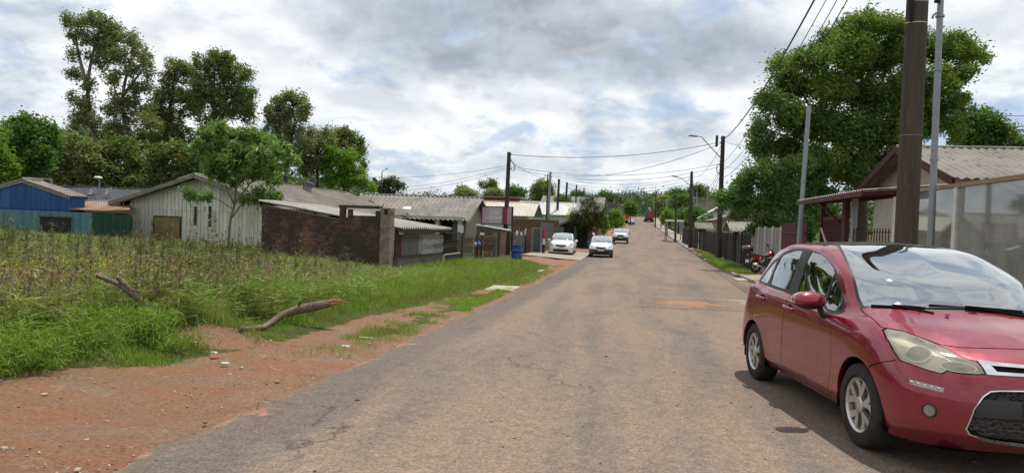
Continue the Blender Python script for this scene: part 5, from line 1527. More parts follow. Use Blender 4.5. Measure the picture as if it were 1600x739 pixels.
def gate_roof(label, y, wdt, z1, roofm):
    p = ra(y, .1); z = float(prof(y)); g = thing('gabled_gate', label, 'gate', (p.x, p.y, z), YAW, None)
    for s in (-1, 1):
        m = MB(); m.box(-.12, .12, s * wdt / 2 - .12, s * wdt / 2 + .12, -.3, z1); m.build('post', BLACKI, g)
    m = MB(); m.box(-.03, .03, -wdt / 2 + .12, wdt / 2 - .12, .05, z1 - .15); m.build('gate_leaf', BLACKI, g)
    for s in (-1, 1):
        m = MB(); m.sheet((-.8, 0, z1 + .62), (.8, 0, z1 + .62), (.8, s * (wdt / 2 + .45), z1 + .05), (-.8, s * (wdt / 2 + .45), z1 + .05), 40, 3, .02, 8, thick=.02); m.build('roof', roofm, g, smooth=True, auto=50)
    m = MB(); m.prism([(-.74, -wdt / 2 - .3, z1 + .12), (-.74, wdt / 2 + .3, z1 + .12), (-.74, 0, z1 + .55)], (.06, 0, 0)); m.build('gable_board', DKWOOD, g)
    return g
gate_roof('black gate under a small pale gable roof beside the near wooden pole', 41.3, 2.6, 2.05, FIBRE2)
gate_roof('black gate under a brown gable roof by the second wooden pole', 63, 3.4, 2.1, FIBRE)
cpw = thing('carport', 'small white flat carport roof at the far pavement', 'carport', (at(1054, 345, 88).x, 88, float(prof(88))), YAW)
zt = at(1054, 346, 88).z - cpw.location.z
m = MB(); m.box(-1.0, 1.2, 0, 4, zt, zt + .22); m.build('roof', plain('white_roof', (.75, .75, .72), .6), cpw)
for x in (-.9, 1.1):
    for y in (.1, 3.9):
        m = MB(); m.box(x - .06, x + .06, y - .06, y + .06, -.3, zt); m.build('post', GALV, cpw)
house('hall', 'big tan gabled hall above the trees on the far right', 'hall', (at(1102, 345, 140).x + 2, 140, 1.5), 15, 25, at(1102, 321, 140).z - 1.5, at(1100, 309, 140).z - at(1102, 321, 140).z, 'y', worn('tan_wall', (.30, .25, .19), (.25, .21, .16), .5, .9), FIBRE3, over=.2, over_g=.2, amp=.02, pitch=1)
house('house', 'white-roofed low building in front of the tan hall', 'house', (at(1112, 345, 95).x + 2, 95, .3), 7, 9, at(1112, 340, 95).z - .3, 1.9, 'y', WHITEW, WHITER, over=.3, amp=.02, pitch=.4)
iron_fence('black iron fence by the white carport roof', 78, 86, 1.9)
house('house', 'plain low house with a grey roof behind the second gabled gate', 'house', (Rx(72) + 6, 68, .1), 9, 9, 2.6, 1.5, 'y', BEIGE, FIBRE3, over=.4, amp=.02, pitch=.4)
# ------------------------------------------------------------------ trees
def leaves(C, n, rad, length, width, rng, droop=0.0, up=.3):
    """n leaf blades scattered about clump centres C (k,3) with spread rad (k,3): arrays of vertices and quads"""
    k = rng.integers(0, len(C), n)
    p = C[k] + rng.normal(0, 1, (n, 3)) * rad[k]
    a = rng.normal(0, 1, (n, 3)); a[:, 2] = a[:, 2] * (.6) - droop
    a /= np.linalg.norm(a, axis=1)[:, None]
    r = rng.normal(0, 1, (n, 3)); r[:, 2] -= up * 0
    b = np.cross(a, r); b /= np.linalg.norm(b, axis=1)[:, None] + 1e-9
    s = rng.uniform(.65, 1.35, n)[:, None]
    L = a * length * s; W = b * width * s
    V = np.empty((n, 4, 3)); V[:, 0] = p - L / 2; V[:, 1] = p + W / 2 - L * .05; V[:, 2] = p + L / 2; V[:, 3] = p - W / 2 - L * .05
    return V.reshape(-1, 3), np.arange(n * 4).reshape(n, 4)


def clumps(lobes, spacing, rng, shell=.55):
    """clump centres through a set of ellipsoid lobes (centre, (rx, ry, rz))"""
    C = []; Rr = []
    for c, r in lobes:
        area = 4 * math.pi * ((r[0] * r[1] + r[1] * r[2] + r[0] * r[2]) / 3)
        k = max(4, int(area / spacing**2))
        d = rng.normal(0, 1, (k, 3)); d /= np.linalg.norm(d, axis=1)[:, None]
        q = shell + (1 - shell) * rng.random(k)
        C.append(np.array(c)[None] + d * np.array(r)[None] * q[:, None])
        Rr.append(np.full((k, 3), spacing * .30) * rng.uniform(.6, 1.5, (k, 1)))
    C = np.concatenate(C); Rr = np.concatenate(Rr)
    return C, Rr


BARK = worn('bark', (.085, .068, .052), (.05, .04, .032), 3, .95, c3=(.13, .11, .09), fine=20, bump=.6, bdist=.02, stretch=(3, 3, .6))
BARKP = worn('bark_pale', (.22, .185, .15), (.13, .105, .085), 2, .9, c3=(.28, .25, .21), fine=20, bump=.4, bdist=.02, stretch=(3, 3, .5))
L_EUC = leaf_mat('leaf_eucalypt', (0.098, 0.149, 0.059), (0.228, 0.289, 0.110), (0.276, 0.276, 0.131), trans=.34, tint=(1.2, 1.2, .6))
L_DARK = leaf_mat('leaf_dark', (0.061, 0.116, 0.035), (0.175, 0.245, 0.074), (0.230, 0.242, 0.080), trans=.32)
L_MID = leaf_mat('leaf_mid', (0.044, 0.111, 0.026), (0.116, 0.213, 0.048), (0.139, 0.242, 0.056), trans=.38)
L_BRIGHT = leaf_mat('leaf_bright', (0.095, 0.203, 0.024), (0.169, 0.297, 0.041), (0.203, 0.297, 0.047), trans=.42)
L_OLIVE = leaf_mat('leaf_olive', (0.130, 0.172, 0.062), (0.264, 0.304, 0.119), (0.310, 0.310, 0.154), trans=.32)
L_GREY = leaf_mat('leaf_grey', (.06, .085, .045), (.10, .125, .065), None, trans=.25)
L_BIG = leaf_mat('leaf_big', (0.057, 0.115, 0.029), (0.151, 0.241, 0.059), (0.196, 0.260, 0.055), trans=.42)
L_SMALLT = leaf_mat('leaf_mango', (0.110, 0.188, 0.045), (0.213, 0.294, 0.094), None, trans=.40, tint=(1.15, 1.3, .6))


def tree(name, label, Y, trunk, lobes, n, size, mat, bark=None, cat='tree', group=None, seed=1, depth=.8, spacing=.9, r0=.2, aspect=.42, droop=0., jit=.5, shell=.5, branches=True, fill=0):
    """trunk: lists of photo points for each stem; lobes: (px, py, rx, ry) in photo pixels; each gets its own distance"""
    rg = np.random.default_rng(seed); k = Y / F_PX
    b0 = at(*trunk[0][0], Y); bz = gz(b0.x, b0.y)
    t = thing(name, label, cat, (b0.x, b0.y, bz), 0, group)
    off = Vector((b0.x, b0.y, bz))
    LB = []
    if fill:
        lobes = list(lobes) + [(l[0] + rg.uniform(-12, 12), l[1] + rg.uniform(-8, 14), l[2] * .9, l[3] * .9) for l in lobes for _ in range(fill)]
    wid = max(l[0] + l[2] for l in lobes) - min(l[0] - l[2] for l in lobes)
    for (px, py, rx, ry) in lobes:
        dy = rg.uniform(-1, 1) * jit * min(wid * k * .32, 5)
        c = at(px, py, Y + dy) - off
        rm = (rx * k, max(.35 * (rx + ry) * k, .55 * (rx + ry) * k * depth), ry * k)
        LB.append((c, rm))
    C, Rr = clumps([(tuple(c), r) for c, r in LB], spacing, rg, shell)
    V, Fq_ = leaves(C, n, Rr, size, size * aspect, rg, droop)
    np_mesh('crown', V, Fq_, mat, t)
    m = MB(); stems = []
    for path in trunk:
        pts = [at(px, py, Y + .15 * i) - off for i, (px, py) in enumerate(path)]
        pts[0].z = min(pts[0].z, -.15) if path is trunk[0] else pts[0].z
        rs = [r0 * (1 - .8 * i / (len(pts) - 1)) * (1 if path is trunk[0] else .7) for i in range(len(pts))]
        P = crv(np.array([tuple(p) for p in pts]), 4) if len(pts) > 2 else np.array([tuple(p) for p in pts])
        rr_ = np.interp(np.linspace(0, 1, len(P)), np.linspace(0, 1, len(rs)), rs)
        m.tube([Vector(p) for p in P], list(rr_), 8); stems += [(Vector(p), q) for p, q in zip(P, rr_)]
    if branches:
        for c, r in (LB[:len(LB) // (1 + fill)]):
            cand = [(s, q) for s, q in stems if s.z < c.z + .1] or stems
            s, q = min(cand, key=lambda e: (e[0] - c).length + .6 * max(0, e[0].z - c.z + .5))
            mid = s.lerp(c, .5) + Vector((rg.uniform(-.2, .2), rg.uniform(-.2, .2), .12 * (c - s).length))
            rb = min(q * .42, .013 * (c - s).length + .012)
            m.tube([s, mid, c], [rb, rb * .65, rb * .25], 6)
            for _ in range(3):
                e = c + Vector([rg.uniform(-.8, .8) * r[i] for i in range(3)]); m.tube([c.lerp(mid, .3), e], [rb * .35, rb * .1], 5, cap=False)
    m.build('trunk', bark or BARK, t, smooth=True)
    return t


# eucalypts and their neighbours behind the boarded house
tree('eucalyptus_tree', 'tallest thin-crowned eucalyptus at the left, sky showing through it', 62, [[(152, 300), (146, 215), (137, 140), (146, 80), (158, 45)], [(137, 140), (122, 80), (118, 45)], [(146, 100), (172, 60)]],
     [(116, 34, 18, 11), (140, 32, 20, 13), (163, 40, 20, 14), (180, 52, 17, 14), (120, 55, 14, 11), (140, 62, 17, 13), (163, 70, 18, 15), (116, 85, 9, 10), (150, 92, 15, 14), (118, 118, 12, 13), (140, 128, 11, 14), (113, 150, 9, 12), (136, 160, 13, 15), (122, 182, 11, 11), (146, 188, 15, 16), (176, 75, 12, 13)], 15000, .25, L_EUC, BARKP, seed=2, fill=1, spacing=.62, r0=.26, shell=.35, group=None)
tree('eucalyptus_tree', 'slender eucalyptus leaning right beside the tallest one', 61, [[(196, 300), (196, 220), (192, 150), (204, 95), (212, 60)], [(192, 150), (222, 110)], [(194, 180), (176, 130)]],
     [(204, 62, 18, 13), (218, 82, 15, 15), (190, 88, 17, 15), (226, 106, 13, 16), (202, 112, 16, 14), (178, 120, 13, 16), (214, 136, 14, 14), (186, 150, 15, 16), (206, 162, 17, 16), (172, 172, 13, 16), (196, 192, 19, 17), (176, 205, 16, 14), (222, 186, 14, 18), (232, 132, 9, 10), (236, 168, 11, 14), (240, 198, 14, 14)], 15000, .25, L_EUC, BARKP, seed=3, fill=1, spacing=.62, r0=.24, shell=.35)
tree('eucalyptus_tree', 'dark bushy eucalyptus left of the rounded crown behind the boarded house', 64, [[(256, 300), (262, 215), (268, 150), (276, 105)], [(262, 215), (244, 160)]],
     [(272, 103, 16, 12), (290, 118, 17, 14), (262, 125, 14, 14), (250, 152, 16, 17), (280, 150, 20, 17), (240, 178, 17, 18), (270, 185, 22, 18), (298, 165, 16, 17), (252, 212, 22, 18), (285, 215, 22, 18)], 20000, .24, L_DARK, seed=4, fill=1, spacing=.7, r0=.26)
tree('eucalyptus_tree', 'broad dark eucalyptus with a rounded crown above the boarded house', 63, [[(338, 300), (336, 220), (334, 160), (336, 110)], [(336, 200), (372, 140)], [(334, 170), (312, 120)]],
     [(318, 98, 20, 13), (342, 92, 20, 11), (362, 100, 18, 14), (378, 118, 16, 14), (388, 145, 13, 14), (350, 118, 20, 15), (322, 125, 19, 15), (366, 138, 20, 16), (340, 150, 22, 16), (312, 155, 16, 15), (376, 168, 18, 14), (352, 178, 22, 16), (324, 185, 20, 16), (392, 158, 8, 9), (305, 135, 10, 10), (386, 184, 12, 10), (345, 208, 22, 14)], 28000, .24, L_DARK, seed=5, fill=1, spacing=.7, r0=.30)
for i, (lb, Y, tr, lob, mt, nn) in enumerate((
    ('grey-olive bushy tree under the tallest eucalyptus', 56, [(112, 305), (114, 260), (116, 235)], [(88, 245, 24, 20), (118, 228, 24, 18), (140, 245, 22, 20), (100, 270, 26, 18), (132, 275, 24, 17)], L_OLIVE, 10000),
    ('olive bushy tree behind the dark slate roof', 57, [(182, 305), (184, 262), (186, 240)], [(160, 240, 20, 18), (186, 232, 22, 18), (210, 240, 20, 18), (165, 268, 24, 17), (200, 268, 24, 18), (228, 262, 16, 18), (175, 290, 24, 12), (215, 288, 22, 12)], L_DARK, 13000),
    ('dark bushy tree behind the left slope of the boarded house', 56, [(268, 305), (268, 265), (270, 248)], [(245, 245, 18, 17), (270, 238, 20, 17), (295, 245, 18, 17), (255, 270, 22, 17), (285, 270, 22, 16), (312, 262, 18, 16), (325, 240, 18, 16), (240, 290, 16, 10)], L_DARK, 13000),
    ('tall dark tree filling the gap behind the tallest eucalyptus', 66, [(165, 300), (165, 250), (166, 225)], [(98, 218, 18, 14), (122, 206, 18, 13), (150, 214, 20, 15), (176, 210, 18, 14), (210, 214, 20, 15), (238, 222, 18, 16), (165, 235, 26, 18), (215, 240, 24, 18), (110, 240, 24, 18)], L_DARK, 13000),
    ('dark tree in the gap right of the small castor-like tree', 58, [(380, 300), (382, 262), (384, 240)], [(352, 245, 20, 18), (380, 225, 20, 16), (400, 245, 20, 18), (370, 268, 22, 15), (345, 270, 18, 14), (410, 270, 20, 14), (405, 215, 12, 12)], L_DARK, 11000))):
    tree('bushy_tree', lb, Y, [tr], lob, nn, .30, mt, seed=20 + i, spacing=.75, r0=.2, group='bushy trees under the eucalypts')
tree('broadleaf_tree', 'bright green round tree at the far left edge', 50, [(22, 300), (22, 250), (24, 215)] and [[(22, 300), (22, 250), (24, 215)]],
     [(12, 205, 26, 18), (44, 198, 26, 18), (66, 210, 22, 18), (0, 235, 26, 20), (32, 232, 30, 22), (62, 240, 24, 20), (10, 262, 28, 18), (46, 264, 28, 16), (84, 225, 14, 14)], 14000, .30, L_MID, seed=31, spacing=.75)
tree('bushy_tree', 'brighter green shrubby tree at the extreme left behind the blue gable', 46, [[(4, 300), (4, 270), (4, 250)]], [(0, 245, 20, 18), (10, 270, 22, 14), (-14, 262, 20, 18), (-10, 220, 18, 18)], 5000, .28, L_BRIGHT, seed=32, spacing=.7)
tree('eucalyptus_tree', 'dark eucalyptus with an open top right of the small front tree', 58, [[(447, 300), (447, 240), (448, 200), (452, 165)], [(447, 220), (470, 180)]],
     [(436, 162, 13, 11), (452, 152, 14, 9), (468, 160, 13, 12), (424, 178, 13, 12), (446, 178, 16, 12), (470, 182, 12, 11), (432, 198, 18, 13), (458, 202, 18, 13), (478, 170, 7, 8), (440, 222, 20, 14), (470, 225, 18, 14)], 15000, .23, L_EUC, seed=33, spacing=.6, r0=.2)
tree('bushy_tree', 'olive-brown bushy tree left of the lime-green tree', 60, [[(496, 300), (496, 255), (496, 225)]], [(486, 212, 14, 12), (504, 208, 13, 11), (494, 228, 17, 13), (512, 226, 12, 13), (478, 240, 16, 14), (502, 250, 18, 14), (480, 262, 18, 14)], 8000, .27, L_OLIVE, seed=34, spacing=.65)
tree('bushy_tree', 'dark pointed tree behind the lime-green tree', 68, [[(545, 300), (545, 250), (542, 215)]], [(527, 212, 11, 10), (542, 210, 13, 9), (556, 222, 11, 12), (562, 238, 8, 12), (535, 228, 15, 13), (550, 245, 14, 14), (568, 260, 5, 9)], 7000, .28, L_DARK, seed=35, spacing=.65)
tree('broadleaf_tree', 'lime-green tree glowing above the boarded house roof', 60, [[(538, 302), (538, 275), (536, 250)]], [(520, 240, 15, 13), (540, 250, 16, 14), (556, 266, 15, 14), (524, 264, 18, 15), (545, 280, 18, 13), (566, 284, 12, 11), (508, 262, 11, 12), (576, 293, 8, 6), (515, 282, 14, 11)], 11000, .24, L_BRIGHT, seed=36, spacing=.6)
tree('bushy_tree', 'pale grey-green tree beyond the roof by the thin lamp', 90, [[(608, 305), (608, 292), (608, 285)]], [(596, 288, 12, 8), (612, 285, 12, 8), (625, 292, 11, 7), (604, 297, 14, 7), (582, 294, 9, 8)], 4500, .32, L_GREY, seed=37, spacing=.8)
tree('small_tree', 'small slender tree with long drooping leaves in front of the boarded house', 28, [[(357, 386), (359, 350), (366, 320), (368, 285), (366, 250)], [(366, 320), (352, 290), (340, 255)], [(366, 318), (392, 285), (408, 250)], [(367, 300), (384, 262), (388, 230)], [(362, 340), (380, 318), (400, 308)], [(392, 285), (425, 265), (446, 255)]],
     [(322, 212, 17, 10), (345, 205, 18, 9), (370, 212, 20, 10), (395, 210, 16, 9), (418, 222, 18, 11), (440, 234, 16, 11), (455, 250, 12, 11), (330, 232, 20, 12), (355, 235, 22, 13), (385, 236, 22, 13), (410, 243, 20, 12), (340, 252, 20, 10), (372, 256, 22, 9), (432, 258, 16, 9), (312, 228, 11, 10), (348, 272, 18, 9), (395, 270, 20, 10), (424, 280, 14, 8), (328, 264, 12, 9), (370, 285, 14, 8), (300, 304, 13, 6), (322, 308, 8, 4), (395, 312, 20, 7), (430, 310, 18, 7), (405, 300, 14, 6)], 9000, .28, L_SMALLT, BARKP, seed=38, spacing=.36, r0=.062, aspect=.26, droop=.75, shell=.3, depth=1.0)

# the right-hand side
tree('large_tree', 'huge spreading green tree towering behind the maroon canopy', 38, [[(1345, 395), (1345, 320), (1348, 250), (1350, 180), (1345, 100)], [(1345, 270), (1290, 200), (1255, 150)], [(1348, 250), (1420, 180), (1470, 120)], [(1347, 280), (1240, 240)], [(1350, 200), (1385, 110)]],
     [(1335, 42, 30, 20), (1362, 32, 28, 16), (1392, 48, 30, 22), (1300, 62, 26, 18), (1275, 88, 26, 18), (1328, 85, 36, 28), (1380, 90, 38, 30), (1428, 70, 28, 24), (1462, 78, 26, 20), (1492, 72, 22, 18), (1512, 88, 16, 12), (1245, 98, 24, 14), (1212, 100, 16, 8), (1218, 125, 24, 16), (1250, 135, 32, 24), (1300, 140, 38, 30), (1355, 150, 40, 34), (1410, 140, 40, 32), (1462, 125, 32, 26), (1498, 115, 20, 20), (1204, 160, 20, 18), (1230, 178, 32, 24), (1280, 195, 38, 30), (1335, 215, 42, 32), (1395, 205, 40, 34), (1450, 180, 34, 30), (1486, 165, 22, 22), (1186, 195, 13, 20), (1198, 228, 20, 20), (1235, 230, 30, 24), (1285, 250, 40, 28), (1345, 265, 42, 26), (1400, 260, 36, 26), (1184, 225, 10, 14), (1488, 198, 18, 16), (1530, 84, 8, 5)],
     150000, .20, L_BIG, seed=41, fill=1, spacing=.70, r0=.40, depth=.9, shell=.30)
tree('broadleaf_tree', 'darker tree lower at the right edge behind the grey roof', 50, [[(1540, 300), (1540, 235), (1538, 200)]], [(1508, 192, 18, 14), (1530, 182, 18, 14), (1552, 192, 18, 15), (1572, 208, 16, 13), (1590, 222, 14, 11), (1525, 212, 22, 15), (1556, 220, 24, 14), (1500, 215, 18, 16), (1590, 236, 16, 10)], 11000, .28, L_MID, seed=42, spacing=.75)
tree('bushy_tree', 'fresh green drooping bushy tree overhanging the black iron fence', 36, [[(1228, 392), (1226, 350), (1220, 300)], [(1226, 350), (1180, 310)], [(1226, 345), (1268, 300)]],
     [(1218, 258, 26, 16), (1248, 256, 24, 15), (1190, 270, 24, 15), (1272, 272, 24, 18), (1162, 288, 22, 15), (1212, 285, 32, 20), (1252, 290, 30, 20), (1140, 308, 18, 12), (1172, 312, 28, 18), (1215, 318, 32, 18), (1262, 320, 30, 20), (1292, 300, 18, 18), (1126, 322, 10, 9), (1152, 334, 18, 11), (1195, 342, 26, 12), (1240, 346, 30, 12), (1285, 335, 22, 18), (1222, 360, 18, 9), (1255, 366, 16, 10), (1180, 358, 10, 6)],
     42000, .17, leaf_mat('leaf_bush', (0.053, 0.123, 0.031), (0.150, 0.263, 0.070), (0.176, 0.263, 0.070), trans=.34, clump=1.0), seed=43, spacing=.5, r0=.14, droop=.5, shell=.5)

# street trees and the trees down the road
tree('street_tree', 'fuzzy willow-like street tree between the two white cars', 61, [[(918, 387), (919, 362), (920, 335)], [(919, 360), (906, 335)], [(919, 358), (935, 335)]], [(920, 318, 18, 11), (906, 330, 15, 12), (934, 330, 15, 12), (920, 338, 22, 14), (900, 346, 12, 11), (940, 346, 12, 11), (912, 352, 16, 10), (928, 353, 16, 9), (924, 308, 10, 6)], 11000, .20, leaf_mat('leaf_fine', (.035, .062, .012), (.078, .112, .026), None, trans=.3), seed=51, spacing=.5, r0=.11, aspect=.2)
tree('street_tree', 'small round bright street tree beyond the white off-roader', 90, [[(961, 367), (961, 352), (962, 340)]], [(961, 334, 9, 7), (954, 342, 8, 7), (968, 343, 8, 7), (961, 350, 11, 7), (950, 349, 5, 5), (972, 350, 4, 4)], 3500, .26, L_BRIGHT, seed=52, spacing=.6, r0=.1)
tree('shrub', 'yellow-flowering shrub at the left of the willow-like street tree', 70, [[(897, 352), (897, 345), (896, 340)]], [(892, 339, 5, 5), (897, 345, 6, 6), (890, 348, 4, 4)], 1200, .22, leaf_mat('leaf_yellow', (.30, .24, .012), (.22, .24, .02), None), cat='shrub', seed=53, spacing=.5, r0=.05)
tree('shrub', 'yellow-green shrub between the street trees', 84, [[(944, 366), (944, 352), (944, 345)]], [(943, 342, 5, 6), (946, 352, 6, 7), (941, 360, 5, 5)], 1400, .24, L_BRIGHT, cat='shrub', seed=54, spacing=.5, r0=.05)
tree('round_tree', 'dark dense round-crowned tree far behind the left poles', 150, [[(848, 336), (848, 318), (848, 300)]], [(848, 292, 13, 10), (838, 300, 11, 11), (858, 300, 11, 11), (848, 304, 16, 12), (836, 312, 8, 7), (860, 311, 9, 8)], 6000, .55, L_DARK, seed=55, spacing=1.4, r0=.35)
tree('umbrella_pine', 'flat-topped araucaria pine on the skyline beyond the grey roof', 190, [[(764, 320), (763, 300), (762, 290)]], [(754, 287, 7, 3), (764, 285, 9, 3), (771, 288, 6, 3), (758, 291, 7, 3), (768, 292, 7, 3)], 1500, .6, L_DARK, seed=56, spacing=1.4, r0=.3)
tree('umbrella_pine', 'narrow spire-like tree on the skyline between the far left poles', 170, [[(895, 326), (895, 310), (895, 300)]], [(895, 302, 1.5, 4), (895, 308, 2.5, 4), (895, 315, 3, 5)], 500, .5, L_DARK, seed=57, spacing=.9, r0=.15)
far = [('olive tree beyond the roof of the porch house', 120, 728, 303, 13, 7, L_OLIVE), ('dark skyline tree left of the araucaria', 160, 724, 300, 9, 5, L_DARK), ('grey-green tree right below the araucaria', 130, 775, 303, 14, 8, L_OLIVE), ('mid-green skyline tree right of the first pole', 170, 806, 302, 12, 9, L_MID),
       ('bright green tree behind the close pair of poles', 110, 880, 314, 12, 10, L_MID), ('green skyline tree above the grey-roofed house', 210, 902, 308, 11, 9, L_MID), ('green skyline tree over the warehouse ridge', 250, 946, 310, 11, 8, L_MID), ('small dark tree beside the bus', 172, 985, 327, 7, 10, L_MID), ('dark tree at the left kerb beyond the warehouse', 150, 930, 318, 9, 8, L_DARK),
       ('dense green tree at the right kerb near the truck', 150, 1047, 322, 10, 9, L_MID), ('rounded green tree above the right pavement', 125, 1060, 316, 17, 12, L_MID), ('leafy tree in front of the tan hall', 100, 1086, 338, 18, 14, L_MID), ('leafy tree left of the white carport roof', 112, 1042, 340, 9, 11, L_BRIGHT), ('green tree right of the second wooden pole', 92, 1105, 350, 14, 12, L_MID),
       ('dark skyline tree behind the tan hall', 190, 1092, 300, 16, 8, L_DARK), ('bright tree over the far right fences', 118, 1072, 340, 15, 12, L_MID), ('dark tree right of the tan hall roof', 170, 1124, 312, 12, 10, L_DARK), ('large tree at the right end of the street', 200, 1062, 306, 18, 9, L_MID), ('tree behind the far kerb poles', 180, 1036, 318, 10, 10, L_OLIVE)]
for i, (lb, Y, px, py, rx, ry, mt) in enumerate(far):
    rg = random.Random(100 + i)
    rx *= 1.25; ry *= 1.15
    lob = [(px + rg.uniform(-.6, .6) * rx, py + rg.uniform(-.45, .5) * ry, rx * rg.uniform(.45, .65), ry * rg.uniform(.45, .65)) for _ in range(8)] + [(px, py - ry * .3, rx * .6, ry * .6)]
    b = at(px, py, Y); gpy = py + (b.z - gz(b.x, b.y)) * F_PX / Y
    tree('distant_tree', lb, Y, [[(px, gpy), (px, (gpy + py) / 2), (px, py)]], lob, 4200, max(.34, Y * .0032), mt, seed=60 + i, spacing=Y * .008, r0=.2, group='trees down the road')

# the wooded skyline, one mass
rg = np.random.default_rng(77); LB = []
def skyline(x0, x1, ytop, Y, step, ramp_=0):
    x = x0
    while x < x1:
        yt = np.interp(x, *ytop) + rg.uniform(-3, 4)
        for dz in (0, 7, 15, 24, 33, 42):
            YY = Y + rg.uniform(-25, 25) - dz * 1.6
            c = at(x + rg.uniform(-5, 5), yt + 5 + dz, YY); g_ = gz(c.x, c.y)
            if c.z > g_ - 2: LB.append((tuple(c), (9 * YY / F_PX, 5, 6 * YY / F_PX)))
        x += step
skyline(-200, 560, ([-200, 60, 200, 560], [225, 235, 262, 285]), 150, 13)
skyline(600, 960, ([600, 700, 760, 830, 900, 960], [306, 303, 307, 306, 312, 314]), 330, 11)
skyline(950, 1130, ([950, 985, 1010, 1040, 1090, 1130], [308, 302, 303, 300, 302, 304]), 370, 10)
skyline(1120, 1800, ([1120, 1300, 1800], [305, 310, 330]), 220, 14)
C, Rr = clumps(LB, 2.4, rg, .5)
V, Fq_ = leaves(C, 130000, Rr * 1.5, .95, .55, rg)
woods = np_mesh('far_woods', V, Fq_, leaf_mat('leaf_far', (0.039, 0.081, 0.029), (0.098, 0.150, 0.053), (0.139, 0.155, 0.073), trans=.2, clump=.05))
tag(woods, kind='stuff')
# ------------------------------------------------------------------ grass, weeds and what lies among them
rg = np.random.default_rng(11)


def blades(x, y, h, w, lean, name, mat, zoff=0.0, curl=.5):
    n = len(x); z = ground(x, y) + zoff
    th = rg.uniform(0, 2 * math.pi, n); ld = np.stack([np.cos(th), np.sin(th)], 1)
    ph = rg.uniform(0, math.pi, n); wd = np.stack([np.cos(ph), np.sin(ph)], 1) * (w / 2)[:, None]
    b = np.stack([x, y, z - .02], 1)
    mid = b.copy(); mid[:, :2] += ld * (h * lean * .35)[:, None]; mid[:, 2] += h * .6
    tip = b.copy(); tip[:, :2] += ld * (h * lean)[:, None]; tip[:, 2] += h * (1 - curl * lean * .6)
    V = np.empty((n, 5, 3)); V[:, 0] = b; V[:, 1] = b; V[:, 2] = mid; V[:, 3] = mid; V[:, 4] = tip
    V[:, 0, :2] -= wd; V[:, 1, :2] += wd; V[:, 2, :2] -= wd * .8; V[:, 3, :2] += wd * .8
    k = np.arange(n)[:, None] * 5
    Fq_ = np.concatenate([k + np.array([[0, 1, 3]]), k + np.array([[0, 3, 2]]), k + np.array([[2, 3, 4]])], 0)
    # keep the three triangles of a blade together as one island
    o = np_mesh(name, V.reshape(-1, 3), Fq_, mat)
    return tag(o, kind='stuff')


def edge_of(y): return np.interp(y, [-5, 3, 6, 7.1, 8.5, 11.6, 15.6, 22, 30, 34, 38, 60], [5, 4.2, 2.5, 1.75, 1.35, 1.45, 1.1, .75, .6, .8, 3.5, 3.5])


def free(x, y):
    """open ground: not the road, the buildings or the yards"""
    ul = XL(y) - x
    ok = (ul > .03) & (y < 33.2)
    front = x < -4.24 + .2206 * (y - 23.5) + .35
    ok &= ~((y > 23.6) & front & (x > -8.9 + .174 * (y - 24)))
    ok &= ~((y > 31.5) & front)
    ok &= ~((y > 23.3) & (y < 24.6) & (x < -4.0) & (x > -8.9))
    return ok


def nz(x, y, s, o=0.0):
    """cheap smooth value noise in 0..1"""
    f = lambda a, b: np.sin(a * 1.3 + 2.1 * np.sin(b * .7 + o)) * np.cos(b * 1.1 + 1.7 * np.sin(a * .9 + o * 2))
    return .5 + .25 * (f(x * s, y * s) + f(x * s * 2.3 + 5 + o, y * s * 2.1))


def scatter(n, y0, y1, p=1.6):
    t_ = rg.random(n); a = 1 - p
    y = (y0**a + t_ * (y1**a - y0**a))**(1 / a)
    x = -.84 * y + rg.random(n) * (XL(y) + .84 * y)
    return x, y


SHOW = [at(px, py, Y) for px, py, Y in ((395, 525, 9.3), (420, 520, 9.3), (395, 500, 9.9), (425, 500, 9.8), (455, 492, 9.9), (485, 486, 9.95), (520, 478, 10.1), (165, 440, 8.0), (195, 455, 8.0), (222, 475, 8.0), (180, 470, 7.6), (215, 480, 7.7))]


def shown(x, y):
    k = np.zeros(len(x), bool)
    for i, p in enumerate(SHOW): k |= (((x - p.x * .985) / .42)**2 + ((y - p.y + .12) / (.30 if i < 7 else .5))**2) < 1
    return k


def mound(x, y):
    k = (((x + 3.7) / .7)**2 + ((y - 8.38) / .30)**2) < 1
    for i, p in enumerate(SHOW): k |= (((x - p.x * .985) / .42)**2 + ((y - p.y + .12) / (.30 if i < 7 else .5))**2) < 1
    return k


# fresh grass: thick by the street, thinner under the weeds
x, y = scatter(300000, 5.2, 33.2, 1.5)
ul = XL(y) - x; e = edge_of(y) + .30 * (nz(x, y, 3.1) - .5) + .16 * (nz(x, y, 9.0, 3) - .5)
fresh = np.clip(1 - (ul - e - 2.2) / 2.4, 0, 1) * np.clip((y - 9) / 4, .0, 1)
fresh = np.maximum(fresh, np.clip((y - 22) / 4, 0, 1) * (x > -9))
bank = (((x + 3.7) / .7)**2 + ((y - 8.38) / .30)**2) < 1
keep = free(x, y) & (ul > e) & ~bank & (rg.random(len(x)) < (.30 + .6 * np.maximum(fresh, shown(x, y))))
x, y, ul, e, fr_ = x[keep], y[keep], ul[keep], e[keep], fresh[keep]
ramp_ = np.clip((ul - e) / .6, .22, 1)
h = (.11 + .20 * nz(x, y, 1.2, 1) + .10 * rg.random(len(x))) * ramp_ * (1 + .15 * fr_) * np.where(shown(x, y), .38, 1)
G_FRESH = leaf_mat('grass_blades', (0.132, 0.228, 0.031), (0.252, 0.360, 0.066), (0.228, 0.252, 0.078), trans=.35, clump=.8)
blades(x, y, h, np.maximum(.007, .00062 * y) * rg.uniform(.7, 1.3, len(x)), rg.uniform(.1, .8, len(x)), 'grass', G_FRESH)
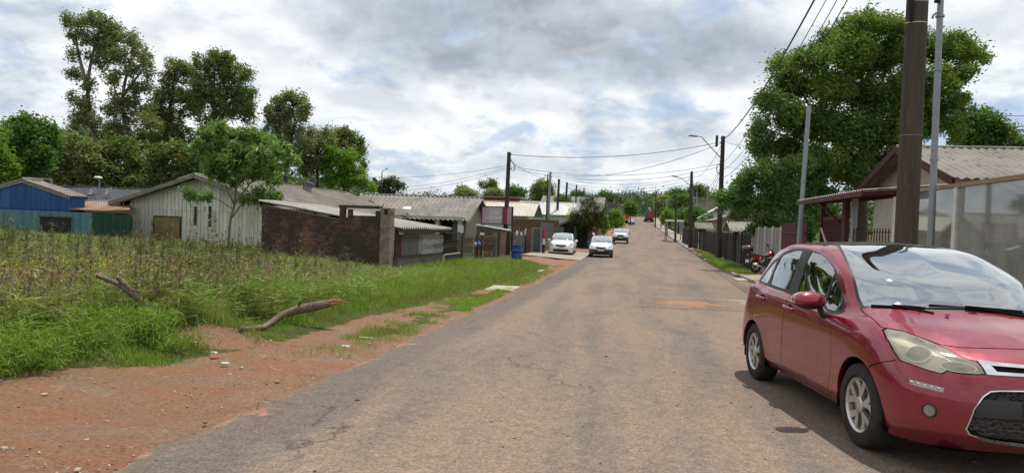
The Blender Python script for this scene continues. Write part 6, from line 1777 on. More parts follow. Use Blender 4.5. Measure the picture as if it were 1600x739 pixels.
# the strip of grass between the dirt and the asphalt
x, y = scatter(90000, 8.0, 34, 1.4); x = XL(y) - rg.normal(.45, .26, len(y))
ul = XL(y) - x; keep = (ul > .02) & (ul < 1.6) & (rg.random(len(x)) < np.clip((nz(x, y, 1.6, 5) - .38) * 3.2, 0, 1)) & (rg.random(len(x)) < np.clip((y - 8) / 5, .05, 1)) & (rg.random(len(x)) < np.clip((30 - y) / 6, 0.1, 1))
x, y = x[keep][:16000], y[keep][:16000]
blades(x, y, .04 + .10 * rg.random(len(x)), np.maximum(.006, .0006 * y), rg.uniform(.2, .9, len(x)), 'verge_grass', G_FRESH)
# grass tufts by the right kerb
y = rg.uniform(31, 60, 26000); x = XR(y) + rg.normal(.35, .33, len(y)); k = nz(x, y, .8, 2)
keep = (x > XR(y) - .08) & (x < XR(y) + 2.4) & (rg.random(len(x)) < np.where((y > 31.5) & (y < 40), .9, np.clip((k - .5) * 5, 0, 1)))
x, y = x[keep], y[keep]
blades(x, y, (.08 + .25 * rg.random(len(x))) * np.where(y < 36, .6, 1), np.maximum(.01, .0007 * y), rg.uniform(.2, .8, len(x)), 'kerb_grass', G_FRESH, zoff=.13)

# weeds: grey-green undergrowth, dry stalks with seed heads
x, y = scatter(230000, 5.4, 33.2, 1.45)
ul = XL(y) - x; e = edge_of(y) + .35 * (nz(x, y, 2.5) - .5)
dens = np.clip((ul - e - .55) / 1.6, 0, 1) * np.where(y > 13, np.clip((ul - 1.9) / 2.2, 0, 1), 1) * np.where((y > 21) & (x > -9.2), np.clip((26 - y) / 4, .08, 1), 1)
keep = free(x, y) & ~mound(x, y) & (rg.random(len(x)) < dens * .8)
x, y, dens = x[keep], y[keep], dens[keep]
h = (.18 + .42 * nz(x, y, .9, 4)**1.3 + .34 * rg.random(len(x))**2.2) * (.45 + .55 * dens) * np.interp(y, [6, 10, 15, 22, 33], [1, .92, .66, .48, .36])
W_GREEN = leaf_mat('weed_blades', (0.156, 0.234, 0.050), (0.300, 0.360, 0.108), (0.348, 0.318, 0.138), trans=.3, clump=.9)
blades(x, y, h, np.maximum(.006, .0006 * y) * rg.uniform(.6, 1.5, len(x)), rg.uniform(.05, .55, len(x)), 'weeds', W_GREEN, curl=.3)


def stalks(n, y0, y1, name, mat, hmin, hmax, limit, heads=7, lvs=6, seed_w=.013, exp=1.4):
    x, y = scatter(n, y0, y1, exp); ul = XL(y) - x; e = edge_of(y)
    k = nz(x, y, .7, 9)
    keep = free(x, y) & ~mound(x, y) & limit(x, y, ul - e) & (rg.random(len(x)) < np.clip((k - .30) * 2.4, .08, 1))
    x, y = x[keep], y[keep]; n = len(x); z = ground(x, y)
    h = rg.uniform(hmin, hmax, n) * np.clip(.75 + .5 * nz(x, y, .6, 6), .7, 1.25) * np.interp(y, [6, 10, 15, 22, 33], [.95, .88, .66, .50, .40])
    th = rg.uniform(0, 6.283, n); ln = rg.uniform(0, .28, n)
    base = np.stack([x, y, z - .03], 1); top = base + np.stack([np.cos(th) * ln * h, np.sin(th) * ln * h, h], 1)
    w = np.maximum(.0045, .00035 * y)[:, None]
    ph = rg.uniform(0, 3.14, n); wd = np.stack([np.cos(ph), np.sin(ph), 0 * ph], 1) * w
    Vs = []; 
    Vs.append(np.stack([base - wd, base + wd, top + wd * .5], 1)); Vs.append(np.stack([base - wd, top + wd * .5, top - wd * .5], 1))
    for q in range(heads + lvs):
        hd = q < heads
        t_ = (rg.uniform(.72, 1.04, n) if hd else rg.uniform(.15, .8, n))[:, None]
        p = base + (top - base) * t_
        d = rg.normal(0, 1, (n, 3)); d[:, 2] = np.abs(d[:, 2]) * (1.2 if hd else .3); d /= np.linalg.norm(d, axis=1)[:, None]
        L = (rg.uniform(.03, .085, n) if hd else rg.uniform(.09, .24, n))[:, None] * (1 + .02 * y[:, None])
        s = np.cross(d, rg.normal(0, 1, (n, 3))); s /= np.linalg.norm(s, axis=1)[:, None] + 1e-9
        ww = np.maximum(seed_w * .8 if hd else .0075, .00050 * y)[:, None]
        Vs.append(np.stack([p - s * ww, p + s * ww, p + d * L], 1))
    V = np.concatenate(Vs, 0).reshape(-1, 3)
    o = np_mesh(name, V, np.arange(len(V)).reshape(-1, 3), mat)
    return tag(o, kind='stuff')


DRY = leaf_mat('dry_stalks', (.20, .14, .08), (.40, .32, .20), (.13, .085, .05), trans=.2, tint=(1.1, 1, .8), clump=1.2)
GRN = leaf_mat('green_stalks', (0.144, 0.240, 0.050), (0.288, 0.372, 0.096), (0.300, 0.300, 0.108), trans=.3, clump=1.2)
stalks(7500, 6.2, 33, 'dry_weeds', DRY, .5, .92, lambda x, y, d: (d > np.where(y > 14, 2.4, 1.0)) & ~((y > 20) & (x > -4.9)))
stalks(30000, 5.8, 33, 'leafy_weeds', GRN, .35, .8, lambda x, y, d: (d > np.where(y > 14, 1.6, .7)) & ~((y > 22) & (x > -6)), heads=2, lvs=13)
stalks(1500, 7.5, 30, 'tall_weeds', leaf_mat('tall_stalks', (.06, .055, .03), (.15, .14, .06), (.10, .14, .04), trans=.2), .95, 1.5, lambda x, y, d: (d > np.where(y > 14, 2.6, 1.2)) & ~((y > 20) & (x > -4.9)), heads=10, lvs=12)
# broad bright clumps along the front edge
LB = []
for (px, py, Y, r, hh) in ((60, 560, 6.6, .55, .42), (140, 545, 7.2, .6, .42), (200, 520, 7.9, .65, .50), (240, 500, 8.8, .55, .45), (265, 540, 7.7, .35, .30), (20, 590, 6.1, .5, .38), (330, 480, 10.0, .6, .35), (120, 500, 8.4, .7, .5), (180, 480, 9.2, .6, .5), (20, 540, 7.0, .6, .5), (290, 500, 9.3, .5, .4)):
    c = at(px, py, Y); g_ = gz(c.x, c.y)
    for _ in range(4):
        x_, y_ = c.x + rg.uniform(-.5, .5) * r, c.y + rg.uniform(-.4, .4) * r
        LB.append(((x_, y_, gz(x_, y_) + hh * .42), (r * .5, r * .45, hh * .55)))
C, Rr = clumps(LB, .16, rg, .2)
C[:, 2] = np.maximum(C[:, 2], ground(C[:, 0], C[:, 1]) + .03)
V, Fq_ = leaves(C, 24000, Rr * 1.3, .11, .012, rg, droop=-.8)
tag(np_mesh('green_herbs', V, Fq_, leaf_mat('herb_leaf', (.12, .20, .030), (.22, .31, .065), None, trans=.45)), kind='stuff')
# yellow flower heads
x, y = scatter(5000, 8, 14, 1.2); c = at(245, 440, 11.5)
keep = (np.exp(-(((x - c.x) / 1.1)**2 + ((y - c.y) / 1.3)**2)) > rg.random(len(x)) * 1.1)
c2 = at(15, 440, 9.5); k2 = (np.exp(-(((x - c2.x) / .7)**2 + ((y - c2.y) / .7)**2)) > rg.random(len(x)) * 1.1)
x = np.concatenate([x[keep][:500], x[k2][:200]]); y = np.concatenate([y[keep][:500], y[k2][:200]])
C = np.stack([x, y, ground(x, y) + rg.uniform(.35, .72, len(x))], 1)
V, Fq_ = leaves(C, len(C) * 4, np.full((len(C), 3), .014), .026, .022, rg)
tag(np_mesh('wildflowers', V, Fq_, leaf_mat('flower_yellow', (.42, .30, .015), (.55, .42, .02), None, trans=.2)), kind='stuff')

# fallen branches
BRK = worn('dead_bark', (.20, .155, .115), (.11, .082, .06), 7, .95, c3=(.30, .25, .19), fine=40, bump=.6, bdist=.01)
SPL = worn('split_wood', (.46, .27, .13), (.34, .19, .09), 9, .85, fine=40, stretch=(.5, 4, 4))
def ground_at(px, py, up=0.0):
    lo, hi = 4.0, 30.0
    for _ in range(40):
        Y = (lo + hi) / 2; q = at(px, py, Y)
        if q.z > gz(q.x, q.y) + up: lo = Y
        else: hi = Y
    return at(px, py, lo)
yb = ground_at(446, 500, .06).y
fb = thing('fallen_branch', 'forked fallen trunk with a splintered orange end lying in the verge grass', 'branch', ground_at(440, 498, .06))
o_ = fb.location.copy()
def pth(L): return [at(px, py, Y) - o_ for px, py, Y in L]
m = MB(); stem = [ground_at(376, 514, .05), ground_at(412, 511, .06), ground_at(426, 502, .08), at(440, 492, yb), at(464, 484, yb + .05), at(494, 478, yb + .1), at(514, 474, yb + .13)]
m.tube([q - o_ for q in stem], [.024, .036, .044, .055, .066, .066, .060], 12)
fork = [at(440, 491, yb + .02), at(418, 485, yb + .1), at(394, 481, yb + .2), at(370, 485, yb + .3)]
m.tube([q - o_ for q in fork], [.042, .034, .03, .018], 10)
for i_, v_ in enumerate(m.v):                           # ridged, broken bark
    q_ = Vector(v_); m.v[i_] = tuple(q_ + Vector((noise.noise(q_ * 14), noise.noise(q_ * 14 + Vector((7, 0, 0))), noise.noise(q_ * 14 + Vector((0, 9, 0))))) * .014)
m.tube([at(466, 480, yb + .03) - o_, at(470, 470, yb) - o_, at(478, 464, yb - .03) - o_], [.016, .012, .007], 6)
m.tube([at(404, 483, yb + .15) - o_, at(398, 474, yb + .1) - o_], [.014, .005], 6)
m.build('trunk', BRK, fb, smooth=True)
m = MB(); r_ = random.Random(4)
for k in range(15):
    a_ = at(506, 475 + r_.uniform(-5, 5), yb + .13 + r_.uniform(-.04, .04)) - o_; b_ = at(r_.uniform(522, 547), 469 + r_.uniform(-4, 4), yb + .16 + r_.uniform(-.05, .05)) - o_
    m.tube([a_, a_.lerp(b_, .6), b_], [.022, .017, .003], 5)
m.build('splintered_end', SPL, fb)
fb2 = thing('fallen_branch', 'bare broken branch sticking up through the dry weeds at left', 'branch', at(205, 458, 8.4)); o_ = fb2.location.copy()
m = MB(); m.tube(pth([(150, 430, 8.4), (172, 438, 8.4), (192, 448, 8.4), (210, 462, 8.4), (234, 481, 8.4)]), [.028, .032, .036, .04, .04], 10)
m.tube(pth([(184, 434, 8.35), (195, 444, 8.4), (208, 460, 8.4)]), [.03, .034, .034], 10); m.build('branch', BRK, fb2, smooth=True)
m = MB()
for px, py in ((150, 430), (184, 434)):
    p = at(px, py, 8.38 if px == 150 else 8.34) - o_; m.tube([p, p + Vector((-.012, -.004, .008))], [.029, .026], 10)
m.build('cut_end', SPL, fb2)

# gravel, stones and rubble
def pebbles(P, r, name, mat):
    bm = bmesh.new(); bmesh.ops.create_icosphere(bm, subdivisions=1, radius=1); v0 = np.array([v.co[:] for v in bm.verts]); f0 = np.array([[v.index for v in f.verts] for f in bm.faces]); bm.free()
    n = len(P); nv = len(v0)
    V = v0[None] * (1 + rg.normal(0, .16, (n, nv, 1))) * (r[:, None, None] * rg.uniform(.6, 1.25, (n, 1, 3)) * np.array([1, 1, .6]))
    V = V + P[:, None, :]
    Fq_ = (f0[None] + (np.arange(n) * nv)[:, None, None]).reshape(-1, 3)
    return np_mesh(name, V.reshape(-1, 3), Fq_, mat)
GRAV = NT('gravel'); GRAV.principled(GRAV.ramp(GRAV.island(), (0, (.20, .10, .065)), (.35, (.26, .19, .14)), (.7, (.36, .30, .25)), (.93, (.50, .47, .43)), (1, (.10, .085, .075))), .95, spec=.15)
n = 1500; y = 3.6 + rg.random(n)**1.7 * 24; ul = np.abs(rg.normal(0, 1, n)) * (edge_of(y) * .55) - .05; x = XL(y) - ul
P = np.stack([x, y, np.where(ul > .1, ground(x, y), prof(y) + .01) + .002], 1)
tag(pebbles(P, rg.uniform(.004, .014, n) * (1 + 1.6 * (rg.random(n) > .93)), 'gravel', GRAV.m), kind='stuff')
n = 900; y = 3.2 + rg.random(n)**1.5 * 20; x = XL(y) + rg.random(n) * 7.2
P = np.stack([x, y, np.array([road_z(a, b) for a, b in zip(x, y)]) + .002], 1)
GR2 = NT('road_grit'); GR2.principled(GR2.ramp(GR2.island(), (0, (.05, .045, .04)), (.6, (.12, .10, .09)), (.8, (.30, .22, .17)), (1, (.42, .38, .33))), .95, spec=.15)
tag(pebbles(P, rg.uniform(.003, .009, n) * (1 + 1.3 * (rg.random(n) > .95)), 'road_grit', GR2.m), kind='stuff')
SHARD = worn('shard_white', (.46, .43, .38), (.36, .32, .27), 8, .8, fine=40)
for px, py, Y, L, Wd, yaw, lb in ((303, 536, 8.15, .09, .04, .5, 'upright white tile shard at the top of the eroded dirt bank'), (335, 548, 7.85, .11, .045, -.4, 'pale tile shard lying slanted on the eroded bank'), (335, 559, 7.6, .10, .06, 1.0, 'broken orange-pale brick bit at the foot of the bank'),
                                (575, 530, None, .26, .05, .3, 'long white plaster strip lying at the asphalt edge'), (541, 543, None, .12, .06, .1, 'small white flake near the long plaster strip'), (352, 570, None, .09, .05, .2, 'flat white flake lying on the dirt below the bank')):
    if Y is None:
        lo, hi = 3.5, 16
        for _ in range(40):
            Y = (lo + hi) / 2; p = at(px, py, Y)
            if p.z > gz(p.x, p.y): lo = Y
            else: hi = Y
    p = at(px, py, Y); z = gz(p.x, p.y)
    o = thing('rubble_shard', lb, 'rubble', (p.x, p.y, z + .012), yaw)
    m = MB(); m.prism([(-L / 2, -Wd / 2, 0), (L * .35, -Wd * .45, .004), (L / 2, Wd * .1, .006), (L * .2, Wd / 2, .004), (-L * .45, Wd * .4, 0)], (0, 0, .012)); q = m.build('shard', SHARD if 'orange' not in lb else ORANGEB, o, bevel=.003); q.rotation_euler = (R(14), R(8), 0)
# concrete slab fragments where the side path meets the street
for px, py, Y0, L, Wd, lb in ((1162, 438, None, 1.3, .75, 'pale concrete ramp slab lying on the road by the right kerb'), (786, 452, None, 1.5, .8, 'worn pale concrete slab set in the left verge'), (845, 424, None, 1.1, .18, 'short length of pale kerbstone at the end of the left verge grass')):
    lo, hi = 8, 45
    for _ in range(40):
        Y = (lo + hi) / 2; p = at(px, py, Y); zz0 = max(gz(p.x, p.y), road_z(p.x, p.y) if p.x > float(XL(p.y)) else -9)
        if p.z > zz0: lo = Y
        else: hi = Y
    o = thing('concrete_slab', lb, 'slab', (p.x, p.y, zz0), YAW)
    m = MB(); m.prism([(-Wd / 2, -L / 2, -.03), (Wd / 2, -L * .46, -.03), (Wd * .47, L / 2, -.03), (-Wd * .5, L * .44, -.03)], (0, 0, .075)); m.build('slab', worn('slab_pale', (.44, .37, .28), (.34, .29, .22), 3, .9, fine=30), o, bevel=.01)
# ------------------------------------------------------------------ the other vehicles
WHITE = paint('white_paint', (.74, .75, .75), metal=0, rough=.35, dirt=.15)
DARKP = paint('dark_paint', (.03, .035, .05), metal=.3)
SILVP = paint('silver_paint', (.45, .46, .48), metal=.5)
RED2 = paint('faded_red_paint', (.42, .14, .13), metal=0, rough=.5)
CLEAR = plain('lamp_clear', (.45, .46, .46), .15, metal=.4, coat=1)
PLATE = plain('plate_pale', (.58, .58, .57), .5)
gen = Shell(HATCH_NET, 5)
gen.cut('void', circ(AX_F, .305, .362, 24), 'xz', side); gen.cut('void', circ(AX_R, .295, .362, 24), 'xz', side)
gen.cut('window_trim', DLO, 'xz', side)
gen.cut('glass_front', FG, 'xz', side, only=('window_trim',)); gen.cut('glass_rear', RG, 'xz', side, only=('window_trim',))
gen.cut('windscreen', WS, 'xy', lambda f, c: c.z > .95, only=('body',))
gen.cut('lens', HL, 'yz', front, only=('body',))
gen.cut('lower', [(-.02, .29), (.50, .30), (.56, .40), (.44, .48), (-.02, .49)], 'yz', front, only=('body',))
gen.cut('upper', [(-.02, .60), (.30, .625), (.40, .79), (-.02, .775)], 'yz', front, only=('body',))
gen.cut('rear_screen', [(-.02, 1.10), (.45, 1.11), (.54, 1.16), (.50, 1.34), (.3, 1.37), (-.02, 1.38)], 'yz', lambda f, c: c.x < -2.45, only=('body',))
gen.cut('bumper', [(.08, .10), (.14, .62), (.40, .60), (1, .60), (1, .1)], 'xz', lambda f, c: c.x > .05, only=('body',))
gen.cut('tail_lamp', [(-2.83, 1.045), (-2.95, 1.02), (-3.13, .82), (-2.98, .80), (-2.88, .9)], 'xz', lambda f, c: c.y > .5, only=('body',))


def other_car(label, x, y, yaw, L, Wd, H, pm, bumper=None, boot=0.0, nose=0.0, lift=0.0, box=0.0, group=None, wr=.30, cat='car', grille=BLACK, name='parked_car'):
    sx = (L - boot - nose) / 3.96; sy = Wd / 1.728; szb = (H - lift) / 1.555
    def post(px, py, pz):
        if px > -.15: px = -.15 + (px + .15) * (1 + nose / .95)
        if boot and px < -2.55:
            px -= boot * float(sm((-2.55 - px) / .35)) * float(sm((1.10 - pz) / .07))
        if box:                                              # squarer cabin and taller nose
            py *= 1 + box * .16 * float(sm((pz - 1.0) / .5)); 
            if px > -.2: pz += box * .10 * float(sm((pz - .5) / .35)) * float(sm((px + .2) / .5))
            if px < -2.3: px -= box * .25 * float(sm((pz - 1.0) / .35)) * float(sm((-2.3 - px) / .3))
        return (px * sx, py * sy, pz * szb + lift)
    gen.post = post
    cz = max(gz(x, y), road_z(x, y) if float(XL(y)) < x < float(XR(y)) else -9)
    c = thing(name, label, cat, (x, y, cz), yaw, group)
    gen.make('body', 'body', pm, c)
    gen.make('bumper', 'front_bumper', bumper or pm, c)
    gen.make('windscreen', 'windscreen', WGL, c); gen.make('rear_screen', 'rear_window', GLASS, c)
    gen.make('lower', 'lower_grille', BLACK, c, offset=-.01); gen.make('upper', 'grille', grille, c, offset=.004)
    for s in ('left', 'right'):
        gen.make('window_trim', 'window_trim', BLACK, c, s); gen.make('glass_front', 'side_window', SGL, c, s); gen.make('glass_rear', 'side_window', SGL, c, s)
        gen.make('lens', 'headlight', CLEAR, c, s, offset=.003); gen.make('tail_lamp', 'tail_light', MATS['tail_red'], c, s)
        sg = 1 if s == 'left' else -1; p = post(-.72, sg * .95, 1.02); m = MB(); m.lathe([(.001, -.11), (.06, -.08), (.075, 0), (.06, .08), (.001, .11)], 12, 'Y'); o = m.build('mirror', pm if pm is WHITE and not bumper else BLACK, c, smooth=True); o.location = p
        for ax in (AX_F, AX_R):
            q = post(ax, sg * .74, 0); make_wheel(c, (q[0], q[1], wr), wr, .19, sg, SILVER, cover=True)
            m = MB(); a_ = post(ax, sg * .83, .3); n = 12
            for k in range(n + 1):
                t_ = math.pi * (1.15 * k / n - .075)
                for yv in (.83, .5):
                    e = post(ax + .366 * math.cos(t_), sg * yv, .30 + .366 * math.sin(t_)); m.v.append(e)
            for k in range(n): m.f.append((2 * k, 2 * k + 1, 2 * k + 3, 2 * k + 2))
            m.build('wheel_well', GAP, c)
    m = MB(); e = [post(*p) for p in ((.62, -.6, .2), (.62, .6, .2), (-2.95, .62, .24), (-2.95, -.62, .24))]; m.add(e, [(0, 1, 2, 3)]); m.build('underbody', GAP, c)
    m = MB(); q = post(.81, 0, .53); m.box(q[0], q[0] + .02, -.2, .2, q[2] - .05, q[2] + .06); m.build('number_plate', PLATE, c)
    m = MB(); e = post(-.5, 0, .6); e2 = post(-2.7, 0, .9); m.box(e2[0], e[0], -.6, .6, .45, e2[2]); m.build('cabin', CABIN, c)
    return c


HEAD = math.atan2(-.985, -.171)
def fwd(x, y, Lf): return x, y
other_car('white saloon parked on the driveway at the left with its grille towards us', 3.36, 45.9, HEAD + .03, 4.49, 1.70, 1.51, WHITE, boot=.42, nose=.08, group=None)
other_car('older white hatchback with a grey bumper parked at the left edge of the road', 5.98, 45.6, HEAD + .02, 3.75, 1.61, 1.42, WHITE, bumper=plain('bumper_grey', (.055, .057, .06), .6), nose=.05, wr=.28)
other_car('tall white off-roader parked beyond the two nearer white cars', 12.25, 77, HEAD, 4.24, 1.80, 1.72, WHITE, bumper=plain('bumper_dark', (.06, .06, .062), .6), lift=.12, box=1.0, nose=.05, wr=.34)
other_car('small dark car parked far down the road near the bus', 30.8, 177, HEAD - .02, 4.2, 1.72, 1.46, DARKP, boot=.35)
other_car('tiny silver car far up the road on the crest', 54.0, 312, HEAD, 4.2, 1.75, 1.5, SILVP)
p_ = at(919, 374, 82); other_car('faded red car half hidden behind the willow-like street tree', p_.x, 82, HEAD + .5, 3.9, 1.65, 1.45, RED2, boot=.3)


def wheel_simple(parent, loc, r, wd, mat=RUBBER, rim=GALV):
    w_ = bpy.data.objects.new('wheel', None); COL.objects.link(w_); w_.parent = parent; w_.location = loc
    m = MB(); m.lathe([(r * .6, -wd / 2), (r, -wd / 2), (r, wd / 2), (r * .6, wd / 2)], 20, 'Y', closed=True); m.build('tyre', mat, w_)
    m = MB(); m.lathe([(.001, wd * .4), (r * .6, wd * .4)], 20, 'Y'); m.lathe([(.001, -wd * .4), (r * .6, -wd * .4)], 20, 'Y'); m.build('rim', rim, w_)


# red lorry seen from behind
p_ = at(1014.5, 342, 200); tk = thing('lorry', 'red lorry parked at the right kerb far up the road, seen from behind', 'lorry', (p_.x, p_.y, float(prof(200)) + .02), YAW)
REDT = paint('lorry_red', (.30, .025, .03), metal=0, rough=.5)
m = MB(); m.box(-.5, 1.25, 0, 6.2, 1.05, 3.15); m.build('cargo_box', REDT, tk, bevel=.03)
m = MB(); m.box(-1.25, -.52, .3, 6.0, 1.05, 2.9); m.build('grey_load', GREYP, tk, bevel=.03)
m = MB(); m.box(-1.2, 1.2, 6.4, 8.3, .8, 3.0); m.build('cab', REDT, tk, bevel=.08)
m = MB(); m.box(-1.15, 1.15, -.05, 8.0, .72, 1.0); m.build('chassis', BLACKI, tk)
m = MB(); m.box(-1.2, 1.2, -.12, .0, .45, .72); m.build('rear_bumper', BLACKI, tk)
m = MB(); m.box(.05, .12, -.03, 0, 1.1, 3.1); m.build('door_seam', GALV, tk)
for s in (-1, 1):
    m = MB(); m.box(s * .95 - .12, s * .95 + .12, -.14, -.12, .78, .92); m.build('tail_light', plain('lamp_red', (.35, .02, .02), .3), tk)
    for y in (1.4, 6.9): wheel_simple(tk, (s * 1.0, y, .48), .48, .3)
# orange-fronted bus
p_ = at(975.5, 341, 186); bs = thing('bus', 'tall bus with a black windscreen and orange-red front parked left of the road', 'bus', (p_.x, p_.y, gz(p_.x, p_.y) + .05), YAW)
zt = at(975, 320, 186).z - bs.location.z
m = MB(); m.box(-1.3, 1.3, 0, 11, .45, zt); m.build('body', paint('bus_orange', (.42, .06, .03), metal=0, rough=.5), bs, bevel=.12)
m = MB(); m.box(-1.22, 1.22, -.03, .02, zt * .52, zt - .25); m.build('windscreen', plain('bus_glass', (.012, .013, .015), .08, coat=1), bs)
for s in (-1, 1):
    m = MB(); m.box(s * 1.3 - .02, s * 1.3 + .02, .4, 10.6, zt * .55, zt - .35); m.build('side_window', plain('bus_glass', (.012, .013, .015), .08), bs)
    m = MB(); m.box(s * .95 - .2, s * .95 + .2, -.03, .0, .75, .95); m.build('headlight', CLEAR, bs)
    for y in (2.2, 8.4): wheel_simple(bs, (s * 1.08, y, .48), .48, .3)
m = MB(); m.box(-1.2, 1.2, -.04, .0, .45, .68); m.build('bumper', BLACKI, bs)

# ------------------------------------------------------------------ the motorbike on the pavement
MRED = paint('bike_red', (.30, .006, .012), metal=.1, rough=.3)
bz = float(prof(30.6)) + .20
pb = at(1180, 424, 30.4)
mbk = thing('motorbike', 'red motorbike with a black top box parked on the right pavement', 'motorbike', (pb.x, pb.y, bz), R(24))
for x, r_, wd, nm in ((0, .30, .13, 'rear'), (1.33, .30, .10, 'front')):
    w_ = bpy.data.objects.new('wheel', None); COL.objects.link(w_); w_.parent = mbk; w_.location = (x, 0, .31)
    m = MB(); m.lathe([(.235, -wd * .35), (.27, -wd / 2), (.30, -wd * .3), (.312, 0), (.30, wd * .3), (.27, wd / 2), (.235, wd * .35)], 32, 'Y', closed=True); m.build('tyre', RUBBER, w_, smooth=True)
    m = MB(); m.lathe([(.235, -.03), (.215, -.02), (.215, .02), (.235, .03)], 28, 'Y')
    for k in range(5):
        a_ = k * 1.2566; m.bar((.03 * math.cos(a_), 0, .03 * math.sin(a_)), (.22 * math.cos(a_), 0, .22 * math.sin(a_)), .03, .025)
    m.lathe([(.001, -.05), (.05, -.05), (.05, .05), (.001, .05)], 14, 'Y'); m.build('rim', BLACKI, w_)
m = MB(); m.tube([(0, .09, .31), (.38, .09, .34), (.5, .06, .5)], .025); m.tube([(0, -.09, .31), (.38, -.09, .34), (.5, -.06, .5)], .025)
m.tube([(.5, 0, .42), (.62, 0, .72), (1.08, 0, .88)], .03); m.tube([(.62, 0, .72), (.1, 0, .76), (-.22, 0, .80)], .025); m.tube([(.55, 0, .35), (.9, 0, .34), (1.08, 0, .85)], .025); m.build('frame', BLACKI, mbk, smooth=True)
m = MB(); m.box(.48, .86, -.13, .13, .28, .52); m.lathe([(.001, -.17), (.11, -.17), (.11, .17), (.001, .17)], 16, 'Y', (.56, 0, .38)); m.build('engine', plain('engine_grey', (.14, .14, .14), .4, metal=.6), mbk, bevel=.03)
m = MB(); m.box(.70, .80, -.10, .10, .52, .66); 
for k in range(5): m.box(.67, .83, -.12, .12, .53 + k * .028, .54 + k * .028)
m.build('cylinder', plain('engine_grey', (.14, .14, .14), .4, metal=.6), mbk)
m = MB(); m.tube([(.86, -.14, .40), (.62, -.17, .26), (.2, -.17, .30), (-.28, -.18, .42)], [.022, .025, .045, .055], 12); m.build('exhaust', CHROME, mbk, smooth=True)
m = MB(); n = 16
sec = lambda x, w_, z0, z1: [(x, w_ * math.cos(2 * math.pi * k / n), (z0 + z1) / 2 + (z1 - z0) / 2 * math.sin(2 * math.pi * k / n)) for k in range(n)]
rings = [sec(.60, .06, .74, .80), sec(.66, .12, .72, .90), sec(.82, .155, .74, .99), sec(.98, .14, .78, .99), sec(1.08, .08, .84, .94)]
for r_ in rings: m.v += r_
for i in range(4):
    for k in range(n): m.f.append((i * n + k, i * n + (k + 1) % n, (i + 1) * n + (k + 1) % n, (i + 1) * n + k))
m.f += [tuple(range(n)), tuple(range(4 * n, 5 * n))]
m.build('fuel_tank', MRED, mbk, smooth=True)
m = MB(); m.prism([(.66, -.12, .76), (.66, -.12, .84), (.30, -.13, .78), (-.10, -.10, .86), (-.16, -.10, .80), (.3, -.12, .70)], (0, .24, 0)); m.build('saddle', BLACK, mbk, bevel=.03)
m = MB(); m.prism([(.40, -.11, .70), (.05, -.12, .78), (-.34, -.07, .86), (-.40, -.07, .78), (-.05, -.12, .62), (.35, -.11, .60)], (0, .22, 0)); m.build('tail_fairing', MRED, mbk, bevel=.02)
m = MB(); m.box(-.44, -.39, -.08, .08, .74, .82); m.build('tail_light', MATS['tail_red'], mbk, bevel=.01)
m = MB(); m.prism([(-.38, -.07, .74), (-.47, -.07, .48), (-.43, -.07, .46), (-.30, -.07, .72)], (0, .14, 0)); m.build('rear_mudguard', BLACK, mbk)
m = MB(); m.box(-.50, -.475, -.10, .10, .46, .60); m.build('number_plate', PLATE, mbk)
m = MB(); m.lathe([(.001, 0), (.17, .0), (.20, .03), (.205, .13), (.001, .13)], 24); o = m.build('box_base', BLACK, mbk, smooth=True, auto=50); o.location = (-.48, 0, .94); o.scale = (1.15, 1.2, 1.1)
m = MB(); m.lathe([(.205, .13), (.20, .20), (.15, .25), (.001, .265)], 24); o = m.build('box_lid', plain('box_lid', (.05, .02, .025), .25, coat=.8), mbk, smooth=True); o.location = (-.48, 0, .94); o.scale = (1.15, 1.2, 1.1)
m = MB(); m.tube([(-.1, .08, .84), (-.55, .08, .92)], .015); m.tube([(-.1, -.08, .84), (-.55, -.08, .92)], .015); m.build('luggage_rack', BLACKI, mbk)
for s in (-1, 1):
    m = MB(); m.tube([(1.33, s * .075, .31), (1.12, s * .075, .93)], [.03, .022]); m.build('fork', GALV, mbk, smooth=True)
    m = MB(); m.tube([(-.02, s * .12, .31), (.16, s * .13, .72)], .03); m.build('shock_absorber', MRED, mbk, smooth=True)
    m = MB(); m.tube([(1.06, s * .3, 1.04), (1.02, s * .34, 1.20)], .008); m.lathe([(.001, .012), (.06, .008), (.065, -.01), (.001, -.012)], 14, 'X', (1.02, s * .36, 1.24)); m.build('mirror', BLACK, mbk)
m = MB(); m.tube([(.98, -.40, 1.02), (1.06, -.2, 1.05), (1.10, 0, 1.0), (1.06, .2, 1.05), (.98, .40, 1.02)], .014); m.build('handlebar', BLACK, mbk, smooth=True)
m = MB(); m.lathe([(.001, .06), (.09, .03), (.10, -.04), (.06, -.10), (.001, -.12)], 18, 'X', (1.24, 0, .90)); m.build('headlight', CLEAR, mbk, smooth=True)
m = MB(); m.prism([(1.02, -.055, .52), (1.10, -.055, .64), (1.33, -.055, .66), (1.56, -.055, .58), (1.33, -.055, .63), (1.12, -.055, .60)], (0, .11, 0)); m.build('front_mudguard', MRED, mbk)
m = MB(); m.tube([(.5, .1, .3), (.42, .28, .0)], .014); m.build('side_stand', BLACKI, mbk)

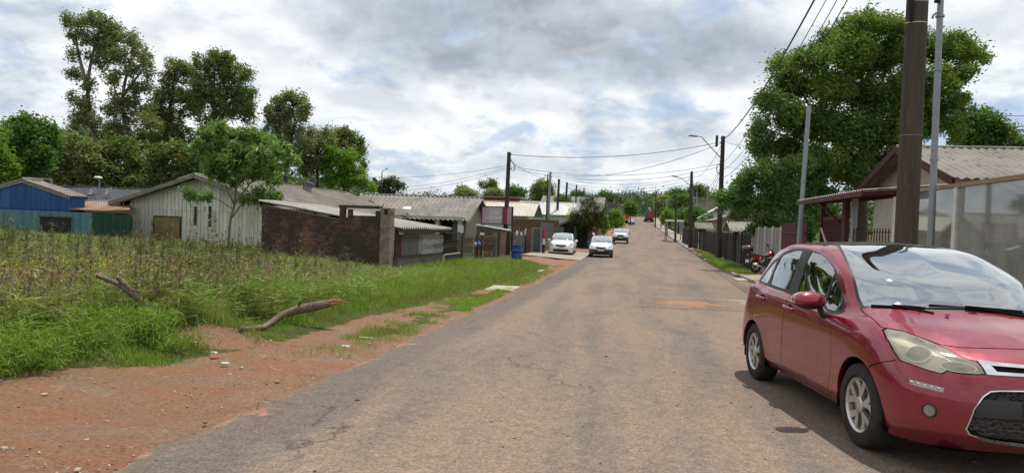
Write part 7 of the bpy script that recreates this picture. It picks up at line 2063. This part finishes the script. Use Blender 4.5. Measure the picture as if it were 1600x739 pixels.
# ------------------------------------------------------------------ poles
POLEW = worn('pole_wood', (.075, .058, .045), (.040, .032, .026), 3, .9, c3=(.11, .095, .08), fine=30, bump=.5, bdist=.006, stretch=(6, 6, .25))
POLEC = worn('pole_concrete', (.095, .075, .058), (.060, .048, .038), 2.2, .9, c3=(.12, .10, .085), fine=26, bump=.35, bdist=.006, stretch=(4, 4, .35))
def pole(name, label, cat, base_px, top_px, Y, r0, r1, mat, group=None, z0=None, cross=(), extra=0):
    b = at(*base_px, Y); b.z = gz(b.x, b.y) - .05 if z0 is None else z0
    tp = at(*top_px, Y)
    L = (tp.z - b.z) + extra; dx = (tp.x - b.x) * L / max(.1, tp.z - b.z)
    o = thing(name, label, cat, b, 0, group)
    m = MB(); m.tube([(dx * k / 6, 0, L * k / 6 - (.3 if k == 0 else 0)) for k in range(7)], [r0 + (r1 - r0) * k / 6 for k in range(7)], 16); m.build('shaft', mat, o, smooth=True, auto=50)
    return o, Vector((dx, 0, L))
def insulators(o, top, n, dz=.28, side_=1, z=0):
    for k in range(n):
        m = MB(); p = top + Vector((side_ * .13, 0, -.15 - dz * k - z)); m.lathe([(.001, .05), (.04, .045), (.05, .0), (.04, -.045), (.001, -.05)], 10, 'Z', p); m.bar(p - Vector((side_ * .12, 0, 0)), p, .02); m.build('insulator', GREYP, o, smooth=True, auto=40)
def lamp_arm(o, a, b, c_, mat=GALV):
    m = MB(); m.tube([a, a.lerp(b, .5), b, b.lerp(c_, .45)], [.035, .032, .03, .028], 8); ar = m.build('lamp_arm', mat, o, smooth=True)
    m = MB(); d = (c_ - b).normalized(); m.bar(b.lerp(c_, .35), c_, .22, .10); m.build('lamp_head', plain('lamp_grey', (.30, .31, .32), .5), ar, bevel=.03)
PT = {}
o, t_ = pole('utility_pole', 'thick brown pole with cable coils rising behind the red hatchback', 'utility pole', (1415, 385), (1434, -8), 11.0, .175, .142, POLEC, extra=4.4); PT['big'] = o.location + t_
zq = at(1432, 37, 11).z - o.location.z; xq = t_.x * zq / t_.z
for k, z in enumerate((zq, zq + .33, zq + .37)):
    m = MB(); rad = .150; x_ = t_.x * z / t_.z; m.tube([(x_ + rad * math.cos(a_), rad * math.sin(a_), z + .02 * math.sin(a_)) for a_ in np.linspace(0, 2 * math.pi, 25)], .011, 6); m.build('steel_band', LIGHTP if k == 0 else GALV, o, smooth=True)
for k in range(4):
    m = MB(); P = []
    for q in range(12):
        a_ = q / 11; P.append((xq - .17 - .05 * math.sin(a_ * 3.1) * (1 + .4 * k), -.10 - .02 * k, zq + .05 + .12 * k + a_ * (1.2 + .2 * k)))
    P = [(xq - .15, -.12, zq - .02)] + P; m.tube(P, .014, 6); m.build('cable_loop', BLACK, o, smooth=True)
m = MB(); zz1 = at(1428, 213, 11).z - o.location.z; x_ = t_.x * zz1 / t_.z; m.tube([(x_ + .16 * math.cos(a_), .16 * math.sin(a_), zz1) for a_ in np.linspace(0, 2 * math.pi, 25)], .005, 5); m.build('tie_wire', GALV, o)
o, t_ = pole('steel_pole', 'galvanised steel pole behind the glass fence, right of the thick pole', 'pole', (1455, 385), (1470, -6), 14.2, .072, .058, GALV, extra=.7)
zz1 = at(1465, 22, 14.2).z - o.location.z; x_ = t_.x * zz1 / t_.z
m = MB(); m.tube([(x_, 0, zz1), (x_ - .10, -.05, zz1 + .0), (x_ - .17, -.06, zz1 - .05), (x_ - .19, -.06, zz1 - .12)], .022, 8); m.build('hook', GALV, o, smooth=True)
for py in (26, 110, 250):
    z = at(1463, py, 14.2).z - o.location.z; x_ = t_.x * z / t_.z; m = MB(); m.lathe([(.075, -.02), (.085, -.02), (.085, .02), (.075, .02)], 16, 'Z', (x_, 0, z), closed=True); m.build('clamp', GALV, o)
m = MB(); z = at(1461, 3, 14.2).z - o.location.z; x_ = t_.x * z / t_.z; m.lathe([(.001, .06), (.05, .05), (.06, -.03), (.001, -.05)], 12, 'Z', (x_ - .10, -.05, z)); m.build('insulator', BLACK, o, smooth=True); PT['steel'] = o.location + Vector((x_, 0, z))
o, t_ = pole('steel_pole', 'slim grey steel pole standing in front of the drooping bushy tree', 'pole', (1246, 385), (1264, 166), 24.6, .085, .075, GALV)
for z in (2.4, 3.9): 
    m = MB(); m.lathe([(.085, -.02), (.10, -.02), (.10, .02), (.085, .02)], 16, 'Z', (t_.x * z / t_.z, 0, z), closed=True); m.build('clamp', GALV, o)
o, t_ = pole('utility_pole', 'tall dark wooden pole with a lamp arm on the right verge', 'utility pole', (1122, 405), (1130, 213), 47, .20, .13, POLEW, z0=float(prof(47)) + .1); PT['r1'] = o.location + t_; r1 = o
A_ = at(1125, 246, 47) - o.location; lamp_arm(o, A_, at(1096, 214, 46) - o.location, at(1077, 212, 45.6) - o.location); insulators(o, t_, 2, .3, -1); insulators(o, t_, 2, .25, -1, 1.6)
m = MB(); p = at(1124, 222, 46.8) - o.location; m.lathe([(.001, .45), (.09, .42), (.09, -.32), (.001, -.36)], 12, 'Z', p - Vector((.18, 0, 0))); m.build('fuse_can', BLACKI, o, smooth=True, auto=40)
m = MB(); p = at(1122, 264, 46.8) - o.location; m.tube([p + Vector((.12 * math.cos(a_), -.1, .33 * math.sin(a_))) for a_ in np.linspace(0, 6.28, 20)], .025, 6); m.build('cable_coil', BLACK, o)
o, t_ = pole('utility_pole', 'second wooden pole with a lamp arm by the brown gable gate', 'utility pole', (1078, 388), (1081, 268), 69, .19, .13, POLEW, z0=float(prof(69)) + .1); PT['r2'] = o.location + t_
lamp_arm(o, at(1080, 292, 69) - o.location, at(1064, 278, 68) - o.location, at(1050, 275, 67.5) - o.location); insulators(o, t_, 5, .3, -1)
for i, (bx, by, tx, ty, Y, r, mt, lb) in enumerate(((1055, 380, 1056.5, 306, 88, .15, POLEW, 'brown wooden pole right of the small white carport roof'), (1040, 366, 1042, 311, 112, .15, GALV, 'grey pole in front of the trees left of the white carport roof'), (1024, 348, 1025, 297, 160, .17, POLEW, 'dark pole at the right kerb just before the lorry'), (1104, 350, 1106, 291, 85, .10, GALV, 'slim grey pole with a square head before the tan hall'),
        (1088, 345, 1089, 300, 110, .09, GALV, 'thin grey pole left of the tan hall'), (962, 330, 962.5, 304, 230, .2, POLEW, 'pole with a crossarm above the warehouse'), (1033, 350, 1034, 312, 150, .12, POLEW, 'thin pole at the kerb near the lorry'))):
    o, t_ = pole('utility_pole', lb, 'utility pole', (bx, by), (tx, ty), Y, r, r * .75, mt)
    if i in (0, 2): insulators(o, t_, 3, .4, -1)
    if i == 5: m = MB(); m.bar(t_ + Vector((-1, 0, -.8)), t_ + Vector((1, 0, -.8)), .15); m.build('crossarm', POLEW, o)
    if i == 3: m = MB(); m.box(t_.x - .18, t_.x + .18, -.12, .12, t_.z - .3, t_.z); m.build('head', GALV, o)
    PT['rf%d' % i] = o.location + t_
for i, (bx, by, tx, ty, Y, r, mt, lb) in enumerate(((788, 402, 795.5, 238, 46.4, .17, POLEW, 'dark wooden pole in front of the pink sign'), (853, 374, 856, 272, 70, .09, BLACKI, 'thin black pole close beside the taller grey one'), (855, 374, 860, 269, 71, .15, GALV, 'tall grey pole beside the thin black one'), (869, 362, 873.5, 280, 87, .19, POLEW, 'brown pole before the black shed'),
        (882, 352, 886, 285, 99, .19, POLEW, 'brown pole behind the black shed'), (898, 348, 901, 289, 122, .17, POLEW, 'slim pole above the left of the willow-like tree'), (911, 345, 912.5, 293.5, 145, .17, POLEW, 'slim pole above the top of the willow-like tree'), (925, 345, 925.5, 303, 175, .16, POLEW, 'short far pole right of the willow-like tree top'))):
    o, t_ = pole('utility_pole', lb, 'utility pole', (bx, by), (tx, ty), Y, r, r * .75, mt); PT['l%d' % i] = o.location + t_
    if mt is not BLACKI: insulators(o, t_, 2, .35, 1)
    if i == 0:
        m = MB(); p = t_ + Vector((.28, -.05, -1.15)); m.tube([t_ + Vector((.1, 0, -.5)), t_ + Vector((.32, 0, -.75)), p + Vector((.15, 0, .2)), p + Vector((.1, 0, -.12)), p + Vector((-.05, 0, -.05)), t_ + Vector((.05, 0, -1.0))], .03, 6); m.build('cable_loop', BLACK, o, smooth=True)
o, t_ = pole('street_lamp', 'thin street lamp rising behind the grey roof at left', 'street lamp', (596, 310), (597, 268), 85, .08, .06, BLACKI)
lamp_arm(o, t_, t_ + Vector((.2, 0, .15)), t_ + Vector((.75, 0, .45)), BLACKI)

# ------------------------------------------------------------------ overhead wires
WIRE = plain('wire_black', (.02, .02, .02), .6)
def wire(label, a, b, sag, r=.014, group='overhead wires along the street', n=18, cat='wire'):
    a = Vector(a); b = Vector(b); m = MB(); o_ = a.copy()
    rr = [max(r, .00019 * a.lerp(b, k / n).y) for k in range(n + 1)]
    m.tube([a.lerp(b, k / n) - Vector((0, 0, 4 * sag * (k / n) * (1 - k / n))) - o_ for k in range(n + 1)], rr, 5, cap=False)
    o = m.build('overhead_wire', WIRE, None, smooth=True); o.location = o_
    return tag(o, label, cat, group)
dn = lambda k, z: PT[k] - Vector((0, 0, z))
sd_ = Vector((.12, 0, 0))
wire('thick cable climbing from the lamp-arm pole to the top of the thick near pole', dn('r1', .25), PT['big'] - Vector((0, 0, 1.0)), .9, .028, None)
for z, s, r in ((1.9, .7, .012), (2.4, .9, .012), (2.9, 1.0, .014)): wire('telephone cable from the thick near pole down to the lamp-arm pole', dn('r1', z), PT['big'] - Vector((0, 0, z * .8)), s, r, 'telephone cables between the two right poles')
for z, s in ((.35, .9), (1.9, 1.4), (2.1, 1.7), (2.4, 2.0)): wire('wire hanging between the two wooden lamp-arm poles', dn('r1', z), dn('r2', z * .75 + .2), s, .014, 'wires between the lamp-arm poles')
for k, (a, za, b, zb, s, r, lb) in enumerate((('l0', .15, 'r1', .4, .55, .02, 'highest wire crossing the street from the sign pole to the lamp-arm pole'), ('l0', .95, 'r1', 1.9, .7, .014, 'lower wire crossing from the sign pole to the lamp-arm pole'), ('l0', 1.05, 'r1', 2.1, .9, .014, 'lowest of the wires crossing from the sign pole'),
        ('l2', .2, 'r1', .5, 1.0, .018, 'wire rising from the tall grey left pole to the lamp-arm pole'), ('l2', .5, 'r2', .5, .8, .014, 'wire from the tall grey left pole to the second lamp-arm pole'), ('l3', .3, 'r2', .6, .9, .014, 'wire from the brown pole by the black shed to the second lamp-arm pole'), ('l4', .3, 'r2', .9, .9, .014, 'wire from the pole behind the black shed to the second lamp-arm pole'),
        ('l5', .3, 'r2', 1.2, 1.1, .014, 'wire from the slim pole over the willow-like tree to the second lamp-arm pole'), ('l6', .3, 'rf0', .5, 1.2, .014, 'wire from the farther slim left pole to the pole by the white carport'), ('r2', .3, 'rf0', .3, .6, .014, 'wire from the second lamp-arm pole to the pole by the white carport'), ('rf0', .3, 'rf1', .3, .6, .014, 'wire between the carport pole and the grey pole beyond'), ('rf1', .3, 'rf2', .3, .8, .014, 'far wire running up the right kerb to the lorry'))):
    wire(lb, dn(a, za) + (sd_ if a[0] == 'l' else -sd_), dn(b, zb) - sd_, s, r, None)
for a, b in (('l0', 'l2'), ('l2', 'l3'), ('l3', 'l4'), ('l4', 'l5'), ('l5', 'l6'), ('l6', 'l7')):
    wire('wire running along the left pole line', dn(a, .6) + sd_, dn(b, .6) + sd_, .35, .012, 'wires along the left pole line')
wire('upper service wire from the sign pole away to the left over the grey roof', dn('l0', .9), at(560, 274, 80), .5, .012, None)
wire('middle service wire from the sign pole away to the left over the grey roof', dn('l0', 1.0), at(625, 292, 70), .3, .012, None)
wire('lowest service wire from the sign pole to the porch house roof', dn('l0', 1.1), at(640, 296, 66), .3, .012, None)
wire('service wire from the lamp-arm pole into the big tree', dn('r1', .3), at(1215, 215, 37), .4, .012, None)
wire('second service wire from the lamp-arm pole past the bushy tree', dn('r1', 2.0), at(1205, 255, 40), .3, .012, None)
wire('thin wire at the right edge leaving the steel pole over the grey roof', at(1480, 172, 22), at(1640, 180, 26), .1, .010, None)
wire('service wire sloping from the roof lamp to the boarded house gable', at(157, 283, 49.4), at(203, 300, 36), .1, .02, None)
wire('service wire ending under the eave of the cream house', at(1330, 270, 33), at(1368, 279, 28.5), .08, .012, None)
